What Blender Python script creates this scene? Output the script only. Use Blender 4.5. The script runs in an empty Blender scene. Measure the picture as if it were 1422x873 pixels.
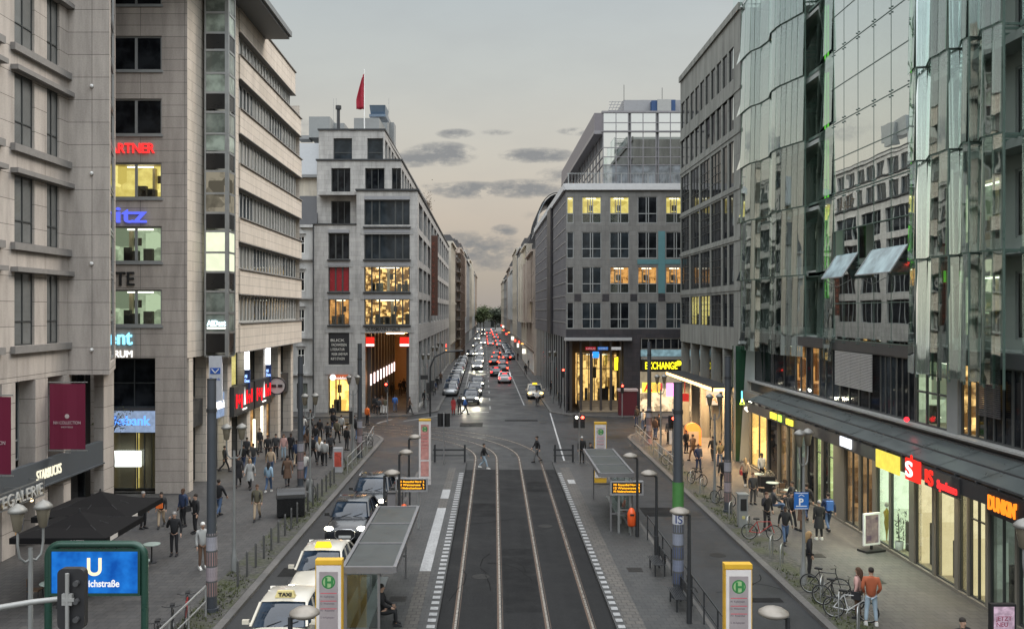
import bpy, bmesh, math, random
from mathutils import Vector, Matrix
R = random.Random(7)
PI = math.pi
sc = bpy.context.scene
C = sc.collection
H, F, CX, CY = 9.9, 1250.0, 686.0, 432.0
def G(px, py, z=0.0):
    Y = (H - z) * F / (py - CY)
    return ((px - CX) / F * Y, Y)
def XX(px, Y): return (px - CX) / F * Y
def ZZ(py, Y): return H + (CY - py) / F * Y
V = Vector

# ------------------------------------------------------------------ mesh builder
class MB:
    def __init__(s): s.v = []; s.f = []; s.m = []; s.s = []
    def add(s, vs, fs, mat=0, smooth=False):
        b = len(s.v); s.v.extend([tuple(p) for p in vs])
        for f in fs: s.f.append([b + i for i in f]); s.m.append(mat); s.s.append(smooth)
        return s
    def quad(s, a, b, c, d, mat=0): return s.add([a, b, c, d], [(0, 1, 2, 3)], mat)
    def box(s, x0, x1, y0, y1, z0, z1, mat=0):
        if x0 > x1: x0, x1 = x1, x0
        if y0 > y1: y0, y1 = y1, y0
        if z0 > z1: z0, z1 = z1, z0
        return s.add([(x0,y0,z0),(x1,y0,z0),(x1,y1,z0),(x0,y1,z0),(x0,y0,z1),(x1,y0,z1),(x1,y1,z1),(x0,y1,z1)],
            [(0,3,2,1),(4,5,6,7),(0,1,5,4),(1,2,6,5),(2,3,7,6),(3,0,4,7)], mat)
    def rbox(s, c, size, rz=0, rx=0, ry=0, mat=0):
        hx, hy, hz = size[0]/2, size[1]/2, size[2]/2
        M = Matrix.Translation(V(c)) @ Matrix.Rotation(rz, 4, 'Z') @ Matrix.Rotation(rx, 4, 'X') @ Matrix.Rotation(ry, 4, 'Y')
        vs = [M @ V(p) for p in [(-hx,-hy,-hz),(hx,-hy,-hz),(hx,hy,-hz),(-hx,hy,-hz),(-hx,-hy,hz),(hx,-hy,hz),(hx,hy,hz),(-hx,hy,hz)]]
        return s.add(vs, [(0,3,2,1),(4,5,6,7),(0,1,5,4),(1,2,6,5),(2,3,7,6),(3,0,4,7)], mat)
    def bar(s, a, b, w, h=None, mat=0):
        a = V(a); b = V(b); d = b - a; L = d.length
        if L < 1e-6: return s
        h = h or w; d.normalize()
        up = V((0,0,1)) if abs(d.z) < .95 else V((0,1,0))
        x = d.cross(up).normalized(); y = x.cross(d).normalized()
        vs = []
        for p in (a, b):
            for sx, sy in ((-1,-1),(1,-1),(1,1),(-1,1)): vs.append(p + x*sx*w/2 + y*sy*h/2)
        return s.add(vs, [(0,1,2,3),(7,6,5,4),(0,4,5,1),(1,5,6,2),(2,6,7,3),(3,7,4,0)], mat)
    def tube(s, pts, r, n=8, mat=0, caps=True):
        pts = [V(p) for p in pts]; rs = r if isinstance(r, (list, tuple)) else [r]*len(pts)
        rings = []; px = None
        for i, p in enumerate(pts):
            d = (pts[min(i+1, len(pts)-1)] - pts[max(i-1, 0)])
            if d.length < 1e-9: d = V((0,0,1))
            d.normalize()
            if px is None:
                up = V((0,0,1)) if abs(d.z) < .9 else V((1,0,0)); px = d.cross(up).normalized()
            px = (px - d * px.dot(d)).normalized(); py = d.cross(px)
            rings.append([p + (px*math.cos(2*PI*k/n) + py*math.sin(2*PI*k/n))*rs[i] for k in range(n)])
        vs = [q for g in rings for q in g]; fs = []
        for i in range(len(pts)-1):
            for k in range(n): fs.append((i*n+k, i*n+(k+1)%n, (i+1)*n+(k+1)%n, (i+1)*n+k))
        s.add(vs, fs, mat, True)
        if caps: s.add(rings[0], [tuple(range(n-1,-1,-1))], mat); s.add(rings[-1], [tuple(range(n))], mat)
        return s
    def lathe(s, prof, c=(0,0,0), n=16, mat=0, sx=1, sy=1):
        vs = []; fs = []
        for r, z in prof:
            for k in range(n): vs.append((c[0]+r*sx*math.cos(2*PI*k/n), c[1]+r*sy*math.sin(2*PI*k/n), c[2]+z))
        for i in range(len(prof)-1):
            for k in range(n): fs.append((i*n+k, i*n+(k+1)%n, (i+1)*n+(k+1)%n, (i+1)*n+k))
        s.add(vs, fs, mat, True)
        return s
    def prism(s, poly, z0, z1, mat=0, top=None):
        n = len(poly); vs = [(x,y,z0) for x,y in poly] + [(x,y,z1) for x,y in poly]
        for i in range(n): s.add([vs[i], vs[(i+1)%n], vs[n+(i+1)%n], vs[n+i]], [(0,1,2,3)], mat)
        s.add(vs[n:], [tuple(range(n))], mat if top is None else top); s.add(vs[:n], [tuple(range(n-1,-1,-1))], mat)
        return s
    def torus(s, c, R_, r, axis='x', n=24, k=6, mat=0):
        pts = []
        for i in range(n+1):
            a = 2*PI*i/n
            if axis == 'x': pts.append((c[0], c[1]+R_*math.cos(a), c[2]+R_*math.sin(a)))
            elif axis == 'y': pts.append((c[0]+R_*math.cos(a), c[1], c[2]+R_*math.sin(a)))
            else: pts.append((c[0]+R_*math.cos(a), c[1]+R_*math.sin(a), c[2]))
        return s.tube(pts, r, k, mat, False)
    def sphere(s, c, r, n=12, mat=0, sz=1.0, sx=1.0, sy=1.0):
        m = n//2; prof = [(max(1e-4, r*math.sin(PI*i/m)), -r*math.cos(PI*i/m)*sz) for i in range(m+1)]
        return s.lathe(prof, c, n, mat, sx, sy)
    def mesh(s, name, mats, off=(0,0,0), uv=True):
        me = bpy.data.meshes.new(name)
        ox, oy, oz = off
        me.from_pydata([(x-ox, y-oy, z-oz) for x, y, z in s.v], [], s.f)
        for m in (mats if isinstance(mats, (list, tuple)) else [mats]): me.materials.append(m)
        me.polygons.foreach_set('material_index', s.m)
        me.polygons.foreach_set('use_smooth', s.s)
        if uv and len(s.f) < 30000:
            L = me.uv_layers.new(name='UVMap'); data = [0.0]*(2*len(me.loops))
            me.update()
            for p in me.polygons:
                n = p.normal
                if abs(n.z) > .7: ax = V((1,0,0)); ay = V((0,1,0))
                else:
                    ax = V((-n.y, n.x, 0)); ax.normalize(); ay = V((0,0,1))
                for li in p.loop_indices:
                    q = s.v[me.loops[li].vertex_index]; q = V(q)
                    data[2*li] = q.dot(ax); data[2*li+1] = q.dot(ay)
            L.data.foreach_set('uv', data)
        me.update()
        return me
    def build(s, name, mats, parent=None, uv=True, local=False):
        off = (0,0,0)
        if parent is not None and not local: off = WL.get(parent.name, V((0,0,0)))
        me = s.mesh(name, mats, off, uv)
        return link(name, me, parent)

WL = {}
def link(name, me, parent=None, loc=(0,0,0), rz=0.0):
    o = bpy.data.objects.new(name, me); C.objects.link(o)
    o.location = loc; o.rotation_euler = (0, 0, rz)
    if parent is not None:
        o.parent = parent
        if parent.name in WL and tuple(loc) == (0,0,0) and rz == 0: WL[o.name] = WL[parent.name]
    return o
def tag(o, label=None, cat=None, group=None, kind=None):
    if label: o['label'] = label
    if cat: o['category'] = cat
    if group: o['group'] = group
    if kind: o['kind'] = kind
    return o
def thing(name, label, cat, loc=(0,0,0), rz=0.0, group=None):
    o = bpy.data.objects.new(name, None); C.objects.link(o)
    o.location = loc; o.rotation_euler = (0,0,rz); o.empty_display_size = .2
    WL[o.name] = V(loc)
    return tag(o, label, cat, group)
KIDS = {}
def copy_tree(o, loc=None, rz=None, label=None, group=None, name=None):
    def kids(p):
        if p.name not in KIDS: KIDS[p.name] = [c for c in bpy.data.objects if c.parent == p]
        return KIDS[p.name]
    def rec(a, par):
        c = a.copy(); C.objects.link(c); c.parent = par
        for ch in kids(a): rec(ch, c)
        return c
    c = rec(o, None)
    if name: c.name = name
    if loc is not None: c.location = loc
    if rz is not None: c.rotation_euler = (0,0,rz)
    if label: c['label'] = label
    if group: c['group'] = group
    return c

# ------------------------------------------------------------------ materials
MC = {}
def newmat(name):
    m = bpy.data.materials.new(name); m.use_nodes = True
    nt = m.node_tree; nt.nodes.clear()
    out = nt.nodes.new('ShaderNodeOutputMaterial')
    return m, nt, out
def nd(nt, t, **kw):
    n = nt.nodes.new(t)
    for k, v in kw.items(): setattr(n, k, v)
    return n
def mixc(nt, fac, a, b, mode='MIX'):
    n = nt.nodes.new('ShaderNodeMix'); n.data_type = 'RGBA'; n.blend_type = mode
    for si, val in ((0, fac), (6, a), (7, b)):
        sock = n.inputs[si]
        if hasattr(val, 'is_linked') or hasattr(val, 'links'): nt.links.new(val, sock)
        elif isinstance(val, (int, float)): sock.default_value = val if si == 0 else (val, val, val, 1)
        else: sock.default_value = (*val[:3], 1)
    return n.outputs[2]
def mth(nt, op, a, b=None, clamp=False):
    n = nt.nodes.new('ShaderNodeMath'); n.operation = op; n.use_clamp = clamp
    for i, val in enumerate((a, b)):
        if val is None: continue
        if isinstance(val, (int, float)): n.inputs[i].default_value = val
        else: nt.links.new(val, n.inputs[i])
    return n.outputs[0]
def noise(nt, vec, scale, detail=4, rough=.55, dim='3D'):
    n = nt.nodes.new('ShaderNodeTexNoise'); n.inputs['Scale'].default_value = scale
    n.inputs['Detail'].default_value = detail; n.inputs['Roughness'].default_value = rough
    if vec is not None: nt.links.new(vec, n.inputs['Vector'])
    return n
def ramp(nt, fac, stops):
    n = nt.nodes.new('ShaderNodeValToRGB'); e = n.color_ramp.elements
    while len(e) < len(stops): e.new(.5)
    for i, (p, c) in enumerate(stops): e[i].position = p; e[i].color = (*c[:3], 1) if isinstance(c, (tuple, list)) else (c, c, c, 1)
    nt.links.new(fac, n.inputs[0]); return n.outputs[0]
def bumpn(nt, h, strength=.3, dist=.02):
    n = nt.nodes.new('ShaderNodeBump'); n.inputs['Strength'].default_value = strength; n.inputs['Distance'].default_value = dist
    nt.links.new(h, n.inputs['Height']); return n.outputs[0]

def pm(name, col, rough=.6, metal=0.0, var=.15, ns=3.0, bump=0.0, spec=.5, coat=0.0, rv=.2):
    if name in MC: return MC[name]
    m, nt, out = newmat(name)
    tc = nd(nt, 'ShaderNodeTexCoord'); p = nd(nt, 'ShaderNodeBsdfPrincipled')
    n = noise(nt, tc.outputs['Object'], ns, 5)
    f = mth(nt, 'MULTIPLY_ADD', n.outputs[0], 2*var); nt.nodes[-1].inputs[2].default_value = 1 - var
    c = mixc(nt, 1.0, col, f, 'MULTIPLY')
    nt.links.new(c, p.inputs['Base Color'])
    p.inputs['Metallic'].default_value = metal; p.inputs['Specular IOR Level'].default_value = spec
    p.inputs['Coat Weight'].default_value = coat
    r = mth(nt, 'MULTIPLY_ADD', n.outputs[0], rv); nt.nodes[-1].inputs[2].default_value = max(0, rough - rv/2)
    nt.links.new(r, p.inputs['Roughness'])
    if bump: nt.links.new(bumpn(nt, noise(nt, tc.outputs['Object'], ns*8, 3).outputs[0], bump), p.inputs['Normal'])
    nt.links.new(p.outputs[0], out.inputs[0]); MC[name] = m; return m

def em(name, col, s=3.0, var=0.0, ns=4.0):
    if name in MC: return MC[name]
    m, nt, out = newmat(name); e = nd(nt, 'ShaderNodeEmission'); e.inputs[1].default_value = s
    if var:
        tc = nd(nt, 'ShaderNodeTexCoord'); n = noise(nt, tc.outputs['Object'], ns, 3)
        f = ramp(nt, n.outputs[0], [(.35, 1-var), (.65, 1.0)])
        nt.links.new(mixc(nt, 1.0, col, f, 'MULTIPLY'), e.inputs[0])
    else: e.inputs[0].default_value = (*col, 1)
    nt.links.new(e.outputs[0], out.inputs[0]); MC[name] = m; return m

def stone(name, c1, c2, mortar, bw=1.2, rh=.6, off=.5, ms=.012, stain=.25, rough=.75, ramp_=True, shift=(0,0)):
    m, nt, out = newmat(name)
    uv = nd(nt, 'ShaderNodeUVMap'); p = nd(nt, 'ShaderNodeBsdfPrincipled')
    mp = nd(nt, 'ShaderNodeMapping'); nt.links.new(uv.outputs[0], mp.inputs[0]); mp.inputs[1].default_value = (shift[0], shift[1], 0)
    b = nd(nt, 'ShaderNodeTexBrick', offset=off); nt.links.new(mp.outputs[0], b.inputs[0])
    b.inputs['Color1'].default_value = (*c1, 1); b.inputs['Color2'].default_value = (*c2, 1); b.inputs['Mortar'].default_value = (*mortar, 1)
    b.inputs['Scale'].default_value = 1; b.inputs['Mortar Size'].default_value = ms; b.inputs['Mortar Smooth'].default_value = .1
    b.inputs['Bias'].default_value = 0; b.inputs['Brick Width'].default_value = bw; b.inputs['Row Height'].default_value = rh
    # stains: vertical streaks and broad blotches
    mp2 = nd(nt, 'ShaderNodeMapping'); nt.links.new(uv.outputs[0], mp2.inputs[0]); mp2.inputs[3].default_value = (1.6, .22, 1)
    st = noise(nt, mp2.outputs[0], 1.0, 6, .65)
    bl = noise(nt, uv.outputs[0], 14.0, 5, .6)
    f1 = ramp(nt, st.outputs[0], [(.3, 1 - stain), (.6, 1.04)]); f2 = ramp(nt, bl.outputs[0], [(.3, .9), (.7, 1.06)])
    c = mixc(nt, 1.0, b.outputs[0], f1, 'MULTIPLY'); c = mixc(nt, 1.0, c, f2, 'MULTIPLY')
    nt.links.new(c, p.inputs['Base Color']); p.inputs['Roughness'].default_value = rough
    p.inputs['Specular IOR Level'].default_value = .3
    h = mth(nt, 'SUBTRACT', bl.outputs[0], b.outputs[1])
    nt.links.new(bumpn(nt, h, .35, .01), p.inputs['Normal'])
    nt.links.new(p.outputs[0], out.inputs[0]); return m

def darkglass(name, col=(.004,.005,.0065), rough=.04, ior=1.27, wob=.25, ws=.6, blind=None, bf=.5):
    if name in MC: return MC[name]
    m, nt, out = newmat(name); tc = nd(nt, 'ShaderNodeTexCoord'); p = nd(nt, 'ShaderNodeBsdfPrincipled')
    p.inputs['Roughness'].default_value = rough; p.inputs['IOR'].default_value = ior
    n = noise(nt, tc.outputs['Object'], 1.1, 4)
    c = mixc(nt, ramp(nt, n.outputs[0], [(.4, 0), (.62, 1)]), col, tuple(min(1, x*2.2+.01) for x in col))
    if blind:
        w = nd(nt, 'ShaderNodeTexWave', wave_type='BANDS', bands_direction='Z'); w.inputs['Scale'].default_value = 6
        nt.links.new(tc.outputs['Object'], w.inputs[0])
        c = mixc(nt, bf, c, mixc(nt, w.outputs[1], blind, tuple(x*.6 for x in blind)))
    nt.links.new(c, p.inputs['Base Color'])
    n2 = noise(nt, tc.outputs['Object'], ws, 2)
    nt.links.new(bumpn(nt, n2.outputs[0], wob, .02), p.inputs['Normal'])
    nt.links.new(p.outputs[0], out.inputs[0]); MC[name] = m; return m

def clearglass(name, tint=(.78,.86,.82), refl=.25, wob=.0, ws=.5, rough=.0, dist=.1):
    if name in MC: return MC[name]
    m, nt, out = newmat(name); tc = nd(nt, 'ShaderNodeTexCoord')
    t = nd(nt, 'ShaderNodeBsdfTransparent'); t.inputs[0].default_value = (*tint, 1)
    g = nd(nt, 'ShaderNodeBsdfGlossy'); g.inputs[0].default_value = (.95,1,.98,1); g.inputs['Roughness'].default_value = rough
    ge = nd(nt, 'ShaderNodeNewGeometry'); dp = nd(nt, 'ShaderNodeVectorMath', operation='DOT_PRODUCT')
    nt.links.new(ge.outputs['Incoming'], dp.inputs[0]); nt.links.new(ge.outputs['Normal'], dp.inputs[1])
    sch = mth(nt, 'POWER', mth(nt, 'SUBTRACT', 1.0, mth(nt, 'ABSOLUTE', dp.outputs['Value']), True), 5.0)
    f = mth(nt, 'ADD', mth(nt, 'MULTIPLY', sch, .9), refl, True)
    mx = nd(nt, 'ShaderNodeMixShader'); nt.links.new(f, mx.inputs[0]); nt.links.new(t.outputs[0], mx.inputs[1]); nt.links.new(g.outputs[0], mx.inputs[2])
    if wob:
        n2 = noise(nt, tc.outputs['Object'], ws, 2)
        b = bumpn(nt, n2.outputs[0], wob, dist); nt.links.new(b, g.inputs['Normal'])
    nt.links.new(mx.outputs[0], out.inputs[0]); MC[name] = m; return m

def glow_room(name, col, s=1.2, dark=(.15,.1,.05), sc_=(1.5,1.5,2.2), lo=.08, hi=.34):
    """what is seen through a lit window: lamps on shelves and walls"""
    if name in MC: return MC[name]
    m, nt, out = newmat(name); tc = nd(nt, 'ShaderNodeTexCoord')
    mp = nd(nt, 'ShaderNodeMapping'); nt.links.new(tc.outputs['Object'], mp.inputs[0]); mp.inputs[3].default_value = sc_
    v = nd(nt, 'ShaderNodeTexVoronoi', distance='CHEBYCHEV'); v.inputs['Scale'].default_value = 1.0
    nt.links.new(mp.outputs[0], v.inputs[0])
    n = noise(nt, tc.outputs['Object'], 2.5, 4)
    bw = nd(nt, 'ShaderNodeRGBToBW'); nt.links.new(v.outputs['Color'], bw.inputs[0])
    k = mth(nt, 'MULTIPLY', bw.outputs[0], n.outputs[0])
    c = mixc(nt, ramp(nt, k, [(lo, 0), (hi, 1)]), tuple(a*b for a, b in zip(col, dark)), col)
    e = nd(nt, 'ShaderNodeEmission'); nt.links.new(c, e.inputs[0]); e.inputs[1].default_value = s
    nt.links.new(e.outputs[0], out.inputs[0]); MC[name] = m; return m

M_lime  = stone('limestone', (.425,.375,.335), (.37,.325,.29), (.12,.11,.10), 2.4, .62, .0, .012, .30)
M_limes = stone('limestone_lit_side', (.63,.56,.485), (.58,.515,.44), (.2,.18,.16), 3.4, .55, .5, .01, .18)  # the bank's stone lightened in colour for the stronger light on its street side
M_hotel = stone('hotel_limestone', (.47,.425,.385), (.415,.375,.34), (.11,.10,.09), 2.3, 1.03, .0, .012, .30)
M_duss  = stone('grey_sandstone', (.41,.395,.375), (.345,.335,.32), (.26,.25,.24), .9, .45, .5, .012, .35)
M_duss2 = stone('grey_sandstone_lintel', (.34,.335,.325), (.31,.305,.295), (.2,.2,.19), 1.8, .9, .5, .012, .2)
M_office= stone('grey_granite', (.195,.19,.18), (.165,.16,.15), (.13,.13,.125), .75, .48, .5, .012, .2)
M_offs  = stone('dark_side_panels', (.15,.145,.15), (.125,.12,.13), (.07,.07,.07), 1.5, .9, .0, .015, .15)
M_conc  = stone('grey_concrete', (.23,.235,.215), (.20,.205,.188), (.13,.13,.12), 3.55, 3.4, .0, .02, .45)
M_pink  = stone('pinkish_plaster', (.42,.35,.29), (.38,.31,.26), (.3,.26,.22), 1.6, .8, .5, .008, .35)
M_cream = stone('cream_plaster', (.55,.5,.42), (.5,.45,.37), (.4,.36,.3), 2.2, 1.1, .5, .006, .35)
M_gplas = stone('grey_plaster', (.34,.335,.33), (.3,.3,.3), (.25,.25,.25), 2.2, 1.1, .5, .006, .35)
M_stucco= stone('old_stucco', (.47,.47,.46), (.45,.45,.44), (.4,.4,.4), 6, 3, .5, .002, .35)
M_dgran = stone('black_granite', (.05,.045,.05), (.035,.035,.04), (.02,.02,.02), .9, .45, .5, .012, .2, .4)
M_dark  = pm('dark_metal', (.035,.037,.04), .45, .3)
M_black = pm('black_rubber', (.012,.012,.013), .55)
M_frame = pm('grey_window_frame', (.30,.31,.31), .4, .3)
M_framed= pm('dark_window_frame', (.06,.065,.065), .4, .3)
M_white = pm('white_paint', (.75,.75,.73), .4)
M_sill  = pm('grey_stone_sill', (.2,.19,.18), .7, 0, .25, 4)
M_steel = pm('galvanised_steel', (.36,.37,.37), .4, .8)
M_mast  = pm('dark_grey_mast_paint', (.055,.062,.072), .5, .2, .2, 2)
M_lampg = pm('grey_lamp_paint', (.2,.205,.2), .5, .2)
G_dark  = darkglass('dark_window_glass')
G_dark2 = darkglass('blue_window_glass', (.010,.014,.018), blind=(.035,.042,.046), bf=.3)
G_blind = darkglass('curtained_window_glass', (.035,.036,.036), .12, 1.5, blind=(.30,.30,.28), bf=.6)
G_hotel = darkglass('grey_curtained_glass', (.07,.073,.073), .1, 1.5, blind=(.19,.195,.19), bf=.75)
G_clear = clearglass('clear_shop_glass', (.92,.95,.93), .04)
L_warm  = glow_room('warm_lit_room', (1.0,.60,.22), 2.2, (.09,.07,.05), (2.6,2.6,3.2), .24, .46)
L_yel   = glow_room('yellow_lit_room', (.95,.78,.26), 1.3, (.6,.55,.4), (.5,.5,.9))
L_green = glow_room('pale_green_lit_room', (.62,.74,.5), .9, (.35,.35,.35), (.7,.7,.9))
L_or    = glow_room('orange_lit_room', (1.0,.47,.14), 1.0, (.16,.12,.09), (1.6,1.6,1.1), .14, .42)
L_red   = pm('red_curtain_cloth', (.30,.015,.03), .8)
G_redc  = pm('red_curtained_glass', (.24,.012,.02), .25, 0, .25, 6)

# ------------------------------------------------------------------ world
SUN_EL, SUN_AZ = math.radians(42), math.radians(60)     # azimuth measured from +Y (view) towards +X
w = bpy.data.worlds.new('World'); sc.world = w; w.use_nodes = True
nt = w.node_tree; nt.nodes.clear()
wo = nd(nt, 'ShaderNodeOutputWorld'); bg = nd(nt, 'ShaderNodeBackground')
tc = nd(nt, 'ShaderNodeTexCoord'); sp = nd(nt, 'ShaderNodeSeparateXYZ'); nt.links.new(tc.outputs['Generated'], sp.inputs[0])
sky = nd(nt, 'ShaderNodeTexSky'); sky.sky_type = 'NISHITA'; sky.sun_disc = False
sky.sun_elevation = SUN_EL; sky.sun_rotation = SUN_AZ; sky.air_density = 1.2; sky.dust_density = 3
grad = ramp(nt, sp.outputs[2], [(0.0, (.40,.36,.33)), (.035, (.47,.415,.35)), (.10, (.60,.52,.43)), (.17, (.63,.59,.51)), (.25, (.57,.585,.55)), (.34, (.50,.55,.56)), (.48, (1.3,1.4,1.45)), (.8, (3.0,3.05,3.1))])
yy = mth(nt, 'MAXIMUM', sp.outputs[1], .02)
u = mth(nt, 'DIVIDE', sp.outputs[0], yy); v = mth(nt, 'DIVIDE', sp.outputs[2], yy)
cb = nd(nt, 'ShaderNodeCombineXYZ'); nt.links.new(u, cb.inputs[0]); nt.links.new(v, cb.inputs[1])
mpn = nd(nt, 'ShaderNodeMapping'); nt.links.new(cb.outputs[0], mpn.inputs[0]); mpn.inputs[3].default_value = (1, 2.2, 1)
cn = noise(nt, mpn.outputs[0], 30, 8, .68)
cn2 = noise(nt, mpn.outputs[0], 7, 4, .55)
tot = None
for (px, py, rx, ry, k) in [(612,214,42,14,1),(575,222,32,9,.8),(748,216,44,9,.95),(632,186,22,6,.7),(655,264,48,10,1),(728,262,46,11,1),(690,184,20,4,.35),
                            (655,345,60,20,.8),(700,320,16,7,.75),(672,366,40,10,.5),(800,183,22,5,.6),(775,245,26,12,.45),(604,258,18,4,.35),(770,300,40,10,.3),(1150,120,130,18,.4),(300,180,120,20,.5)]:
    c = ((px-CX)/F, (CY-py)/F)
    a = mth(nt, 'DIVIDE', mth(nt, 'SUBTRACT', u, c[0]), rx/F); b = mth(nt, 'DIVIDE', mth(nt, 'SUBTRACT', v, c[1]), ry/F)
    d = mth(nt, 'ADD', mth(nt, 'MULTIPLY', a, a), mth(nt, 'MULTIPLY', b, b))
    e = mth(nt, 'MULTIPLY', mth(nt, 'SUBTRACT', 1.5, mth(nt, 'POWER', d, .6)), k)
    e = mth(nt, 'MAXIMUM', e, 0.0)
    tot = e if tot is None else mth(nt, 'MAXIMUM', tot, e)
cl = mth(nt, 'MULTIPLY', tot, mth(nt, 'MULTIPLY_ADD', cn.outputs[0], 4.4)); nt.nodes[-2].inputs[2].default_value = -1.55
msk = ramp(nt, cl, [(.05, 0), (.35, .55), (.85, .9)])
hz = ramp(nt, cn2.outputs[0], [(.42, 0), (.75, .16)])
sk = mixc(nt, hz, grad, (.36,.36,.37))
sk = mixc(nt, msk, sk, (.235,.24,.25))
nsk = mixc(nt, 1.0, sky.outputs[0], (.10,.10,.10), 'MULTIPLY')
fin = mixc(nt, .93, nsk, sk)
# the sky behind the viewer, away from the clouds, is the brighter half
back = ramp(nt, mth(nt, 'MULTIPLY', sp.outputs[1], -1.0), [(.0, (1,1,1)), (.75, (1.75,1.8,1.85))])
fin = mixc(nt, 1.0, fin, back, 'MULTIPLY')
# below the horizon: dull ground tone
fin = mixc(nt, ramp(nt, sp.outputs[2], [(.0, 0), (.001, 1)]), (.12,.115,.11), fin)
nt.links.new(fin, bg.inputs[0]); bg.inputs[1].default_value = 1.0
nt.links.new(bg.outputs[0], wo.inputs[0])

sl = bpy.data.lights.new('sun', 'SUN'); sl.energy = 2.0; sl.angle = math.radians(25); sl.color = (1.0, .90, .78)
so = bpy.data.objects.new('sun', sl); C.objects.link(so)
sd = V((math.sin(SUN_AZ)*math.cos(SUN_EL), math.cos(SUN_AZ)*math.cos(SUN_EL), math.sin(SUN_EL)))
so.rotation_euler = sd.to_track_quat('Z', 'Y').to_euler(); so.location = (0, 0, 60)

cam = bpy.data.cameras.new('camera'); co = bpy.data.objects.new('camera', cam); C.objects.link(co); sc.camera = co
co.location = (0, 0, H); co.rotation_euler = (PI/2, 0, 0); cam.sensor_width = 36
cam.lens = F/1422*36; cam.shift_x = (711-CX)/1422; cam.shift_y = -(436.5-CY)/1422
cam.clip_start = .3; cam.clip_end = 6000
sc.view_settings.view_transform = 'Standard'; sc.view_settings.look = 'None'; sc.view_settings.gamma = 1; sc.view_settings.exposure = 0.0
sc.cycles.max_bounces = 8; sc.cycles.transparent_max_bounces = 12; sc.cycles.diffuse_bounces = 3; sc.cycles.glossy_bounces = 3
sc.cycles.sample_clamp_indirect = 4; sc.cycles.use_denoising = True
sc.cycles.caustics_reflective = False; sc.cycles.caustics_refractive = False

# ------------------------------------------------------------------ ground, roads, pavements
def ground_mat(name, base, rough=.6, patch=.25, fine=.2, fs=25, ps=.35, brick=None, rvar=.2, bump=.3, spec=.5):
    m, nt, out = newmat(name); p = nd(nt, 'ShaderNodeBsdfPrincipled'); tc = nd(nt, 'ShaderNodeTexCoord')
    o = tc.outputs['Object']
    a = noise(nt, o, ps, 5, .6); b = noise(nt, o, fs, 4, .7)
    mpp = nd(nt, 'ShaderNodeMapping'); nt.links.new(o, mpp.inputs[0]); mpp.inputs[3].default_value = (1.2, .06, 1)
    streak = noise(nt, mpp.outputs[0], 1.6, 4)
    c = mixc(nt, 1, base, ramp(nt, a.outputs[0], [(.3, 1-patch), (.7, 1+patch)]), 'MULTIPLY')
    c = mixc(nt, 1, c, ramp(nt, b.outputs[0], [(.3, 1-fine), (.7, 1+fine)]), 'MULTIPLY')
    c = mixc(nt, 1, c, ramp(nt, streak.outputs[0], [(.35, .86), (.65, 1.08)]), 'MULTIPLY')
    h = b.outputs[0]
    if brick:
        bw, bh, mort = brick
        br = nd(nt, 'ShaderNodeTexBrick', offset=.5); nt.links.new(o, br.inputs[0])
        br.inputs['Color1'].default_value = (1.12,1.1,1.08,1); br.inputs['Color2'].default_value = (.84,.85,.87,1); br.inputs['Mortar'].default_value = (.5,.5,.5,1)
        br.inputs['Scale'].default_value = 1; br.inputs['Mortar Size'].default_value = mort; br.inputs['Brick Width'].default_value = bw; br.inputs['Row Height'].default_value = bh; br.inputs['Bias'].default_value = 0
        c = mixc(nt, 1, c, br.outputs[0], 'MULTIPLY')
    # trodden gum and oil spots
    vo = nd(nt, 'ShaderNodeTexVoronoi'); vo.inputs['Scale'].default_value = 1.3; nt.links.new(o, vo.inputs[0])
    c = mixc(nt, ramp(nt, vo.outputs[0], [(.03, .35), (.06, 0)]), c, (.03,.03,.03))
    nt.links.new(c, p.inputs['Base Color'])
    nt.links.new(ramp(nt, a.outputs[0], [(.3, max(.05, rough-rvar)), (.7, min(1, rough+rvar))]), p.inputs['Roughness'])
    p.inputs['Specular IOR Level'].default_value = spec
    nt.links.new(bumpn(nt, h, bump, .01), p.inputs['Normal'])
    nt.links.new(p.outputs[0], out.inputs[0]); return m
MG_road = ground_mat('asphalt', (.026,.0265,.028), .55, .3, .35, 18, .3, spec=.32)
MG_track= ground_mat('dark_track_asphalt', (.019,.019,.0195), .75, .35, .4, 16, .5, spec=.12)
MG_walk = ground_mat('pavement_slabs', (.060,.0575,.056), .7, .2, .15, 10, .3, (.35,.35,.014))
MG_plat = ground_mat('platform_pavers', (.047,.047,.0465), .65, .25, .2, 12, .4, (.3,.3,.012))
MG_strip= ground_mat('pale_guide_pavers', (.085,.078,.07), .7, .2, .2, 10, .6, (.3,.3,.02))
MG_kerb = ground_mat('kerb_granite', (.10,.095,.09), .7, .2, .25, 10, 1, (9,1,.01))
MG_paint= ground_mat('worn_white_paint', (.33,.33,.33), .6, .2, .3, 9, 1.5)
MG_far  = ground_mat('distant_ground', (.09,.09,.085), .8)
def verge_mat():
    m, nt, out = newmat('cobbles_with_moss'); p = nd(nt, 'ShaderNodeBsdfPrincipled'); tc = nd(nt, 'ShaderNodeTexCoord'); o = tc.outputs['Object']
    a = noise(nt, o, .9, 5, .65); v = nd(nt, 'ShaderNodeTexVoronoi'); v.inputs['Scale'].default_value = 7; nt.links.new(o, v.inputs[0])
    st = mixc(nt, v.outputs[0], (.085,.08,.073), (.025,.025,.022))
    c = mixc(nt, ramp(nt, a.outputs[0], [(.45, 0), (.62, .75)]), st, (.045,.052,.018))
    nt.links.new(c, p.inputs['Base Color']); p.inputs['Roughness'].default_value = .85
    nt.links.new(bumpn(nt, v.outputs[0], .8, .03), p.inputs['Normal']); nt.links.new(p.outputs[0], out.inputs[0]); return m
MG_verge = verge_mat()

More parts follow.
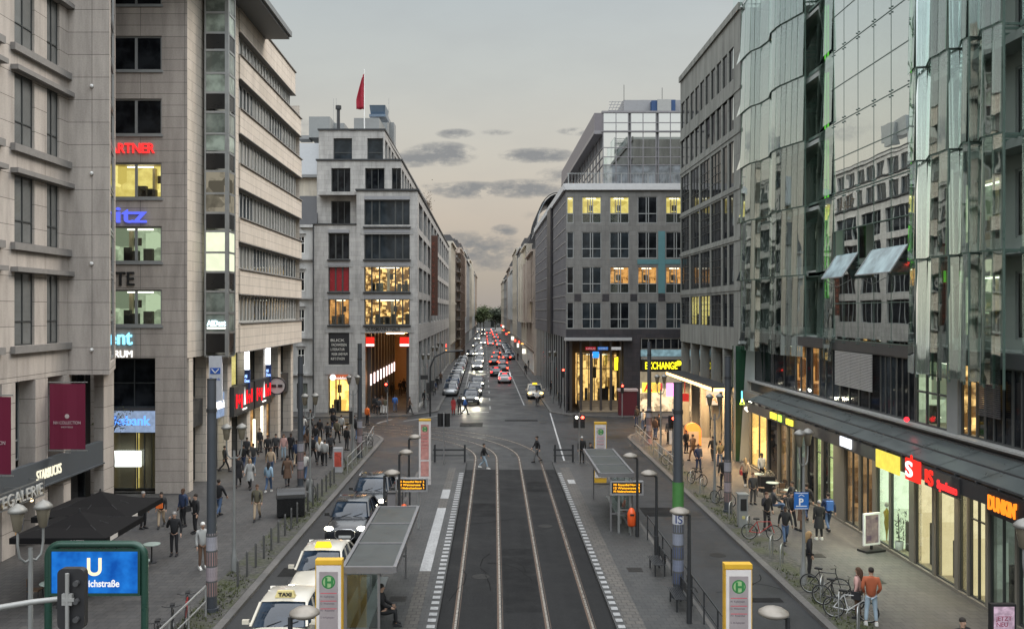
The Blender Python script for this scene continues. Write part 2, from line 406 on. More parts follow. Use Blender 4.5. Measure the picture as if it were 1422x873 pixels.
RZ = -.12
def struct(name, mb, mat): return tag(mb.build(name, mat), kind='structure')
struct('ground', MB().quad((-3000,-300,-.3),(3000,-300,-.3),(3000,4000,-.3),(-3000,4000,-.3)), MG_far)
struct('road', MB().quad((-120,0,RZ),(120,0,RZ),(120,700,RZ),(-120,700,RZ)), MG_road)
struct('tram_track_bed', MB().quad((-1.9,0,RZ+.004),(3.94,0,RZ+.004),(3.94,57,RZ+.004),(-1.9,57,RZ+.004)), MG_track)
MG_cross = ground_mat('crossing_asphalt', (.034,.034,.034), .65, .3, .3, 14, .5, spec=.3)
struct('tram_crossing_paving', MB().quad((-1.9,57,RZ+.004),(3.94,57,RZ+.004),(3.94,60.5,RZ+.004),(-1.9,60.5,RZ+.004)), MG_cross)
def rounded(x0, y0, x1, y1, r, corner):   # rectangle with one rounded corner
    pts = []
    for cx, cy, k in ((x0,y0,'bl'),(x1,y0,'br'),(x1,y1,'tr'),(x0,y1,'tl')):
        if k != corner: pts.append((cx, cy)); continue
        a0 = {'bl': PI, 'br': 1.5*PI, 'tr': 0, 'tl': .5*PI}[k]
        ox = cx + (r if 'l' in k else -r); oy = cy + (r if 'b' in k else -r)
        for i in range(13): a = a0 + PI/2*i/12; pts.append((ox+r*math.cos(a), oy+r*math.sin(a)))
    return pts
def drift(x, y): return x - .011*max(0, y-88)
def slab(name, poly, mat, z1=0.0): return struct(name, MB().prism(poly, -.29, z1), mat)
slab('pavement_left', rounded(-90, 0, -8.8, 75, 6, 'tr'), MG_walk)
slab('pavement_right', rounded(10.75, 0, 90, 75, 5, 'tl'), MG_walk)
slab('pavement_far_left', [(-90,85),(-12,85),(-8,86.2),(-5.9,89.5),(-7.3,600),(-90,600)], MG_walk)
slab('pavement_far_right', [(90,85),(12,85),(7.6,86),(5.8,89),(drift(5.5,600),600),(90,600)], MG_walk)
def edge_strip(name, pts, w_, z0, z1, mat):
    mb = MB()
    for a, b in zip(pts[:-1], pts[1:]):
        a = V((*a, 0)); b = V((*b, 0)); d = (b-a).normalized(); n = V((-d.y, d.x, 0))*w_
        vs = [a, b, b+n, a+n]; vs = [V((q.x,q.y,z0)) for q in vs] + [V((q.x,q.y,z1)) for q in vs]
        mb.add(vs, [(4,5,6,7),(0,1,5,4),(2,3,7,6),(1,2,6,5),(3,0,4,7)])
    return struct(name, mb, mat)
def arc(cx, cy, r, a0, a1, n=12): return [(cx+r*math.cos(a0+(a1-a0)*i/n), cy+r*math.sin(a0+(a1-a0)*i/n)) for i in range(n+1)]
edge_strip('kerb_left', [(-8.5, 0), (-8.5, 69)] + arc(-14.8, 69, 6.3, 0, PI/2)[1:] + [(-90, 75.3)], .28, -.28, .012, MG_kerb)
edge_strip('kerb_right', [(10.45, 0), (10.45, 70)] + arc(15.75, 70, 5.3, PI, PI/2)[1:] + [(90, 75.3)], -.28, -.28, .012, MG_kerb)
edge_strip('kerb_far_left', [(-90, 84.7), (-12,84.7),(-7.8,86),(-5.6,89.4),(-7.0,600)], .28, -.28, .012, MG_kerb)
edge_strip('kerb_far_right', [(90,84.7),(12,84.7),(7.4,85.8),(5.5,88.9),(drift(5.2,600),600)], -.28, -.28, .012, MG_kerb)
struct('verge_left', MB().quad((-10.1,0,.004),(-8.8,0,.004),(-8.8,66,.004),(-10.1,66,.004)), MG_verge)
struct('verge_right', MB().quad((10.75,0,.004),(12.0,0,.004),(12.0,66,.004),(10.75,66,.004)), MG_verge)
slab('platform_left', [(-4.6,0),(-1.8,0),(-1.8,59.5),(-4.0,59.5),(-4.6,55)], MG_plat, .004)
slab('platform_right', [(3.84,0),(6.75,0),(6.75,55),(6.0,59.5),(3.84,59.5)], MG_plat, .004)
edge_strip('platform_kerb_left', [(-4.75,0),(-4.75,55),(-4.1,59.65),(-1.8,59.65)], -.15, -.28, .012, MG_kerb)
edge_strip('platform_kerb_right', [(6.9,0),(6.9,55),(6.1,59.65),(3.84,59.65)], .15, -.28, .012, MG_kerb)
struct('guide_strip_right', MB().quad((4.15,0,.009),(4.75,0,.009),(4.75,57,.009),(4.15,57,.009)), MG_strip)
struct('guide_strip_left', MB().quad((-2.85,0,.009),(-2.4,0,.009),(-2.4,57,.009),(-2.85,57,.009)), MG_strip)
mk = MB(); 
for y0, y1 in ((34.3,45.3),(47.6,50.0)): mk.quad((-2.84,y0,.014),(-2.41,y0,.014),(-2.41,y1,.014),(-2.84,y1,.014))
mk.box(4.3,4.7,51.7,52.9,.010,.016)
struct('platform_line_marking', mk, MG_paint)
mk = MB(); y = 20.0
while y < 55:
    for x0, x1 in ((-2.12,-1.86),(3.9,4.12)): mk.quad((x0,y,.014),(x1,y,.014),(x1,y+.3,.014),(x0,y+.3,.014))
    y += .58
struct('platform_edge_marking', mk, MG_paint)
# road paint
mk = MB(); z = RZ+.005
def pl(a, b, w_): 
    a = V((*a,0)); b = V((*b,0)); d = (b-a).normalized(); n = V((-d.y,d.x,0))*w_/2
    mk.quad(*[(q.x,q.y,z) for q in (a-n,b-n,b+n,a+n)][::1])
pl((5.6,91),(4.7,59.9),.12)
pl((-13,62.9+14),(-13,84),.3); pl((G(470,600)),(G(545,580)),.16); pl(G(400,606),G(470,590),.3); pl(G(610,575),G(560,583),.14)
for i in range(30): 
    y0 = 92+i*9; pl((drift(-.35,y0),y0),(drift(-.35,y0+3),y0+3),.13)
pl((drift(-3.4,96),96),(drift(-3.4,240),240),.11); pl((drift(3.3,96),96),(drift(3.3,240),240),.11)
pl((-3.2,89.5),(-.5,89.5),.4); pl((6.9,28),(6.9,28.01),.01)
struct('road_markings', mk, MG_paint)
# rails
MR_rail = pm('polished_rail_steel', (.42,.37,.32), .28, .9, .35, 5)
MR_slot = pm('rail_groove', (.015,.014,.013), .8)
MR_rust = pm('rusty_rail_edge', (.10,.065,.045), .7, .2, .4, 6)
cxr, cyr = -16.9, 61.0
rm = MB(); rs_ = MB()
def rail_path(x):
    p = [(x, 0), (x, 20), (x, 40), (x, cyr)]; r = x - cxr
    p += [(cxr+r*math.cos(a), cyr+r*math.sin(a)) for a in [PI/2*i/28 for i in range(1, 29)]]
    p.append((-60, cyr+r)); return p
def ribbon(mb, path, w_, z, mat=0):
    pts = [V((*q,0)) for q in path]; L = []
    for i, q in enumerate(pts):
        d = (pts[min(i+1,len(pts)-1)] - pts[max(i-1,0)]).normalized(); n = V((-d.y,d.x,0))
        L.append((q-n*w_/2, q+n*w_/2))
    for (a,b),(c,d) in zip(L[:-1], L[1:]): mb.quad((a.x,a.y,z),(c.x,c.y,z),(d.x,d.y,z),(b.x,b.y,z), mat)
for x in (-1.23, .2, 1.72, 3.14):
    pth = rail_path(x)
    ribbon(rm, pth, .19, RZ+.008, 2); ribbon(rm, pth, .065, RZ+.014, 0); ribbon(rm, [(a+.055,b) for a,b in pth], .04, RZ+.0125, 1)
struct('tram_rails', rm, [MR_rail, MR_slot, MR_rust])
# joint cuts and repair patches in the asphalt
pt = MB()
MG_patch = ground_mat('asphalt_repair', (.014,.014,.0145), .75, .2, .3, 14, 1, spec=.1)
for (x0,x1,y0,y1) in ((.35,1.6,30,38),(1.9,3.0,50,53),(-1.1,.05,44,47),(-8.2,-6.6,34,35.2),(7.4,9.0,44,46),(8.4,10,31,31.5),(-3,-1,78,81),(1,4,82,83.2),(-8,-5.2,52,52.6)):
    zz = RZ + (.009 if -1.9 < x0 < 3.9 and y0 < 60 else .004)
    pt.quad((x0,y0,zz),(x1,y0,zz),(x1,y1,zz),(x0,y1,zz))
struct('asphalt_patches', pt, MG_patch)
# dark paving that follows the curved tracks, manholes and sealed joints
cb_ = MB()
for xm in (-.52, 2.43): ribbon(cb_, [q for q in rail_path(xm) if q[1] >= 60.4], 2.3, RZ+.003+(.002 if xm > 0 else 0))
struct('curved_track_paving', cb_, ground_mat('curve_asphalt', (.022,.022,.0225), .6, .3, .35, 14, .5, spec=.35))
mh = MB()
for (x_,y_,zz_) in ((-6.6,48.5,0),(-7.6,30.2,0),(9.2,37,0),(8.4,52,0),(-.5,34,.006),(2.4,42,.006),(-2.5,79,0),(4.4,80.5,0),(-5.6,73,0),(8,64,0),(1.5,97,0),(-2,112,0)):
    mh.lathe([(.001,.003),(.24,.003),(.26,.006),(.33,.006),(.34,.002)], (x_,y_,RZ+zz_+.001), 20)
for (x_,y_) in ((-12.3,38),(-14.2,46),(13.1,36.5),(14.0,33),(-3.3,31),(5.4,34.5)): mh.box(x_-.28,x_+.28,y_-.28,y_+.28,.004,.010)
struct('manhole_covers', mh, pm('manhole_iron', (.022,.021,.02), .6, .2, .3, 8, .4, .2))
jb_ = MB(); rr = random.Random(31)
for k in range(34):
    x_, y_ = rr.choice([rr.uniform(-8.3,-5), rr.uniform(7.2,10.2), rr.uniform(-6,10), rr.uniform(-1.6,3.7)]), rr.uniform(24,58)
    if -4.9 < x_ < -1.9 or 3.84 < x_ < 7: continue
    zz_ = RZ+(.0115 if -1.9 < x_ < 3.9 else .0055); q = V((x_,y_,0)); a = rr.choice([0, PI/2])+rr.uniform(-.3,.3)
    for s_ in range(rr.randint(3,8)):
        if -4.9 < q.x < -1.9 or 3.7 < q.x < 7 or q.x > 10.3 or q.x < -8.3 or q.y > 56.5: break
        e = q + V((math.cos(a), math.sin(a), 0))*rr.uniform(.3,.7); a += rr.uniform(-.4,.4)
        if -4.9 < e.x < -1.9 or 3.7 < e.x < 7 or (q.x > 3.9) != (e.x > 3.9) or (q.x < -1.9) != (e.x < -1.9): break
        n_ = V((-(e-q).y, (e-q).x, 0)).normalized()*.018
        jb_.quad((q.x-n_.x,q.y-n_.y,zz_),(e.x-n_.x,e.y-n_.y,zz_),(e.x+n_.x,e.y+n_.y,zz_),(q.x+n_.x,q.y+n_.y,zz_)); q = e
struct('tar_seams', jb_, pm('tar_seam', (.008,.008,.008), .8, 0, .15, 3, 0, .1))
# tufts of grass on the verges
gm = MB(); rr = random.Random(3)
for i in range(2600):
    side = rr.random() < .5
    x = rr.uniform(-10.0,-8.9) if side else rr.uniform(10.85,11.9); y = rr.choice([rr.uniform(24,62), rr.gauss(31,3), rr.gauss(45,4)])
    if math.sin(y*1.3+x*3)+math.sin(y*.47) < -.1: continue
    for k in range(3):
        a = rr.uniform(0, 6.28); h = rr.uniform(.03,.11); dx, dy = math.cos(a)*.02, math.sin(a)*.02
        q = (x+rr.uniform(-.05,.05), y+rr.uniform(-.05,.05))
        gm.add([(q[0]-dx,q[1]-dy,0),(q[0]+dx,q[1]+dy,0),(q[0]+dy*2,q[1]-dx*2,h)], [(0,1,2)])
tag(gm.build('grass', pm('dry_grass', (.06,.07,.025), .9, 0, .5, 2), uv=False), 'short weeds and grass growing between the verge cobbles', None, None, 'stuff')
# ================================================================== facades
class Fac:
    def __init__(s, p0, p1):
        s.p0 = V((*p0, 0)); s.p1 = V((*p1, 0)); s.d = (s.p1-s.p0).normalized(); s.L = (s.p1-s.p0).length
        s.n = V((s.d.y, -s.d.x, 0)); s.a = math.atan2(s.d.y, s.d.x)
    def pt(s, u, z, o=0.0): q = s.p0 + s.d*u + s.n*o; return V((q.x, q.y, z))
    def u(s, px):
        k = (px-CX)/F; return (k*s.p0.y - s.p0.x)/(s.d.x - k*s.d.y)
    def Y(s, px): return s.p0.y + s.d.y*s.u(px)
    def z(s, px, py): return ZZ(py, s.Y(px))
def wall(mb, f, z0, z1, ops=(), depth=.3, mat=0, u0=0.0, u1=None, rmat=None):
    u1 = f.L if u1 is None else u1
    us = sorted(set([u0, u1] + [min(max(v, u0), u1) for o in ops for v in o[:2]])); zs = sorted(set([z0, z1] + [min(max(v, z0), z1) for o in ops for v in o[2:4]]))
    # merge runs of solid cells in each row
    for j in range(len(zs)-1):
        zc = (zs[j]+zs[j+1])/2; run = None
        for i in range(len(us)-1):
            uc = (us[i]+us[i+1])/2
            hole = any(o[0] < uc < o[1] and o[2] < zc < o[3] for o in ops)
            if not hole and run is None: run = us[i]
            if (hole or i == len(us)-2) and run is not None:
                e = us[i] if hole else us[i+1]
                mb.quad(f.pt(run,zs[j]), f.pt(e,zs[j]), f.pt(e,zs[j+1]), f.pt(run,zs[j+1]), mat); run = None
    rm_ = mat if rmat is None else rmat
    for a, b, c, d in [o[:4] for o in ops]:
        mb.quad(f.pt(a,c), f.pt(a,c,-depth), f.pt(a,d,-depth), f.pt(a,d), rm_)
        mb.quad(f.pt(b,c,-depth), f.pt(b,c), f.pt(b,d), f.pt(b,d,-depth), rm_)
        mb.quad(f.pt(a,d,-depth), f.pt(b,d,-depth), f.pt(b,d), f.pt(a,d), rm_)
        mb.quad(f.pt(a,c), f.pt(b,c), f.pt(b,c,-depth), f.pt(a,c,-depth), rm_)
def fbox(mb, f, u0, u1, z0, z1, o0, o1, mat=0):
    P = [f.pt(u0,z0,o1), f.pt(u1,z0,o1), f.pt(u1,z0,o0), f.pt(u0,z0,o0)]; Q = [V((p.x,p.y,z1)) for p in P]
    mb.add(P+Q, [(0,3,2,1),(4,5,6,7),(0,1,5,4),(1,2,6,5),(2,3,7,6),(3,0,4,7)], mat)
WM = {}
def window(par, f, u0, u1, z0, z1, cols=1, rows=(), inset=.2, fw=.07, fmat=None, gmat=None, name='window', lit=None, mull=None, label=None, panes=True, sillb=0.0):
    """a window part: frame mesh; pane (and lit room) as sub-parts; local x along the wall, y inwards"""
    W, Hh = round(u1-u0, 3), round(z1-z0, 3); fmat = fmat or M_frame; gmat = gmat or G_dark; mull = mull or fw*.8
    cs = cols if isinstance(cols, (list, tuple)) else [i/cols for i in range(1, cols)]
    key = (W, Hh, tuple(cs), tuple(rows), inset, fw, fmat.name, gmat.name, lit.name if lit else '', mull, sillb)
    if key not in WM:
        b = MB(); y0, y1 = inset, inset+.08
        b.box(0, fw, y0, y1, 0, Hh); b.box(W-fw, W, y0, y1, 0, Hh); b.box(fw, W-fw, y0, y1, 0, fw); b.box(fw, W-fw, y0, y1, Hh-fw, Hh)
        for c in cs: b.box(W*c-mull/2, W*c+mull/2, y0-.015, y1-.01, fw, Hh-fw)
        for r in rows: b.box(fw, W-fw, y0-.006, y1-.014, Hh*r-mull/2, Hh*r+mull/2)
        if sillb: b.box(-.08, W+.08, -sillb, inset-.002, -.12, -.004)
        fm = b.mesh(name, [fmat], uv=False)
        g = MB(); g.box(fw*.5, W-fw*.5, y0+.03, y0+.05, fw*.5, Hh-fw*.5); gm_ = g.mesh('pane', [G_clear if lit and lit is not L_red else gmat], uv=False)
        lm = None
        if lit:
            l = MB(); dp = 1.1 if lit is not L_red else .15
            l.quad((0,y1+dp,0),(W,y1+dp,0),(W,y1+dp,Hh),(0,y1+dp,Hh), 0)
            if lit is not L_red:
                l.quad((0,y1+.02,0),(0,y1+dp,0),(0,y1+dp,Hh),(0,y1+.02,Hh), 0); l.quad((W,y1+.02,0),(W,y1+dp,0),(W,y1+dp,Hh),(W,y1+.02,Hh), 0)
                l.quad((0,y1+.02,Hh-.01),(W,y1+.02,Hh-.01),(W,y1+dp,Hh-.01),(0,y1+dp,Hh-.01), 1); l.quad((0,y1+.02,.01),(W,y1+.02,.01),(W,y1+dp,.01),(0,y1+dp,.01), 1)
                rr = random.Random(len(WM))
                for k in range(int(W*1.6)):
                    x = rr.uniform(.1, W-.4); h = rr.uniform(.3, .5)*Hh*.9; l.box(x, x+rr.uniform(.2,.5), y1+.4, y1+.7, 0.02, h, 2)
            if lit is not L_red:
                l.box(W*.25, W*.75, y1+.45, y1+.55, Hh-.16, Hh-.1, 4)
                if W > 1.8: px0 = rr.uniform(.2,.7)*W; l.box(px0, px0+W*.06, y1+.8, y1+1.05, .02, Hh*.92, 1); l.box(px0+.2, min(W-.1, px0+.6), y1+1.0, y1+1.08, Hh*.5, Hh*.72, 2)
            if lit is not L_red and tuple(rows) == (.36,): l.box(.02, W-.02, y1+.02, y1+.05, .02, Hh*.36, 3)
            lm = l.mesh('lit_room', [lit, pm('room_wall', (.5,.42,.3), .8), pm('room_furniture', (.05,.04,.03), .7), pm('dark_parapet_panel', (.01,.01,.012), .5), em('room_ceiling_tube', (1,.95,.8), 4)], uv=False)
        WM[key] = (fm, gm_, lm)
    fm, gm_, lm = WM[key]
    q = f.pt(u0, z0) - WL[par.name]
    o = link(name, fm, par, tuple(q), f.a)
    link('pane', gm_, o)
    if lm: link('lit_room' if lit is not L_red else 'curtain', lm, o)
    if label: o['label'] = label
    return o
def text(parent, s, f=None, pos=None, d=None, size=1.0, width=None, mat=None, ext=.03, name='lettering', align='LEFT', bold=0.0, rz=None):
    bold = min(bold, .012)
    """letters standing on a surface. pos = world point of the baseline start, d = reading direction"""
    cu = bpy.data.curves.new(name, 'FONT'); cu.body = s; cu.size = size; cu.extrude = ext; cu.align_x = align; cu.offset = bold
    t = bpy.data.objects.new('tmp_text', cu); C.objects.link(t)
    dg = bpy.context.evaluated_depsgraph_get(); me = bpy.data.meshes.new_from_object(t.evaluated_get(dg))
    C.objects.unlink(t); bpy.data.objects.remove(t)
    if len(me.vertices) == 0: return None
    xs = [v_.co.x for v_ in me.vertices]; k = width/(max(xs)-min(xs)) if width else 1.0
    x = V(d).normalized(); up = V((0,0,1)); n = x.cross(up)
    off = WL.get(parent.name, V((0,0,0))) if parent else V((0,0,0))
    x0 = min(xs) if align == 'LEFT' else 0
    for v_ in me.vertices:
        q = V(pos) + x*(v_.co.x-x0)*k + up*v_.co.y + n*v_.co.z - off; v_.co = q
    me.materials.clear(); me.materials.append(mat)
    return link(name, me, parent)
E_white = em('white_lit_letters', (1,1,.95), 1.6); E_blue = em('blue_lit_letters', (.12,.28,1.0), 2.6); E_cyan = em('cyan_lit_letters', (.25,.75,1.0), 2.2)
E_red = em('red_lit_letters', (1,.03,.02), 1.7); E_cream = em('cream_lit_letters', (1,.93,.7), 3.0); E_or = em('orange_lit_letters', (1,.25,.02), 1.7)
E_yel = em('yellow_lit_sign', (1,.85,.08), 1.6); E_green = em('green_neon', (.16,.8,.07), .7); E_led = em('amber_led', (1,.42,.02), 3.0)
E_wbox = em('white_lit_box', (.9,.93,1), 1.6, .2); E_warm = em('warm_strip_light', (1,.62,.25), 4.0); E_bbox = em('pale_blue_lit_box', (.42,.55,.8), .75, .25)

# ------------------------------------------------------------------ hotel (left edge)
ho = thing('hotel_building', 'beige limestone hotel at the left edge with dark red banners and ledges under its windows', 'building', (-19.5, 41, 0))
fA = Fac((-19.5, 18), (-19.5, 41.2)); fB = Fac((-19.5, 41.2), (-17.6, 41.2)); fC = Fac((-17.6, 41.2), (-19.3, 45.9))
rows = [(8.48,11.5),(12.7,15.5),(16.7,19.67),(20.76,23.7),(24.9,27.8),(29,31.8)]
bays = []
for k in range(4):
    o_ = k*5.3
    bays += [(36.6-o_-18, 38.2-o_-18), (39.25-o_-18, 40.4-o_-18)]
ops = [(a, b, z0, z1) for z0, z1 in rows for a, b in bays]
wb = MB(); wall(wb, fA, 7.03, 33, ops, .22)
wall(wb, fB, 7.03, 33); wall(wb, fC, 7.03, 33, [(.9, 4.2, 7.5, 32.5)], .1)
wb.prism([(-19.5,41.2),(-17.6,41.2),(-19.3,45.9),(-30,45.9),(-30,41.2)], 7.0, 7.028)
wb.prism([(-30,18),(-19.52,18),(-19.52,45.7),(-30,45.7)], 32.9, 33.3); wb.quad((-30,45.9,7),(-19.3,45.9,7),(-19.3,45.9,33),(-30,45.9,33)); wb.quad((-30,18,0),(-19.5,18,0),(-19.5,18,33),(-30,18,33)); wb.quad((-30,18,7.02),(-19.5,18,7.02),(-19.5,41.2,7.02),(-30,41.2,7.02))
wb.build('wall', [M_hotel], ho)
for z0, z1 in rows:
    for k in range(4):
        a = 36.3-18-k*5.3; b = 41.19-18-k*5.3 if k == 0 else 40.9-18-k*5.3
        lb = MB(); fbox(lb, fA, a, b, z0-.30, z0-.003, .002, .2); lb.build('ledge', M_sill, ho); lb = MB(); fbox(lb, fA, a, b, z1+.003, z1+.2, .002, .32); lb.build('ledge', M_sill, ho)
for z0, z1 in rows:
    for a, b in bays: window(ho, fA, a, b, z0, z1, 2, (.33,), .1, .06, M_framed, G_hotel)
for i, z0 in enumerate([7.6+2.05*k for k in range(12)]):
    window(ho, fC, .95, 4.15, z0, z0+1.95, 1, (), .04, .12, M_steel, R.choice([G_dark, G_dark2]), name='side_pane')
for z_ in (ZZ(120,41.2), ZZ(241,41.2), ZZ(366,41.2), ZZ(485.5,41.2)):
    MB().sphere((XX(128,41.2), 41.14, z_), .09, 10).build('wall_lamp', pm('frosted_lamp', (.7,.7,.68), .3), ho)
# ground floors: pillars, glazing, fascia
pb = MB()
pb.box(-19.78,-19.3,44.5,45.7,0,7.0)
for y0, y1 in ((40.7,41.4),(38.2,39.25),(35.6,36.6),(33,33.7),(30.5,31.5),(28,28.8)): pb.box(-20.2,-19.46,y0,y1,0,7.0)
pb.build('pillar', [M_hotel], ho)
fg = Fac((-20.1, 24), (-20.1, 45.4))
for y0, y1 in ((36.6,38.2),(39.3,40.7),(41.4,44.4),(33.7,35.6),(31.5,33)):
    window(ho, fg, y0-24, y1-24, 3.6, 7.0, 2, (.25,), .05, .09, M_frame, G_dark2)
    window(ho, fg, y0-24, y1-24, .1, 2.4, 1, (), .05, .09, M_framed, G_dark, name='shop_window', lit=L_or if y0 < 41 else None)
window(ho, Fac((-20.1,45.5),(-19.78,45.5)), 0, .3, .1, 6.9, 1, (), .0, .05, M_framed, G_dark)
fb_ = MB(); fb_.box(-19.62,-19.32,30,44.48,2.45,3.5); fb_.box(-19.62,-19.22,30,44.48,2.38,2.448)
fb_.build('fascia', pm('slate_blue_fascia', (.07,.08,.09), .5), ho)
fwin = MB(); fwin.box(-30,-20.35,24,45.4,0,7.0); fwin.build('recessed_wall', pm('dim_inner_wall', (.1,.09,.08), .8), ho)
text(ho, 'STARBUCKS', pos=(-19.31, 38.0, 2.72), d=(0,1,0), size=.62, width=2.15, mat=em('soft_cream_letters', (1,.93,.7), 1.2), name='shop_lettering')
def banner(yb, label):
    t = thing('hotel_banner', label, 'banner', (-18.6, yb, 3.8), group='dark red hotel banners')
    b = MB(); 
    for i in range(8):
        x0, x1 = -19.4+i*1.56/8, -19.4+(i+1)*1.56/8; z0, z1 = 3.88, 6.74
        y0 = yb+.02*math.sin(i*1.3); y1 = yb+.02*math.sin((i+1)*1.3)
        b.add([(x0,y0,z0),(x1,y1,z0),(x1,y1,z1),(x0,y0,z1),(x0,y0+.02,z0),(x1,y1+.02,z0),(x1,y1+.02,z1),(x0,y0+.02,z1)],[(0,1,2,3),(7,6,5,4),(0,4,5,1),(3,2,6,7)])
    b.build('banner_cloth', pm('wine_red_cloth', (.15,.008,.035), .8, 0, .12, 1), t)
    b = MB().tube([(-19.6,yb,6.80),(-17.75,yb,6.80)], .025, 8).tube([(-19.6,yb,3.82),(-17.75,yb,3.82)], .025, 8).box(-18.7,-18.5,yb-.05,yb+.07,3.7,3.85)
    b.build('banner_rod', M_steel, t)
    mw = pm('pale_print', (.5,.42,.42), .7)
    text(t, 'NH COLLECTION', pos=(-19.22, yb-.03, 4.98), d=(1,0,0), size=.19, width=1.18, mat=mw, ext=.003, name='banner_lettering')
    text(t, 'HOTELS', pos=(-18.88, yb-.03, 4.82), d=(1,0,0), size=.1, width=.5, mat=mw, ext=.003, name='banner_lettering')
    m = MB()
    for k in range(8): a = k*PI/4; m.sphere((-18.63+.07*math.cos(a), yb-.03, 5.32+.07*math.sin(a)), .035, 8, 0, 1, 1, .2)
    m.sphere((-18.63, yb-.03, 5.32), .05, 8, 0, 1, 1, .2); m.build('banner_emblem', mw, t)
banner(39.3, 'dark red hotel banner with white emblem beside the corner pillar, the farther of two')
banner(33.25, 'dark red hotel banner cut by the left picture edge, the nearer of two')
sg = thing('cafe_name_sign', 'open metal letter sign over the cafe entrance at the left edge', 'sign', (-18.7, 36, 2.3))
b = MB(); b.bar((-18.7,31.5,2.3),(-18.7,37.4,2.3),.05); b.bar((-18.7,31.5,2.95),(-18.7,37.4,2.95),.05)
for y_ in (31.5,33.5,35.5,37.4): b.bar((-18.7,y_,2.3),(-18.7,y_,2.95),.04); b.bar((-18.7,y_,2.95),(-19.3,y_,2.95),.03)
b.build('sign_frame', M_steel, sg)
text(sg, 'ATEGALERIE', pos=(-18.66, 33.2, 2.38), d=(0,1,0), size=.66, width=4.0, mat=pm('pale_metal_letters', (.6,.6,.57), .4, .3), ext=.03, name='sign_letters')
for k in range(4):
    tag(MB().lathe([(.001,0),(.05,.02),(.07,.08),(.03,.14)], (-18.9, 32.6+k*1.4, 2.12), 8).build('spot_lamp', em('warm_bulb', (1,.75,.4), 6)), 'small warm spot lamp under the cafe letter sign', 'lamp', 'spot lamps under the cafe letter sign')

# ------------------------------------------------------------------ bank building
ba = thing('bank_building', 'beige stone bank block with ribbon windows, glass stair bay and overhanging roof slab', 'building', (-18, 60, 0))
f1 = Fac((-30, 48.9), (-16.66, 48.9)); f2 = Fac((-16.66, 48.9), (-16.5, 55.0)); ZT = 29.2
wops = []; winz = []
for y0, y1 in ((-27,7),(50,98),(137,187),(226,275),(314,364),(402,452)): winz.append((ZZ(y1,48.9), ZZ(y0,48.9)))
u160, u225 = f1.u(161)-.35, f1.u(224.5)
ucols = [(u160, u225), (u160-4.2, u225-4.2), (u160-8.4, u225-8.4)]
for a, b in ucols: wops += [(a, b, z0, z1) for z0, z1 in winz]
uo = f1.u(215.5)
wb = MB(); wall(wb, f1, 0, ZT, wops + [(f1.u(158)-.3, uo, 0, ZZ(497,48.9))], .3)
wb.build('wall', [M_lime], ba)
for ci, (a, b) in enumerate(ucols):
    for i, (z0, z1) in enumerate(winz):
        window(ba, f1, a, b, z0, z1, 2, (), .1, .09, M_frame, G_dark, lit=(L_yel if (i == 3 and ci == 0) else None) or (L_green if (i in (4,5) and ci == 0) else None), mull=.14, sillb=.08, label='office window lit bright yellow' if (i == 3 and ci == 0) else None)
sb = MB(); wall(sb, f2, 7.36, ZT)
f3 = Fac((-15.9, 55.0), (-16.15, 75.1))
sb.quad((-16.5,55.0,7.36),(-15.9,55.0,7.36),(-15.9,55.0,ZT),(-16.5,55.0,ZT)); wall(sb, f3, 7.36, ZT, u1=1.1)
bands = [(27.3,29.1,72.6),(24.4,25.86,74.9),(21.0,22.5,75.1),(17.6,19.07,75.1),(14.25,15.7,75.1),(10.98,12.5,75.1),(7.36,9.12,75.1)]
for z0, z1, ye in bands:
    uE = (ye-55.0)
    fbox(sb, f3, 1.1, uE, z0, z1, -.6, .1)
    fbox(sb, f3, 1.1, uE+.12, z1, z1+.07, -.6, .2, 1); fbox(sb, f3, 1.1, uE+.05, z0-.05, z0, -.5, .16, 1)
sb.prism([(-30,49.2),(-16.9,49.2),(-16.4,55),(-16.4,74.9),(-30,74.9)], 7.37, 7.4); sb.prism([(-30,49.2),(-16.9,49.2),(-16.5,55),(-16.5,72.4),(-30,72.4)], 28.7, 29.0)
sb.quad((-30,75,7.4),(-16.2,75,7.4),(-16.2,75,27),(-30,75,27)); sb.quad((-30,48.9,0),(-30,75,0),(-30,75,ZT),(-30,48.9,ZT))
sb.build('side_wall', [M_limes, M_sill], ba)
fw3 = Fac((-16.12, 55.0), (-16.37, 75.1))
hr = [(25.93,27.25),(22.57,24.35),(19.14,20.95),(15.77,17.55),(12.57,14.2),(9.19,10.93)]
M_slat = pm('pale_blind_slats', (.42,.42,.40), .6)
for ri, (z0, z1) in enumerate(hr):
    ue = 72.2-55 if ri == 0 else 74.4-55
    cuts = [1.15, 5.6, 9.9, 14.3, ue]
    for k in range(4):
        a, b = cuts[k]+.08, cuts[k+1]-.08
        wd = window(ba, fw3, a, b, z0+.0, z1, 5, (), .02, .10, M_slat, R.choice([G_blind, G_blind, G_dark2]), mull=.16)
        sl_ = MB(); n_ = int((b-a)/.42)
        for q in range(n_):
            if R.random() < .75: x = .12+q*.42; sl_.rbox((x+.16, .11, (z1-z0)/2), (.26, .015, z1-z0-.24), R.uniform(.2,.9))
        if k == 0 or ri % 2 == 0 or True: sl_.build('blind_slats', M_slat, wd, local=True, uv=False)
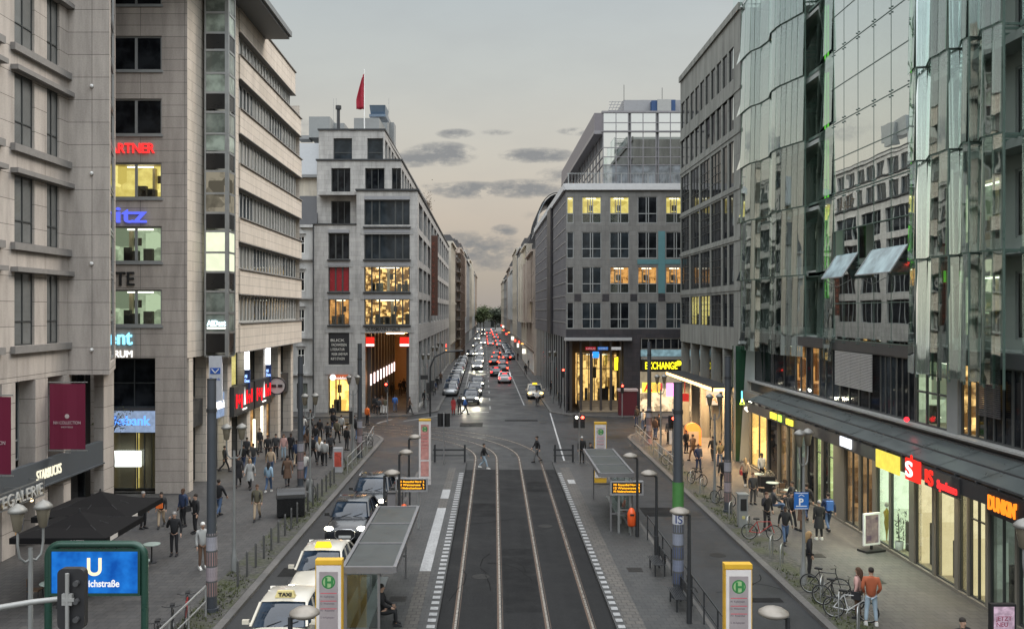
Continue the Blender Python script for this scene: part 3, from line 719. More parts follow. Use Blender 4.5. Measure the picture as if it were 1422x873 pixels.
# glass stair bay
f4 = Fac((-16.4, 51.0), (-15.05, 51.0)); f5 = Fac((-15.05, 51.0), (-15.05, 52.3))
edges = [(458.5,436),(489.5,463)]
zb = []
kinds = ['panel','black','clear'][::1]
y = 489.5
base = [(463,489.5,'black'),(436,460,'sign'),(406,433,'clear'),(379,401,'black'),(352,376,'bright'),(322.6,350,'bright'),(297,317,'black'),(270,294,'room'),(239,268,'roomd'),(213,234,'black'),(187,209,'green'),(157,185.5,'clear'),(130,151.5,'black'),(103,128,'green'),(71,101,'clear'),(47,68,'black'),(19,44,'green'),(-9,19,'clear'),(-36,-14,'black'),(-60,-40,'green')]
gm1 = darkglass('stair_bay_glass', (.10,.115,.10), .12, 1.5); gm2 = darkglass('stair_bay_green_glass', (.17,.20,.17), .2, 1.5); gm3 = pm('black_spandrel', (.008,.008,.008), .3)
E_stair = em('lit_stair_glass', (.95,1,.72), 1.15, .15, 1.5); gm4 = glow_room('dim_room', (.5,.45,.34), .55, (.35,.35,.35), (.9,.9,.8))
frm = MB()
for (ya, yb_, kd) in base:
    z0, z1 = ZZ(yb_,51), ZZ(ya,51); 
    if z1 > ZT: continue
    g = {'black': gm3, 'clear': gm1, 'green': gm2, 'bright': E_stair, 'room': gm4, 'roomd': gm4, 'sign': gm1}[kd]
    b = MB(); fbox(b, f4, .08, f4.L-.12, z0, z1, -.06, -.03); fbox(b, f5, .1, 1.25, z0, z1, -.06, -.03)
    o = b.build('stair_pane', g, ba)
    if kd == 'bright': o['label'] = 'brightly lit pale yellow stair pane'
    fbox(frm, f4, 0, f4.L, z1-.0, z1+.12, -.1, .0); fbox(frm, f5, 0.0, 1.3, z1, z1+.12, -.1, .0)
fbox(frm, f4, 0, .08, 7.36, ZT, -.2, .01); fbox(frm, f4, f4.L-.12, f4.L, 7.36, ZT, -.2, .01); fbox(frm, f5, .003, .1, 7.36, ZT, -.2, .01); fbox(frm, f5, 1.25, 1.4, 7.36, ZT, -.2, .01)
frm.box(-16.4,-15.1,51.05,52.4,7.3,7.36)
frm.build('stair_bay_frame', M_steel, ba)
MB().box(-17.2,-15.95,51.5,54.9,7.4,ZT-.1).build('stair_core', pm('stair_core_grey', (.2,.21,.19), .8), ba)
text(ba, 'AllDent', pos=(-16.25, 50.96, ZZ(452,51)), d=(1,0,0), size=.42, width=1.05, mat=em('pale_cyan_letters', (.7,.9,1), 3), name='bay_lettering', bold=.01)
MB().box(-16.25,-15.2,50.94,50.97,ZZ(456,51)-.03,ZZ(454,51)).build('bay_sign_line', E_white, ba)
# roof slab
rb = MB().box(-24,-14.2,46,62.5,28.75,29.15).box(-14.2,-14.02,46,62.5,28.9,29.25); rb.build('roof_slab', pm('grey_roof_slab', (.15,.16,.165), .6), ba)
# front signs
yf = 48.86
text(ba, 'PARTNER', pos=(XX(145,48.9), yf, ZZ(212.5,48.9)), d=(1,0,0), size=.75, width=(215-145)*.0391, mat=em('red_sign_glow', (1,.04,.04), 1.5), ext=.05, name='roof_lettering', bold=.01)
text(ba, 'itz', pos=(XX(162,48.9), yf, ZZ(309,48.9)), d=(1,0,0), size=1.25, width=1.65, mat=em('violet_blue_glow', (.10,.13,.75), 1.5), ext=.08, name='blue_lettering', bold=.04)
text(ba, 'SUITE', pos=(XX(126,48.9), yf, ZZ(396,48.9)), d=(1,0,0), size=1.05, width=61*.0391, mat=M_black, ext=.05, name='black_lettering', bold=.01)
text(ba, 'AllDent', pos=(XX(102,48.9), yf, ZZ(478,48.9)), d=(1,0,0), size=1.15, width=82*.0391, mat=E_cyan, ext=.05, name='cyan_lettering', bold=.012)
text(ba, 'ZENTRUM', pos=(XX(127,48.9), yf, ZZ(496,48.9)), d=(1,0,0), size=.55, width=57*.0391, mat=E_white, ext=.04, name='white_lettering')
# bank entrance and recess under the corner
f6 = Fac((-30, 50.2), (-18.2, 50.2))
eb = MB()
eb.box(-30, -18.45, 50.6, 52, 0, 7.36)            # inner wall
eb.build('entrance_wall', M_dgran, ba)
s_ = MB().box(-20.95,-18.45,49.0,49.25,ZZ(600,49),ZZ(571,49)); s_.build('entrance_sign', E_bbox, ba)
text(ba, 'Volksbank', pos=(XX(133,48.9), 48.97, ZZ(590,48.9)), d=(1,0,0), size=.72, width=(208-133)*.0391, mat=em('royal_blue_letters', (.1,.3,1.0), 2.2), name='sign_lettering', bold=.01)
window(ba, Fac((-21.2,49.6),(-18.42,49.6)), 0, 2.75, 4.6, 7.3, 2, (.5,), .05, .07, M_framed, G_dark)
window(ba, Fac((-21.2,49.6),(-18.42,49.6)), 0, 1.45, .1, 3.25, 1, (), .05, .06, M_framed, G_dark, name='shop_window', lit=L_yel)
window(ba, Fac((-21.2,49.6),(-18.42,49.6)), 1.5, 2.75, .1, 3.25, 3, (), .05, .06, M_framed, G_dark, name='entrance_door', lit=L_yel)
MB().box(-20.9,-19.4,49.45,49.52,ZZ(648,49.4),ZZ(626,49.4)).build('lit_display', em('white_screen', (.95,1,.95), 2.2), ba)
# ground floor along the street
pb = MB()
pb.box(-17.9,-16.68,49.2,49.9,0,7.36)
pys = [52.4, 56.6, 61.0, 65.4, 69.8, 74.2]
for y_ in pys: pb.box(-17.5, -16.75, y_, y_+.85, 0, 7.37)
pb.build('pillar', [M_limes], ba)
f7 = Fac((-17.35, 50), (-17.35, 75)); fp = [49.9]+pys
mb = MB().box(-30,-18.6,50,75,0,7.36); mb.build('inner_wall', pm('inner_wall_brown', (.17,.14,.11), .8), ba)
for k in range(6):
    a = fp[k]+(.85 if k else 0)-50; b = pys[k]-50
    window(ba, f7, a, b, 4.9, 7.36, 2, (), .05, .08, M_framed, G_dark, lit=[None, None, L_yel, None, None, None][k])
    window(ba, f7, a, b, .1, 3.3, 2, (), .05, .08, M_framed, G_dark, name='shop_window', lit=[None, L_yel, None, L_or, L_or, None][k])
    sgn = MB().box(-17.3,-16.95, a+50.02, b+49.98, 3.35, 4.85)
    sgn.build('fascia', [M_dark, E_bbox, M_dark, M_dark, M_dark, M_dark][k], ba)
text(ba, 'Berliner Volksbank', pos=(-16.9, 53.5, 3.9), d=(0,1,0), size=.7, width=2.9, mat=E_white, name='fascia_lettering')
def steak_sign(y0, y1, lab):
    t = thing('shop_sign', lab, 'sign', (-16.8, (y0+y1)/2, 3.4), group='black shop signs with red towers')
    MB().box(-16.74,-16.45,y0,y1,3.2,5.1).build('sign_box', M_dark, t)
    b = MB(); ym = (y0+y1)/2; n = 7
    for k in range(n):
        yk = y0+.5+(y1-y0-1)*k/(n-1)
        if abs(yk-ym) > .25: b.rbox((-16.43, yk, 4.15+.1*math.sin(k*2.2)), (.04, .2, .9-.3*((k*3)%2)))
    b.rbox((-16.43, ym-1.0, 4.15), (.03,.9,.16)); b.rbox((-16.43, ym+1.0, 4.15), (.03,.9,.16)); b.build('red_lettering', em('deep_red_glow', (1,.02,.03), 1.4), t)
    MB().add([(-16.41,ym-.22,3.75),(-16.41,ym+.22,3.75),(-16.41,ym+.1,4.5),(-16.41,ym+.02,4.95),(-16.41,ym-.1,4.5),(-16.44,ym-.22,3.75),(-16.44,ym+.22,3.75),(-16.44,ym+.02,4.95)], [(0,1,2,3,4)]).box(-16.42,-16.4,ym-.5,ym+.5,3.45,3.55).build('tower_emblem', E_white, t)
steak_sign(57.0, 61.6, 'black box sign with red glowing letters and white tower, nearer of two')
steak_sign(62.0, 66.6, 'black box sign with red glowing letters and white tower, farther of two')
rs2 = thing('round_sign', 'round grey sign with two dark bars on the bank block pillar', 'sign', (-16.3, 66.5, 4.4))
MB().tube([(-16.0,66.4,4.4),(-16.0,66.5,4.4)], .62, 24).build('disc', pm('pale_grey_disc', (.5,.5,.48), .5), rs2)
MB().box(-16.4,-16.06,66.34,66.39,4.3,4.5).box(-15.94,-15.6,66.34,66.39,4.3,4.5).torus((-16.0,66.38,4.4),.62,.05,'y',24,6).build('bars', M_dark, rs2)
for y_, i in ((60.3,0),(66.0,1)):
    t = thing('lit_blade_sign', ['tall white light bar with blue letters on the bank block, nearer of two','tall white light bar with blue letters on the bank block, farther of two'][i], 'sign', (-16.4, y_, 5.2), group='white light bars with blue letters')
    MB().box(-16.72,-16.42,y_,y_+.12,6.0,7.25).build('light_bar', em('cool_white_tube', (.85,.93,1), 5), t)
    MB().box(-16.72,-16.35,y_,y_+.1,4.7,5.98).build('sign_plate', pm('deep_blue_plate', (.03,.06,.2), .5), t)
    text(t, 'All\nDent', pos=(-16.7, y_-.03, 5.45), d=(1,0,0), size=.3, width=.33, mat=em('blue_white', (.35,.55,1), 3), ext=.01)
for y_, z0, z1 in ((53.6,1.3,2.9),(62.5,.3,2.4),(64.6,1.0,3.2)):
    tag(MB().box(-16.75,-16.6,y_,y_+.12,z0,z1).build('light_column', em('cool_white_tube', (.85,.93,1), 5) if y_ < 60 else E_cream), ['slim white light column behind the nearest lamp post','short warm light column on a shop pillar','taller warm light column on a shop pillar'][[53.6,62.5,64.6].index(y_)], 'light')
bl = thing('bank_blade_sign', 'tall white bank sign with blue emblem hanging under the corner of the block', 'sign', (-15.6, 52, 4.4))
yb_ = 51.0
MB().box(XX(290,yb_), XX(308,yb_), yb_, yb_+.2, ZZ(556,yb_), ZZ(494,yb_)).build('sign_panel', pm('pale_panel', (.5,.52,.56), .4), bl)
MB().box(XX(292,yb_), XX(306,yb_), yb_-.02, yb_-.002, ZZ(519,yb_), ZZ(510.5,yb_)).build('emblem', pm('emblem_blue', (.03,.1,.4), .4), bl)
MB().bar((XX(294,yb_), yb_-.03, ZZ(512,yb_)), (XX(299,yb_), yb_-.03, ZZ(517.5,yb_)), .01, .05).bar((XX(304,yb_), yb_-.03, ZZ(512,yb_)), (XX(299,yb_), yb_-.03, ZZ(517.5,yb_)), .01, .05).build('emblem_cross', M_white, bl)
text(bl, 'Bank', pos=(XX(291.5,yb_), yb_-.01, ZZ(528,yb_)), d=(1,0,0), size=.24, width=.6, mat=pm('emblem_blue', (.03,.1,.4), .4), ext=.01)

# ------------------------------------------------------------------ Dussmann block
du = thing('culture_store_building', 'pale grey sandstone store block with stepped top floors, lit windows and rooftop flag', 'building', (-14, 92, 0))
YD = 88.0; m_ = YD/F
def dx(px): return XX(px, YD)
def dz(py): return ZZ(py, YD)
fd = Fac((dx(435.7), YD), (dx(580), YD)); xo = dx(435.7)
U = lambda px: dx(px)-xo
main = [(505.8,569,323.6,360),(505.8,569,369.6,405),(505.8,569,415,451),(456,485,323.6,360),(456,485,369.6,405),(456,485,415,451),(456,485,461,506)]
W_ = MB()
wall(W_, fd, 0, dz(312), [(U(a),U(b),dz(d),dz(c)) for a,b,c,d in main] + [(U(507),U(568),0,dz(462)), (U(456),U(485),.0,dz(521))], .35)
fr = Fac((dx(495), YD), (dx(580), YD)); UR = lambda px: dx(px)-dx(495)
wall(W_, fr, dz(312), dz(265), [(UR(505.8),UR(569),dz(314.6),dz(277.5))], .35)
fs = Fac((dx(580), YD), (dx(580)-.85, 166)); fx = Fac((-18.5,0),(-18,0))
side_rows = [(323.6,360),(369.6,405),(415,451),(277.5,314.6)]
sops = []; nb = 11
for c, d in side_rows:
    for k in range(nb): sops.append((1.6+k*6.9, 1.6+k*6.9+5.6, dz(d), dz(c)))
for k in range(nb): sops.append((1.6+k*6.9, 1.6+k*6.9+5.6, .3, dz(475)))
wall(W_, fs, 0, dz(265), sops, .35)
W_.quad(fs.pt(fs.L,0), V((-30,166,0)), V((-30,166,21.6)), fs.pt(fs.L,21.66)); W_.quad(V((xo,166,0)),V((xo,YD,0)),V((xo,YD,18.3)),V((xo,166,18.3)))
W_.build('wall', [M_duss], du)
# level B and A set back
YB = YD+1.4; YA = YD+2.6
SB = YB/YD
def px_(p, Y): return XX(p, Y)
fB_ = Fac((px_(440,YB), YB), (px_(557.5,YB), YB)); UBx = lambda p: px_(p,YB)-px_(440,YB)
zB = lambda y: ZZ(y, YB)
B_ = MB()
wall(B_, fB_, dz(312)-.1, zB(223), [(UBx(a),UBx(b),zB(d),zB(c)) for a,b,c,d in ((460,486.6,233.5,268),(460,486.6,279,311.5),(507,534,233.5,264),(544,557,233.5,264))], .3)
fBs = Fac((px_(557.5,YB), YB), (px_(557.5,YB)-.7, 160)); 
bops = [(.6+k*3.1, .6+k*3.1+2.3, zB(264), zB(233.5)) for k in range(12)]
wall(B_, fBs, dz(266), zB(223), bops, .3)
fA_ = Fac((px_(442.6,YA), YA), (px_(534,YA), YA)); zA = lambda y: ZZ(y, YA)
wall(B_, fA_, zB(224), zA(181), [(px_(a,YA)-px_(442.6,YA), px_(b,YA)-px_(442.6,YA), zA(222), zA(192)) for a,b in ((463,489),(510,532))], .3)
fAs = Fac((px_(534,YA), YA), (px_(534,YA)-.6, 155)); aops = [(.6+k*3.1, .6+k*3.1+2.3, zA(222), zA(192)) for k in range(10)]
wall(B_, fAs, zB(224), zA(181), aops, .3)
B_.box(px_(442.6,YA)-.0, px_(534,YA), YA+.31, 155, zA(181)-.3, zA(181)-.02); B_.box(px_(440,YB), px_(557.5,YB)-.7, YB+.31, 155, zB(223)-.3, zB(223)-.02); B_.box(dx(440), dx(578)-.85, YD+.36, 160, dz(265)-.35, dz(265)-.03)
B_.quad(V((px_(442.6,YA),155,18)),V((px_(442.6,YA),YA,18)),V((px_(442.6,YA),YA,zA(181))),V((px_(442.6,YA),155,zA(181)))); B_.quad(V((px_(440,YB),155,18)),V((px_(440,YB),YB,18)),V((px_(440,YB),YB,zB(223))),V((px_(440,YB),155,zB(223))))
B_.build('upper_wall', [M_duss], du)
cp = MB()
fbox(cp, fr, -.1, fr.L+.15, dz(265), dz(265)+.18, -.3, .15); fbox(cp, fs, -.1, fs.L, dz(265), dz(265)+.18, -.3, .15)
fbox(cp, fd, -.1, UR(495)+U(495), dz(312), dz(312)+.12, -.6, .1)
fbox(cp, fB_, -.1, fB_.L+.12, zB(223), zB(223)+.15, -.3, .12); fbox(cp, fBs, 0, fBs.L, zB(223)-.003, zB(223)+.147, -.3, .12)
fbox(cp, fA_, -.1, fA_.L+.12, zA(181), zA(181)+.15, -.3, .12); fbox(cp, fAs, 0, fAs.L, zA(181)-.003, zA(181)+.147, -.3, .12)
cp.build('cornice', M_dark, du)
M_bbox_ = pm('grey_blind_box', (.24,.24,.25), .5)
for a, b, c, d in ((505.8,569,277.5,314.6),)+tuple(main[:6]):
    f_, s0 = (fr, UR(a)) if d == 314.6 else (fd, U(a)); s1 = s0+(b-a)*m_
    lt = MB(); fbox(lt, f_, s0, s1, dz(c)+.02, dz(c)+.35, .002, .08); lt.build('blind_box', M_bbox_, du)
    if d != 451 or b-a < 40: lt = MB(); fbox(lt, f_, s0-.35, s1+.35, dz(d)-.75, dz(d)-.15, .002, .05); lt.build('lintel', M_duss2, du)
    lt = MB(); fbox(lt, f_, s0-.1, s1+.1, dz(d)-.14, dz(d)-.02, .002, .22); lt.build('window_sill', M_dark, du)
lt = MB(); fbox(lt, fd, U(447+4), U(490), dz(521)+.1, dz(508), .002, .06); lt.build('lintel', M_duss2, du)
def dwin(f_, a, b, c, d, Y_, x0, **k):
    return window(du, f_, px_(a,Y_)-x0, px_(b,Y_)-x0, ZZ(d,Y_), ZZ(c,Y_), fmat=M_framed, **k)
for a, b, c, d in main:
    big = b-a > 40; lit = None; g = R.choice([G_dark, G_dark2])
    if c in (369.6,) and big: lit = L_warm
    if c == 415: lit = L_warm if big else L_or
    if c == 461: g = G_dark
    if c == 369.6 and not big: g = G_redc
    dwin(fd, a, b, c, d, YD, xo, cols=[.16,.33,.68,.84] if big else 3, rows=(), inset=.22, fw=.09, gmat=g, lit=lit, mull=.14, label='shop window with red curtains' if g is G_redc else None)
window(du, fr, UR(505.8), UR(569), dz(314.6), dz(277.5), [.16,.33,.68,.84], (), .22, .09, M_framed, G_dark2, mull=.14)
for a, b, c, d in ((460,486.6,233.5,268),(460,486.6,279,311.5),(507,534,233.5,264),(544,557,233.5,264)): dwin(fB_, a, b, c, d, YB, px_(440,YB), cols=3 if b-a > 20 else 2, inset=.2, fw=.08, gmat=G_dark)
for a, b in ((463,489),(510,532)): dwin(fA_, a, b, 192, 222, YA, px_(442.6,YA), cols=1, rows=(.35,), inset=.2, fw=.08, gmat=G_dark2)
for o_ in bops[:10]: window(du, fBs, o_[0], o_[1], o_[2], o_[3], 2, (), .15, .08, M_frame, G_dark2, name='window')
for o_ in aops[:9]: window(du, fAs, o_[0], o_[1], o_[2], o_[3], 2, (), .15, .08, M_frame, G_dark2)
for i, o_ in enumerate(sops):
    window(du, fs, o_[0], o_[1], o_[2], o_[3], 4, (), .2, .09, M_frame, G_dark if i < nb*4 else G_dark2, mull=.12, lit=(L_warm if (i >= nb*4 and i % 2) else None))
text(du, 'DUSSMANN HAUS', pos=(dx(508), YD-.06, dz(459.3)), d=(1,0,0), size=.5, bold=.012, width=(552-504)*m_, mat=pm('dark_bronze_letters', (.02,.018,.015), .6), name='name_lettering')
fbm = MB(); fbox(fbm, fd, U(501), U(575), dz(462), dz(452.4), .002, .05); fbm.build('name_band', [M_duss2], du)
# poster window and phone shop
MB().box(dx(457), dx(484.5), YD+.12, YD+.16, dz(505), dz(462)).build('poster_panel', pm('black_poster', (.015,.015,.018), .5), du)
for i, (s, w__) in enumerate((('BLICK', .8), ('FACHWISSEN', .85), ('LITERATUR', .8), ('MUSIK UND FILM', .9), ('AUF 5 ETAGEN', .8))):
    text(du, s, pos=(dx(459)+.1*(i%2), YD+.1, dz(474+i*6.4)), d=(1,0,0), size=.36, width=w__*1.7, mat=pm('chalk_letters', (.6,.58,.52), .7), ext=.01, name='poster_lettering')
window(du, fd, U(456), U(485), 0.02, dz(521)-.02, 2, (), .3, .1, M_framed, G_dark, name='shop_window', lit=glow_room('bright_shop', (1,.62,.16), 3.0, (.45,.4,.35), (1.2,1.2,1.0)))
MB().box(dx(459),dx(484),YD-.3,YD-.02,dz(527),dz(520)).build('shop_sign', em('orange_red_glow', (.9,.22,.1), .7, .3), du)
MB().tube([(dx(463),YD-.36,dz(523.5)),(dx(463),YD-.31,dz(523.5))], .3, 16).build('shop_emblem', E_white, du)
text(du, 'vodafone', pos=(dx(467.5), YD-.33, dz(526)), d=(1,0,0), size=.38, width=1.15, mat=E_white, ext=.01, name='shop_lettering')
# passage
pg = MB(); x0, x1, zt = dx(507), dx(568), dz(462)
pg.quad((x0,YD+.35,0),(x0,YD+26,0),(x0,YD+26,zt),(x0,YD+.35,zt)); pg.quad((x1,YD+.35,0),(x1,YD+26,0),(x1,YD+26,zt),(x1,YD+.35,zt)); pg.quad((x0,YD+.35,zt),(x1,YD+.35,zt),(x1,YD+26,zt),(x0,YD+26,zt)); pg.quad((x0,YD+26,0),(x1,YD+26,0),(x1,YD+26,zt),(x0,YD+26,zt))
pg.build('passage_wall', pm('warm_passage_wall', (.34,.20,.10), .45), du)
for k in range(9):
    y_ = YD+1.5+k*2.6
    MB().box(x0+.02,x0+.4,y_,y_+.5,0,zt-.1).build('passage_pier', pm('dark_pier', (.06,.05,.045), .4), du)
    MB().box(x1-.4,x1-.02,y_,y_+.5,0,zt-.1).build('passage_pier', pm('dark_pier', (.06,.05,.045), .4), du)
    MB().box(x0+.41,x0+.5,y_-.9,y_-.3,2.6,3.7).build('passage_light_box', em('pale_pink_box', (1,.75,.7), 2.2), du)
for k in range(5): MB().box(x0+1.6,x1-.9,YD+4+k*4,YD+4.3+k*4,zt-.2,zt-.1).build('passage_ceiling_light', em('warm_ceiling_light', (1,.58,.25), 22), du)
for a, b in ((508,519.5),(555,568)): MB().box(dx(a),dx(b),YD+.1,YD+.14,dz(481),dz(468)).box(dx(a),dx(b),YD+.08,YD+.12,dz(480.5),dz(477.5),1).build('red_banner', [em('red_glow_panel', (.95,.03,.02), 1.3), E_white], du)
# roof kit
rf = MB()
zr = zA(181)
rf.box(px_(429,95),px_(458,95),95,105,ZZ(191,95),ZZ(162,95)); rf.box(px_(458,95),px_(470,95),99,108,ZZ(183,95),ZZ(168,95)); rf.box(px_(491.5,93),px_(526.5,93),93,100,ZZ(181,93),ZZ(164,93)); rf.box(px_(527,100),px_(538,100),100,106,ZZ(185,100),ZZ(160,100)); rf.box(px_(540,102),px_(547,102),102,104,ZZ(200,102),ZZ(170,102))
rf.box(px_(462,97),px_(478,97),97,104,ZZ(186,97),ZZ(171,97))
rf.build('roof_plant_room', pm('pale_roof_metal', (.22,.23,.23), .55, .1), du)
MB().tube([(px_(470,92),92,zr),(px_(470,92),92,ZZ(152,92))], .16, 10).tube([(px_(470,92),92,ZZ(152,92)),(px_(470,92),92,ZZ(147,92))], .3, 10).build('chimney', M_dark, du)
b = MB().box(px_(512.7,95),px_(535.5,95),95,98,ZZ(162,95),ZZ(158.5,95)); b.add([(px_(514,95),95.5,ZZ(158.5,95)),(px_(534,95),95.5,ZZ(158.5,95)),(px_(534,95),97.5,ZZ(158.5,95)),(px_(514,95),97.5,ZZ(158.5,95)),(px_(513,95),95,ZZ(146,95)),(px_(535,95),95,ZZ(146,95)),(px_(535,95),98,ZZ(146,95)),(px_(513,95),98,ZZ(146,95))],[(0,1,5,4),(1,2,6,5),(2,3,7,6),(3,0,4,7),(4,5,6,7)])
b.build('ventilation_hood', pm('blue_grey_metal', (.14,.19,.25), .35, .6), du)
for p in (467,463,540): MB().tube([(px_(p,96),96,zr),(px_(p,96),96,zr+4.5)], .02, 6).build('aerial', M_steel, du)
fl = thing('flag', 'dark red flag hanging from the pole on the roof of the pale grey store block', 'flag', (px_(505,91), 91, zr))
MB().tube([(px_(506,91),91,zr-.2),(px_(506,91),91,ZZ(97,91))], [.06,.03], 8).build('flagpole', M_white, fl)
b = MB(); n = 10; cols_ = 6; vs = []
for j in range(n+1):
    t_ = j/n; z_ = ZZ(101+51*t_, 91)
    for i in range(cols_+1):
        s_i = i/cols_; wdt = .25+.55*min(1, t_*1.4); x = px_(506,91) - s_i*wdt; yv = 91 + .16*math.sin(s_i*9+t_*3)
        vs.append((x, yv, z_ - .5*s_i*(1-t_)))
b.add(vs, [(j*(cols_+1)+i, j*(cols_+1)+i+1, (j+1)*(cols_+1)+i+1, (j+1)*(cols_+1)+i) for j in range(n) for i in range(cols_)], 0, True)
fo = b.build('flag_cloth', pm('flag_red', (.30,.012,.03), .8), fl); sm = fo.modifiers.new('s','SOLIDIFY'); sm.thickness = .02
# vertical rust coloured sign on the side
vs_ = thing('vertical_store_sign', 'tall rust coloured letter sign on the side wall of the store block', 'sign', (-7.2, 112, 12))
Yv = 108.0; xa = fs.p0.x-.22+.12
MB().box(-7.55,-6.75,Yv,Yv+.25,ZZ(438,Yv),ZZ(327,Yv)).build('sign_panel', pm('dull_rust', (.10,.045,.03), .7), vs_)
for i, s in enumerate('KulturKaufhaus'):
    text(vs_, s, pos=(-7.38, Yv-.03, ZZ(341+i*7.2, Yv)), d=(1,0,0), size=.62, mat=pm('rust_red_letters', (.28,.07,.04), .6), ext=.02, name='sign_letter')
# roof plant at the edge
tp = MB(); rr = random.Random(5)
for k in range(260):
    a = V((px_(598,108)-.3+rr.gauss(0,.35), 107+rr.gauss(0,.8), 21.9+abs(rr.gauss(0,1.0)))); s = .14
    tp.add([a, a+V((rr.uniform(-s,s),rr.uniform(-s,s),rr.uniform(0,s))), a+V((rr.uniform(-s,s),rr.uniform(-s,s),rr.uniform(-s,s)))], [(0,1,2)])
t = thing('roof_shrub', 'reddish shrub growing at the roof edge of the store block', 'plant', (px_(598,108)-.3,107,21.7)); tp.build('foliage', pm('dry_leaves', (.12,.08,.05), .9), t); MB().tube([(px_(598,108)-.3,107,21.5),(px_(598,108)-.3,107,23)], .04, 6).build('stem', pm('bark', (.06,.045,.03), .9), t)

# ------------------------------------------------------------------ old stucco house left of it
st = thing('old_stucco_house', 'older pale stucco house with grey mansard roof between the bank block and the store block', 'building', (-19, 89, 0))
YS = 88.9; fo_ = Fac((XX(360,YS), YS), (XX(435.5,YS), YS)); US = lambda p: XX(p,YS)-XX(360,YS)
so_ = [(US(a),US(b),ZZ(d,YS),ZZ(c,YS)) for a,b in ((413,423),(394,404)) for c,d in ((328,352),(377,404),(429,461),(484,507))]+[(US(412),US(427),.3,ZZ(532,YS))]
b = MB(); wall(b, fo_, 0, ZZ(313,YS), so_, .25); b.box(XX(360,YS),XX(435,YS),YS+.26,110,0.2,ZZ(313,YS)-.1)
for z_ in (316, 361, 415, 470, 521): fbox(b, fo_, 0, fo_.L, ZZ(z_,YS), ZZ(z_-3.5,YS), .002, .3)
for a, b_, c, d in so_[:8]: b.add([fo_.pt(a-.15,d+.25,.15), fo_.pt(b_+.15,d+.25,.15), fo_.pt((a+b_)/2,d+.75,.15), fo_.pt(a-.15,d+.25,.01), fo_.pt(b_+.15,d+.25,.01), fo_.pt((a+b_)/2,d+.75,.01)], [(0,1,2),(0,3,4,1),(1,4,5,2),(2,5,3,0)])
b.build('wall', [M_stucco], st)
for o_ in so_[:8]: window(st, fo_, *o_, 2, (.6,), .1, .08, M_white, G_dark)
window(st, fo_, *so_[8], 3, (.3,.6), .1, .06, M_framed, G_dark, name='shop_window', lit=L_or)
b = MB(); xa, xb = XX(360,YS), XX(440,YS)
b.add([(xa,YS,ZZ(312,YS)),(xb,YS,ZZ(312,YS)),(xb,YS+1.2,ZZ(270,YS)),(xa,YS+1.2,ZZ(270,YS)),(xa,110,ZZ(312,YS)),(xb,110,ZZ(312,YS)),(xb,110,ZZ(270,YS)),(xa,110,ZZ(270,YS))],[(0,1,2,3),(3,2,6,7),(1,5,6,2)])
b.build('slate_roof', pm('black_slate', (.022,.022,.025), .5), st)
b = MB(); b.box(xa,xb,YS+2,108,ZZ(272,YS),ZZ(242,YS)); b.build('attic_wall', [M_cream], st)
b = MB(); b.add([(xa,YS+1.7,ZZ(242,YS)),(xb,YS+1.7,ZZ(242,YS)),(xb,YS+3,ZZ(191,YS)),(xa,YS+3,ZZ(191,YS)),(xa,108,ZZ(191,YS)),(xb,108,ZZ(191,YS)),(xb,108,ZZ(242,YS))],[(0,1,2,3),(3,2,5,4),(1,6,5,2)]); b.box(xa,xb,YS+1.5,YS+1.9,ZZ(243,YS),ZZ(239,YS)); b.box(XX(413,95),XX(429,95),95,97,ZZ(193,95),ZZ(188,95))
b.build('metal_roof', pm('zinc_grey', (.22,.225,.23), .45, .4), st)
MB().tube([(XX(435,87.9),87.9,0),(XX(435,87.9),87.9,ZZ(312,88))], .06, 8).build('downpipe', M_dark, st)

# ------------------------------------------------------------------ granite office block (right)
of = thing('granite_office_building', 'grey granite office block with paired windows, teal cross and glazed penthouse', 'building', (12, 92, 0))
fo = Fac((dx(786), YD), (26, YD)); x0o = dx(786); UO = lambda p: dx(p)-x0o
rowsO = [(273,309.7),(322,358.4),(370.5,407),(419.6,456)]; cwO = [(787.2,796.6)]+[(808+38.8*k, 835+38.8*k) for k in range(6)]
opsO = [(UO(a),UO(b),dz(d),dz(c)) for c,d in rowsO for a,b in cwO]
b = MB(); wall(b, fo, dz(457), dz(264), opsO, .15); b.build('wall', [M_office], of)
for ri, (c, d) in enumerate(rowsO):
    for ci, (a, bb) in enumerate(cwO):
        lit = {(0,0):L_yel,(0,1):L_yel,(0,2):L_yel,(0,4):L_yel,(2,2):L_or,(2,3):L_or,(2,4):L_or,(2,1):None}.get((ri,ci))
        window(of, fo, UO(a), UO(bb), dz(d), dz(c), [.44,.56] if ci else 1, (.36,), .06, .07, M_frame, R.choice([G_dark,G_dark,G_dark2]), lit=lit, mull=.08, label='office window with a yellow lit room' if lit is L_yel else None)
b = MB()
for k in range(5):
    a = 797.5+38.9*k; fbox(b, fo, UO(a), UO(a+9.5), dz(418), dz(408), .002, .03)
b.build('dark_panels', M_dgran, of)
b = MB(); fbox(b, fo, UO(914), UO(923.5), dz(407), dz(321), .004, .05); fbox(b, fo, UO(885), UO(913.9), dz(366.7), dz(360), .004, .045); fbox(b, fo, UO(923.6), UO(975), dz(366.7), dz(360), .004, .045)
b.build('teal_cross', pm('teal_paint', (.08,.185,.20), .5), of)
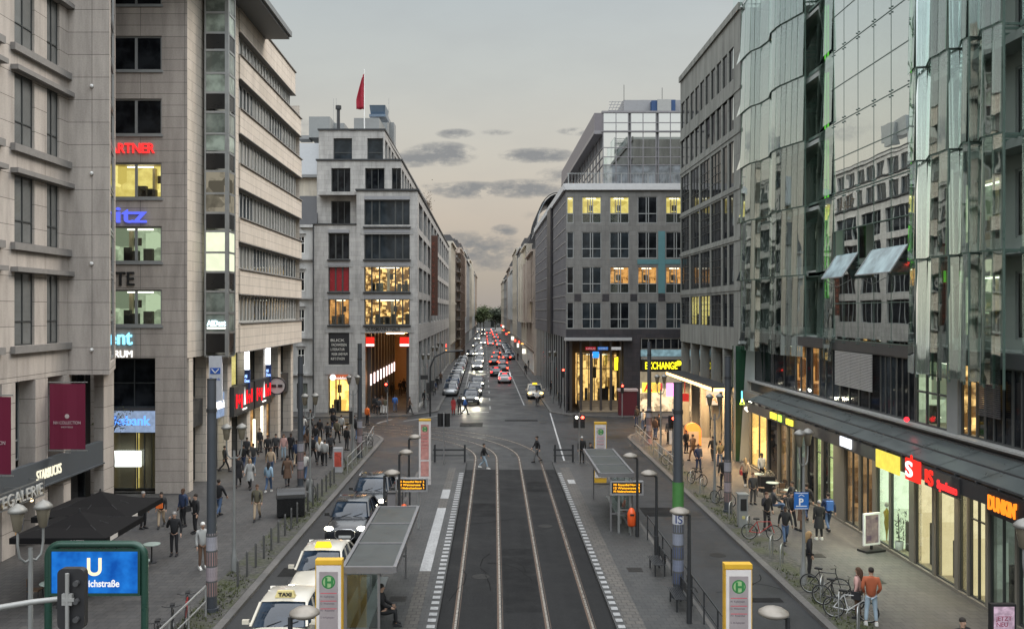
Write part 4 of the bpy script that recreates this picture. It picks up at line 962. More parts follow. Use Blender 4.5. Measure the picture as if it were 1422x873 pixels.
# side wall with thin light lines and a dark strip
fso = Fac((6.3, 137), (dx(786), YD)); b = MB(); 
wall(b, fso, dz(469), dz(264)); b.quad((6.3,137,dz(469)),(26,137,dz(469)),(26,137,22),(6.3,137,22)); b.box(x0o+.3,26,YD+.4,136,dz(264)-.3,dz(264)-.02)
b.build('side_wall', [M_offs], of)
b = MB()
for k in range(10):
    z_ = dz(264)-1.1-k*1.32; fbox(b, fso, .2, fso.L-.5, z_, z_+.07, .002, .04)
b.build('trim_lines', pm('pale_metal_trim', (.5,.5,.5), .35, .6), of)
b = MB(); ua = fso.u(768); ub = fso.u(763); fbox(b, fso, min(ua,ub), max(ua,ub), dz(469), dz(262), .045, .3); b.build('dark_fin', M_dgran, of)
# street side of the lower floors: dark glazing between pale upright bars
fsg = Fac((6.9, 137), (dx(786)+.45, YD+.6)); b = MB(); fbox(b, fsg, 0, fsg.L, 0, dz(469), -.2, 0); b.build('side_glazing', darkglass('side_glazing_glass', (.012,.013,.014), .06, 1.8), of)
for k in range(16):
    b = MB(); fbox(b, fso, fso.L-1.0-k*3.0, fso.L-.85-k*3.0, 0, dz(469), -.12, .0); b.build('side_bar', M_steel, of)
for k in range(4):
    b = MB(); fbox(b, fso, fso.L-3-k*9, fso.L-2.1-k*9, 0, dz(469), -.5, -.15); b.build('side_pier', M_dgran, of)
b = MB(); fbox(b, fo, -.1, fo.L, dz(264), dz(255), -.3, .25); fbox(b, fso, 0, fso.L+.0, dz(264)+.003, dz(255)-.003, -.3, .25); b.build('eaves_band', pm('pale_eaves', (.5,.5,.5), .5), of)
# lower floors
b = MB(); wall(b, fo, dz(469), dz(457), (), .1); wall(b, fo, 0, dz(469), [(UO(788),UO(866),0.0,dz(472.5)),(UO(889),UO(975),.0,dz(469.2))], .4); b.build('granite_base', [M_dgran], of)
b = MB(); fbox(b, fo, -.2, UO(876), dz(472.5), dz(468.5), .002, .7); b.build('canopy', pm('pale_canopy', (.33,.33,.33), .5), of)
fi = Fac((dx(788), YD+2.5), (26, YD+2.5))
b = MB().box(dx(788),26,YD+6,YD+6.3,0,dz(469)).box(dx(866)-.0,dx(889),YD+.42,YD+6,0,dz(469)); b.build('inner_wall', pm('dark_inner_wall', (.05,.04,.035), .6), of)
for k in range(6):
    xx = dx(792+14*k)
    MB().box(xx, xx+.22, YD+.6, YD+.9, 0, dz(472)).build('arcade_post', pm('dark_pier', (.06,.05,.045), .4), of)
window(of, Fac((dx(806),YD+4),(dx(866),YD+4)), 0, dx(866)-dx(806), .4, 5.6, 7, (.7,), .05, .1, M_framed, G_dark, name='shop_window', lit=glow_room('amber_shop', (1,.6,.2), 1.6, (.1,.08,.05), (2.2,2.2,.8)))
b = MB()
for k in range(7): b.box(dx(806),dx(864),YD+.5+k*.35,YD+.85+k*.35,0,.15+k*.13)
b.build('stairs', pm('pale_stone_steps', (.32,.25,.17), .7), of)
for (a, bb, s, mt, c) in ((813,827,'HAUS',em('red_panel', (.5,.03,.05), .8),0),(830,844,'VIADENT',em('blue_panel', (.05,.2,.6), .9),0),(849,862,'bagels',em('grey_panel', (.5,.5,.5), .8),0)):
    MB().box(dx(a),dx(bb),YD-.2,YD-.05,dz(485.5),dz(481.5)).build('sign_plate', mt, of)
    text(of, s, pos=(dx(a)+.08, YD-.22, dz(485)), d=(1,0,0), size=.26, width=(bb-a-2)*m_, mat=pm('pale_letters', (.7,.7,.7), .5), ext=.01, name='sign_lettering')
MB().box(dx(823),dx(831.5),YD-.2,YD-.05,dz(496.5),dz(488)).build('blue_sign', em('blue_square_glow', (.03,.25,.9), 1.8), of)
MB().rbox((dx(855.5),YD-.12,dz(505)),(.3,.12,1.2)).rbox((dx(857),YD-.13,dz(499)),(.14,.12,.5)).build('yellow_blade_sign', em('yellow_glow', (1,.85,.02), 2.4), of)
fe = Fac((dx(889), YD), (dx(975), YD)); 
window(of, fe, .1, fe.L-.1, dz(485), dz(469.5), 8, (), .1, .08, M_steel, G_dark)
b = MB(); fbox(b, fe, .1, fe.L, dz(494.5), dz(485.5), -.3, -.1); b.build('blue_band', em('pale_cyan_band', (.35,.55,.62), .7, .4, 3), of)
b = MB(); fbox(b, fe, .1, fe.L, dz(499), dz(495), -.3, .05); b.build('canopy', M_steel, of)
b = MB(); fbox(b, fe, .2, fe.L, dz(516), dz(499.5), -.2, .0); b.build('exchange_sign', pm('black_sign', (.012,.012,.01), .5), of)
text(of, 'EXCHANGE', pos=(dx(896), YD-.05, dz(512)), d=(1,0,0), size=.95, width=(940.5-896)*m_, mat=em('yellow_glow', (1,.85,.02), 2.4), name='exchange_lettering', bold=.025)
MB().tube([(dx(942.5),YD-.15,dz(504)),(dx(942.5),YD-.02,dz(504))], .25, 18).build('exchange_emblem', em('yellow_glow', (1,.85,.02), 2.4), of)
b = MB(); fbox(b, fe, .1, fe.L, dz(540), dz(516.5), -1.0, -.9); fbox(b, fe, .1, fe.L, dz(572), dz(540), -1.0, -.9, 1); b.build('shop_window', [em('pale_cream_glow', (.75,.62,.42), .55, .3, 2), glow_room('busy_shop', (1,.75,.45), 1.5, (.12,.1,.1), (1.5,1.5,1.5))], of)
b = MB(); fbox(b, fe, UO(892)-UO(889), 2.0, dz(545), dz(531), -.2, -.1); b.build('pharmacy_sign', em('yellow_red_glow', (1,.8,.1), 1.8, .4, 3), of)
text(of, 'A', pos=(dx(894), YD-.06, dz(543)), d=(1,0,0), size=1.2, mat=E_red, name='pharmacy_lettering', bold=.04)
b = MB(); fbox(b, fe, UO(905)-UO(889), UO(920)-UO(889), dz(543), dz(532), -.2, -.1); fbox(b, fe, UO(926)-UO(889), UO(936)-UO(889), dz(550), dz(532), -.2, .0, 1); b.build('lit_sign', [em('pink_red_glow', (1,.12,.12), 1.2, .5, 3), em('magenta_glow', (1,.35,.8), 2.0)], of)
# penthouse
YP = 92.0; fP = Fac((XX(837,YP),YP), (26,YP)); zp = lambda y: ZZ(y,YP)
G_pent = darkglass('mirror_penthouse_glass', (.10,.11,.12), .02, 2.6, .0)
MCm = pm('mirror_pane', (.62,.64,.66), .02, 1.0, .02, 3.0, 0, .5, 0, .01)
fPs = Fac((XX(837,YP)-.45, 131), (XX(837,YP), YP))
zs = [zp(y) for y in (255,229,218,205,182,170.5,157)]
fr_ = MB()
pxs = [837.5,855.5,872.5,876,893,911,914.5,931,948,966,984]
for i in range(len(zs)-1):
    for a, bb in zip(pxs[:-1], pxs[1:]):
        if bb-a < 5: continue
        b = MB(); fbox(b, fP, XX(a,YP)-fP.p0.x+.04, XX(bb,YP)-fP.p0.x-.04, zs[i]+.04, zs[i+1]-.04, -.06, -.02); b.build('penthouse_pane', MCm if i > 0 else G_pent, of)
    fbox(fr_, fP, 0, fP.L, zs[i]-.04, zs[i]+.04, -.05, .03)
for a in pxs: fbox(fr_, fP, XX(a,YP)-fP.p0.x-.04, XX(a,YP)-fP.p0.x+.04, zs[0], zs[-1], -.05, .035)
fbox(fr_, fP, -.1, fP.L, zs[4]-.12, zs[4]+.0, .0, .18); fbox(fr_, fP, -.1, fP.L, zs[-1], zs[-1]+.2, -.5, .1)
for k in range(14):
    u0 = k*fPs.L/14; fbox(fr_, fPs, u0, u0+.08, zs[0], zs[-1], -.02, .06)
for zz_ in zs: fbox(fr_, fPs, 0, fPs.L, zz_-.05, zz_+.05, -.02, .05)
fbox(fr_, fPs, 0, fPs.L, zs[4]-.3, zs[4]+.05, .0, .9)
fr_.build('penthouse_frame', pm('mauve_grey_metal', (.22,.21,.22), .4, .5), of)
b = MB(); fbox(b, fPs, 0, fPs.L, zs[4]+.05, zs[-1], -.1, .85); b.build('penthouse_upper_side', pm('mauve_panel', (.15,.135,.145), .5), of)
b = MB(); fbox(b, fPs, 0, fPs.L, zs[0], zs[4]-.3, -.1, -.02); b.build('penthouse_side_glass', G_pent, of)
MB().box(fP.p0.x+.1, 26, YP+.1, 130, zs[0]-.3, zs[-1]-.02).build('penthouse_core', pm('core_grey', (.15,.15,.15), .7), of)
b = MB()
for k in range(60):
    x_ = dx(786)+.3+k*.3
    if x_ < 22: b.box(x_-.012,x_+.012,YD+.2,YD+.23,dz(255),dz(255)+1.0)
b.box(dx(786)+.1,24,YD+.18,YD+.25,dz(255)+1.0,dz(255)+1.06)
for k in range(7): b.box(dx(786)+.2+k*2.6,dx(786)+.27+k*2.6,YD+.17,YD+.26,dz(255),dz(255)+1.06)
b.build('roof_railing', M_steel, of)
b = MB().box(XX(866,96),26,96,104,ZZ(156,96),ZZ(139,96)); 
for k in range(6): b.bar((XX(845,96)+k*.35,96.2,ZZ(154,96)),(XX(851,96)+k*.35,96.2,ZZ(140,96)),.06)
for zz_ in (141,145,149,153): b.bar((XX(846,96),96.2,ZZ(zz_,96)),(XX(866,96),96.2,ZZ(zz_,96)),.05)
b.build('roof_plant_room', pm('grey_plant_metal', (.25,.25,.26), .5, .2), of)
MB().box(XX(913,95),XX(932,95),95,96,ZZ(155,95),ZZ(138,95)).build('roof_unit', pm('dull_white_unit', (.3,.3,.29), .6), of)
MB().box(XX(905,95.2),XX(913,95.2),95.2,96,ZZ(155,95),ZZ(139,95)).box(XX(932,95.2),XX(938,95.2),95.2,96,ZZ(155,95),ZZ(138,95)).build('blue_unit', pm('blue_tarp', (.015,.05,.14), .6), of)
for p, t_ in ((866.5,118),(919.5,122)): MB().tube([(XX(p,96),96,ZZ(140,96)),(XX(p,96),96,ZZ(t_,96))], .03, 6).build('aerial', M_dark, of)

# ------------------------------------------------------------------ concrete office (right, nearer)
cc = thing('concrete_office_building', 'weathered grey concrete office with deep window bays beside the glass building', 'building', (17, 70, 0))
fc = Fac((16.3, 78.7), (16.3, 59.6)); yb = [78.7,75.0,71.5,67.9,64.5,61.1]
uc = [78.7-y_ for y_ in yb]
rz = [(25.7,27.9),(22.3,24.7),(18.4,21.5),(15,17.9),(11.7,14.5),(8.8,11.1)]
opsC = []
for ri, (z0, z1) in enumerate(rz):
    for k in range(5):
        a, c_ = uc[k]+.25, uc[k+1]-.12
        if ri < 2 or k == 4: mdl = (a+c_)/2; opsC += [(a, mdl-.2, z0, z1), (mdl+.2, c_, z0, z1)]
        else: opsC.append((a, c_, z0, z1))
b = MB(); wall(b, fc, 7.3, 30, opsC, .2); wall(b, Fac((16.3,59.6),(30,59.6)), 0, 30); b.quad((16.3,78.7,7.3),(30,78.7,7.3),(30,78.7,30),(16.3,78.7,30)); b.box(16.4,30,59.7,78.6,29.6,29.98); b.box(16.3,30,59.7,78.7,7.28,7.3)
for z_ in (29.98, 24.75, 21.9, 18.15, 14.75, 11.4): fbox(b, fc, -.1, fc.L+.05, z_-.12, z_+.12 if z_ < 29 else z_+.35, .002, .14 if z_ > 29 else .05)
b.build('wall', [M_conc], cc)
for i, (a, c_, z0, z1) in enumerate(opsC):
    big = c_-a > 2; lit = L_yel if i in (len(opsC)-4, len(opsC)-5) else None
    window(cc, fc, a, c_, z0, z1, 3 if big else 1, (.3,.5,.7) if big and i % 3 else ((.3,) if big else ()), .06, .05, M_framed, G_dark, lit=lit if big else None, mull=.04)
b = MB()
for y_ in yb[:-1]+[60.8]: b.box(16.35,17.0,y_-.55,y_-.1,0,7.28)
b.build('pillar', [M_conc], cc)
MB().box(18.6,19,59.8,78.6,0,7.28).build('inner_wall', pm('olive_inner_wall', (.13,.13,.09), .8), cc)
fcs = Fac((18.3,78.5),(18.3,60))
for k in range(5): window(cc, fcs, k*3.7+.1, k*3.7+3.6, .1, 4.3, 2, (), .05, .06, M_framed, G_dark, name='shop_window', lit=glow_room('golden_shop', (1,.62,.22), 1.6, (.4,.35,.3), (.6,.6,.6)))
for k in range(5): window(cc, fcs, k*3.7+.1, k*3.7+3.6, 4.6, 7.2, 3, (), .05, .06, M_framed, G_dark)
b = MB().box(14.8,16.33,60.9,77.5,4.62,4.78).box(14.75,14.8,60.85,77.5,4.45,4.8); b.build('canopy', M_dark, cc)
for k in range(6): MB().box(14.68,14.745,61.0+k*2.7,63.4+k*2.7,4.5,4.72).build('canopy_light', E_warm, cc)
MB().box(14.85,16.0,60.86,60.9,4.47,4.7).build('canopy_light', E_warm, cc)
# orange arched object and the little illuminated triangle sign
t = thing('illuminated_logo_sign', 'small square lit sign with a white triangle under the concrete office canopy', 'sign', (15.3,62,3.6)); MB().box(15.0,15.9,63.5,63.65,3.3,4.3).build('sign_box', em('pale_orange_box', (1,.75,.5), 1.1), t)
text(t, 'A', pos=(15.15,63.46,3.45), d=(1,0,0), size=.9, mat=pm('brown_mark', (.2,.1,.05), .6), ext=.01, name='mark')
# ------------------------------------------------------------------ glass building
gb = thing('glass_building', 'tall building with wavy green glass skin, mirror panels and shops under a glass canopy', 'building', (18, 42, 0))
inner = pm('inner_skin_panel', (.31,.335,.32), .5, .1, .2, .6)
fI = Fac((18.3, 59.4), (18.3, 16)); opsI = []
zf = [8.4+3.57*k for k in range(7)]
for z0 in zf:
    for k in range(11): opsI.append((.5+k*3.9, .5+k*3.9+2.9, z0+.5, z0+2.9))
b = MB(); wall(b, fI, 7.4, 34, opsI, .2)
b.quad((16.2,59.4,0),(32,59.4,0),(32,59.4,34),(16.2+2.1,59.4,34)); b.box(18.5,32,16,59.3,33.5,34)
for z0 in zf: fbox(b, fI, 0, fI.L, z0-.15, z0+.15, .002, .9 , 0)
b.build('inner_wall', [inner], gb)
for i, (a, c_, z0, z1) in enumerate(opsI):
    if i < 7*11 and i % 11 < 11: window(gb, fI, a, c_, z0, z1, 2, (), .05, .08, M_frame, R.choice([G_dark, G_blind, G_dark2, G_dark]), lit=(L_green if i in (6,17,9) else None))
ggA = clearglass('green_skin_glass', (.87,.93,.90), .24, .12, .5, .01, .08)
ggB = clearglass('pale_skin_glass', (.84,.93,.88), .42, .10, .5, .01, .08)
ggM = clearglass('mirror_skin_glass', (.86,.92,.88), .78, .06, .30, .0, .10)
ggD = clearglass('strip_skin_glass', (.9,.96,.93), .85, .05, .5, .02, .05)
edge_c = pm('green_glass_edge', (.09,.135,.115), .3)
zE = [7.35, 11.9, 15.7, 19.3, 22.9, 26.4, 30.0, 33.5]
def panel(P, Q, z0, z1, mat, name='glass_panel', label=None, lean=0.0):
    d = V((Q[0]-P[0], Q[1]-P[1], 0)).normalized(); n = V((d.y, -d.x, 0)); t = .03
    a = V((*P,0)); b_ = V((*Q,0)); g = d*.025; a = a+g; b_ = b_-g
    vs = []
    for z, o in ((z0, lean), (z1, 0.0)):
        for q, oo in ((a, 0), (b_, 0), (b_, -t), (a, -t)): w_ = q + n*(o+oo); vs.append((w_.x, w_.y, z))
    m = MB().add(vs, [(0,1,5,4),(2,3,7,6),(0,3,2,1),(4,5,6,7),(1,2,6,5),(3,0,4,7)])
    o = m.build(name, mat, gb, uv=False)
    if label: o['label'] = label
    return o
def pxX(px, X): return (X, X*F/(px-CX))
left_pts = [pxX(1019.3,16.42), pxX(1030,16.38), pxX(1036,16.34), pxX(1043,16.36), pxX(1049,16.52), pxX(1056.5,16.72), pxX(1069,16.84), pxX(1071.8,16.5), pxX(1078,16.5), pxX(1085,16.58), pxX(1092,16.72), pxX(1100,16.85), pxX(1108,17.0), pxX(1117,17.15)]
fins = MB()
for i in range(len(left_pts)-1):
    P, Q = left_pts[i], left_pts[i+1]
    for k in range(len(zE)-1):
        bright = k >= 3
        m = ggD if i in (6, 0) else (ggB if bright else ggA)
        panel(P, Q, zE[k]+.03, zE[k+1]-.03, m, lean=.10)
    for q in (P, Q): fins.box(q[0]+.02,q[0]+.07,q[1]-.03,q[1]+.03,zE[0],33.5)
# return to the flat recess with the green neon
panel(pxX(1118,18.0), pxX(1136,17.7), 7.5, 33.5, ggA, name='recess_panel')
rp = [pxX(1136,17.45), pxX(1146,17.0), pxX(1157,16.92)]
for P, Q in zip(rp[:-1], rp[1:]):
    for k in range(len(zE)-1): panel(P, Q, zE[k]+.05, zE[k+1]-.05, ggA, name='curved_corner_panel', lean=.12)
fpx = [1157.7, 1172, 1191.5, 1213.5, 1237.5, 1264]
for i in range(5):
    P, Q = pxX(fpx[i],16.95), pxX(fpx[i+1],16.95)
    for k in range(7):
        z0 = 8.5+k*3.56
        if k == 1:   # the row with the two open flaps
            if i in (1,3,4): panel(P, Q, z0, z0+1.72, ggM, name='mirror_panel')
            panel(P, Q, z0+1.78, z0+3.52, ggM, name='mirror_panel')
        else: panel(P, Q, z0+.03, z0+3.53, ggM, name='mirror_panel')
jb = MB()
for k in range(15): z = 8.5+k*1.78; fbox(jb, Fac(pxX(1157.7,16.95), pxX(1264,16.95)), 0, 8.75, z-.02, z+.02, -.06, .02)
for p in fpx[:-1]: q = pxX(p,16.95); jb.box(q[0]-.01,q[0]+.05,q[1]-.015,q[1]+.015,8.5,33.4)
rr = random.Random(2)
for p in fpx:
    for k in range(8):
        q = pxX(p,16.95); z = 8.5+k*3.56
        for s_ in (-.12,.12): jb.sphere((16.93, q[1]+s_, z+.12), .04, 6); jb.sphere((16.93, q[1]+s_, z-.12), .04, 6)
jb.build('joint_frame', edge_c, gb)
for (pa, pb_) in ((1160,1190),(1209,1259)):
    P, Q = pxX(pa+1,16.9), pxX(pb_+1,16.9); z1 = ZZ(pa == 1160 and 352 or 346, P[1])
    m = MB(); zt = 12.6; o_ = .72
    m.add([(16.9,P[1],zt+.0),(16.9,Q[1],zt),(16.9-o_,Q[1],zt-1.1),(16.9-o_,P[1],zt-1.1),(16.94,P[1],zt+.05),(16.94,Q[1],zt+.05),(16.94-o_,Q[1],zt-1.05),(16.94-o_,P[1],zt-1.05)], [(0,1,2,3),(7,6,5,4),(0,3,7,4),(1,5,6,2),(3,2,6,7),(0,4,5,1)])
    o = m.build('open_flap', darkglass('flap_glass', (.14,.19,.2), .06, 1.9, .2), gb); o['label'] = 'glass flap tilted open'
    m = MB().bar((16.9,P[1],zt),(16.9-o_,P[1],zt-1.1),.05).bar((16.9,Q[1],zt),(16.9-o_,Q[1],zt-1.1),.05).bar((16.9-o_,P[1],zt-1.1),(16.9-o_,Q[1],zt-1.1),.05).bar((16.95,P[1],zt-1.5),(16.9-o_,P[1],zt-1.1),.03)
    m.build('flap_frame', M_frame, gb)
# right bay: saw-tooth of wide panels and narrow strips turned to the sky
seq = []; x, y = pxX(1263, 16.6); pts = [(x, y)]; kinds_ = []
def go(dx_, dy_, kind):
    global x, y
    x += dx_; y += dy_; pts.append((x, y)); kinds_.append(kind)
for p_, X_, k_ in ((1271,16.3,'a'),(1288,16.72,'s'),(1293,16.3,'a'),(1304,16.36,'a'),(1316,16.3,'a'),(1333,16.72,'s'),(1337,16.3,'d'),(1344,16.3,'d'),(1360,16.72,'s'),(1364,16.35,'d'),(1378,16.45,'a'),(1392,16.5,'a')):
    pts.append(pxX(p_, X_)); kinds_.append(k_)
rb_end = len(pts)-1
for i in range(rb_end):
    P, Q = pts[i], pts[i+1]; kd = kinds_[i]
    for k in range(len(zE)-1):
        z0 = zE[k]+(.0 if k else .1)
        panel(P, Q, z0+.03, zE[k+1]-.03, {'a':ggA,'b':ggB,'s':ggD,'d':ggA}[kd], lean=.08, name='bright_glass_strip' if kd == 's' else 'glass_panel')
    fins.box(Q[0]+.02,Q[0]+.08,Q[1]-.03,Q[1]+.03,zE[0],33.5)
P = pts[-1]; Y0 = P[1]
for k in range(len(zE)-1):
    for j in range(2): panel((17.3,Y0+.3-j*4.5),(17.3,Y0+.3-(j+1)*4.5), zE[k]+.1, zE[k+1]-.1, ggA, name='recessed_glass_panel')
fins.build('glass_fin', edge_c, gb)
# horizontal shelf edges between the rows
def shelf(plist, z):
    mb = MB()
    for P, Q in zip(plist[:-1], plist[1:]):
        mb.bar((P[0]+.03,P[1],z),(Q[0]+.03,Q[1],z),.05,.06); 
        mx = ((P[0]+Q[0])/2, (P[1]+Q[1])/2)
        mb.bar((mx[0]+.03,mx[1],z),(18.25,mx[1],z),.05,.08)
    mb.build('shelf_edge', edge_c, gb, uv=False)
for z in zE[1:]: shelf(left_pts, z); shelf(pts, z)
for k in range(7): MB().box(17.2,18.25,Y0-8.7,Y0+.2,zE[k+1]-.1,zE[k+1]+.1).build('shelf_edge', edge_c, gb); MB().box(17.4,18.3,46.2,49.8,zE[k+1]-.12,zE[k+1]+.12).build('shelf_edge', edge_c, gb)
nz = MB(); rr = random.Random(9)
for p, X_ in ((1146,17.6),(1150,17.7)):
    q = pxX(p, X_); nz.tube([(q[0],q[1],10.6),(q[0],q[1],33)], .045, 8)
q = pxX(1264.5,17.3); nz.tube([(q[0],q[1],11.2),(q[0],q[1],33)], .04, 8)
nz.build('green_neon_tube', E_green, gb)
for p in (1306,1312): q = pxX(p,17.6); MB().tube([(q[0],q[1],ZZ(392,q[1])),(q[0],q[1],ZZ(376,q[1]))], .05, 8).build('short_neon_tube', E_green, gb)
# first floor under the glass skin
fL = Fac((16.95, 59.35), (16.95, 18)); uL = lambda p: fL.u(p)
b = MB(); wall(b, fL, 4.7, 5.3); fbox(b, fL, 0, fL.L, 8.0, 8.5, -.4, 0); fbox(b, fL, 0, fL.L, 7.3, 7.36, -1.3, -.6)
b.build('spandrel', pm('dark_spandrel', (.035,.037,.04), .35), gb)
b = MB(); fbox(b, fL, 0, fL.L, 5.3, 5.38, -.3, .25); b.build('first_floor_sill', pm('pale_sill', (.28,.28,.27), .5), gb)
secs = [(1045,1101,'d',4),(1101,1116,'w',2),(1116,1123,'d',1),(1123,1134,'w',1),(1134,1162,'g',3),(1162,1218,'s',4),(1218,1240,'g',3),(1240,1266,'d',3),(1267,1313,'y',3),(1313,1329,'p',1),(1329,1362,'o',3),(1362,1400,'b',3),(1400,1440,'d',3),(1440,1500,'d',4),(1500,1560,'g',4)]
for a, c_, kd, n_ in secs:
    u0, u1 = uL(a), uL(c_)
    if kd == 'p': b = MB(); fbox(b, fL, u0+.03, u1-.03, 5.38, 8.0, -.4, -.03); b.build('pier', pm('grey_pier', (.2,.21,.21), .5), gb); continue
    lit = {'w': L_or, 'y': L_green, 'o': L_warm}.get(kd)
    window(gb, fL, u0, u1, 5.38, 8.0, n_, (.5,) if kd == 'y' else (), .15, .07, M_framed, {'d':G_dark,'g':G_dark2,'s':G_dark,'b':G_dark}.get(kd, G_dark), lit=lit, mull=.08)
    if kd in 'sb':
        m = MB()
        for q in range(24): fbox(m, fL, u0+.05, u1-.3, 6.3+q*.07, 6.3+q*.07+.045, .08, .12)
        m.build('outside_blind', pm('silver_blind' if kd == 's' else 'dark_blind', (.42,.42,.41) if kd == 's' else (.06,.06,.065), .45, .3), gb)
# green pillar
MB().box(15.97,16.85,59.5,60.3,0,7.6).build('green_pillar', stone('dark_green_marble', (.022,.07,.04), (.016,.055,.03), (.01,.02,.015), .9, 1.2, 0, .008, .4, .25), gb)
MB().box(15.85,15.96,59.45,59.6,0,7.6).box(16.86,16.95,59.45,59.6,0,7.6).build('pillar_trim', M_steel, gb)
# shopfronts
fS = Fac((16.3, 59.3), (16.3, 18)); S_ = lambda p: fS.u(p)
Lgold = glow_room('gold_shop', (1,.58,.16), 3.2, (.5,.45,.4), (.9,.9,.7)); Lpale = glow_room('pale_shop', (.80,.95,.66), 1.5, (.65,.65,.6), (.35,.35,.3)); Lcream = glow_room('cream_shop', (1,.84,.5), 1.15, (.75,.72,.65), (.3,.3,.25))
Ldim = glow_room('dim_brown_shop', (.9,.5,.22), .55, (.25,.22,.2), (1.2,1.2,1.0)); Lgreen2 = glow_room('green_lit_shop', (.62,.72,.30), 1.3, (.45,.45,.4), (.6,.6,.5)); Lcool = glow_room('cool_dim_shop', (.40,.48,.40), .55, (.4,.4,.4), (.8,.8,.8))
shops = [(1041,1052,Lgold,1),(1052,1064,Lgold,1),(1066,1079,None,1),(1081,1092,Ldim,1),(1093,1100,Ldim,1),(1102,1118,Lcool,2),(1119,1130,None,1),(1131,1140,Lgreen2,1),(1141,1148,None,1),(1148,1157,Lgreen2,1),
         (1172,1192,Ldim,2),(1193,1211,Ldim,2),(1216,1234,Lpale,1),(1235,1262,Lpale,1),(1269,1294,Lcream,1),(1297,1325,Lcream,1),(1330,1342,Lcream,1),(1344,1368,Lcream,2),(1372,1409,Lcool,2),(1412,1450,Lcool,2),(1455,1500,Lcream,2)]
for i, (a, c_, lt_, n_) in enumerate(shops):
    door = (a, c_) == (1344,1368)
    window(gb, fS, S_(a), S_(c_), .12, 3.75, n_, (.74,) if door or a in (1131,1148) else (), .08, .06, M_framed, G_dark, name='shop_door' if door else 'shop_window', lit=lt_)
b = MB(); prev = S_(1040)
for a, c_, _, _ in shops:
    if S_(a)-prev > .03: fbox(b, fS, prev, S_(a), 0, 3.75, -.3, .0)
    prev = S_(c_)
fbox(b, fS, 0, fS.L, 3.753, 4.7, -.4, .0); fbox(b, fS, 0, fS.L, 0, .118, -.3, .03)
b.build('shopfront_pier', pm('brown_grey_pier', (.15,.14,.12), .5, 0, .2), gb)
MB().box(17.9,30,18,59.2,0,4.7).build('shop_core', pm('dim_inner_wall', (.1,.09,.08), .8), gb)
# glass canopy
cg = pm('canopy_glass', (.062,.072,.072), .3, 0, .35, 1.5, 0, .6)
for k in range(12):
    y1_ = 54.5-k*2.6; y0_ = y1_-2.55
    MB().add([(16.85,y0_,5.05),(16.85,y1_,5.05),(15.3,y1_,4.52),(15.3,y0_,4.52),(16.85,y0_,5.08),(16.85,y1_,5.08),(15.3,y1_,4.55),(15.3,y0_,4.55)],[(3,2,1,0),(4,5,6,7),(0,1,5,4),(2,3,7,6)]).build('canopy_glass', cg, gb, uv=False)
b = MB()
for k in range(25): y_ = 54.5-k*1.3; b.bar((16.9,y_,5.02),(15.25,y_,4.46),.06,.12)
for t_ in (0,.5,1): b.bar((16.85-1.55*t_,54.55,5.06-.53*t_+.03),(16.85-1.55*t_,23,5.06-.53*t_+.03),.07,.07)
for k in range(60): t_ = (k%5)/5+.1; 
b.build('canopy_frame', pm('canopy_grey', (.07,.074,.078), .45, .5), gb)
b = MB().box(15.28,15.36,23,54.4,3.9,4.45); b.build('sign_fascia', pm('sign_fascia_black', (.03,.03,.032), .4), gb)
def YX(p, X): return X*F/(p-CX)
def fsign(p0, p1, z0, z1, mat, name, label, txt=None, tm=None, w_=None, sz=.5, tz=None, X_=15.22):
    ya, yb_ = YX(p0,X_), YX(p1,X_)
    t = thing(name, label, 'sign', (X_, (ya+yb_)/2, z0))
    MB().box(X_, X_+.055, yb_, ya, z0, z1).build('sign_box', mat, t)
    if txt: text(t, txt, pos=(X_-.02, ya-.08, tz or z0+.12), d=(0,-1,0), size=sz, width=w_, mat=tm, ext=.02, bold=.015)
    return t
fsign(1166,1181,4.0,4.42,E_wbox,'shop_sign','plain white lit sign box on the canopy edge')
fsign(1216,1248,3.72,4.42,em('plain_yellow_glow', (1,.82,.12), 1.15, .15),'shop_sign','long yellow lit sign box on the canopy edge')
t = fsign(1257,1277,3.72,4.50,E_red,'savings_bank_sign','square red glowing sign with a white S, beside the yellow sign box', 'S', E_white, .52, .78, 3.86)
MB().sphere((15.18, YX(1266.5,15.2), 4.6), .09, 10, 0, 1, .3, 1).build('sign_dot', E_red, t)
t = fsign(1284,1332,3.78,4.42,M_dark,'savings_bank_name_sign','black sign with red glowing savings bank name on the canopy edge', 'Sparkasse', em('red_sign_glow', (1,.04,.04), 1.5), 1.3, .40, 3.86)
for ch in t.children:
    if 'lettering' in ch.name: ch.location.y -= .86
text(t, 'S', pos=(15.2, YX(1290,15.22), 3.84), d=(0,-1,0), size=.75, mat=E_red, ext=.02, bold=.03)
MB().box(15.19,15.215,YX(1288,15.2),YX(1284.5,15.2),3.9,4.35).build('sign_bar', E_red, t)
fsign(1371,1470,3.68,4.45,pm('sign_black', (.015,.012,.012), .4),'doughnut_shop_sign','black sign with large orange glowing letters at the right edge', "DUNKIN'", E_or, 1.5, .62, 3.84)
fsign(1069,1077,4.02,4.36,E_yel,'shop_sign','small yellow green lit sign over the far shop, with a pink square', None)
fsign(1080,1084,4.02,4.36,em('green_yellow_glow', (.6,1,.1), 1.8),'shop_sign','small green lit sign left of the white arrow sign')
fsign(1091,1100,4.02,4.32,E_yel,'shop_sign','small yellow lit sign on the black fascia near the lamp heads')
t = thing('pendant_light', 'cluster of bright white lamps over the entrance of the golden shop', 'lamp', (16.0, 57, 3.9))
rr = random.Random(4); b = MB()
for k in range(9): b.sphere((16.0+rr.uniform(-.3,.3), 56.5+rr.uniform(-.5,.5), 3.9+rr.uniform(-.3,.4)), .1, 8)
b.build('bulbs', em('bright_bulb', (1,.95,.8), 8), t)
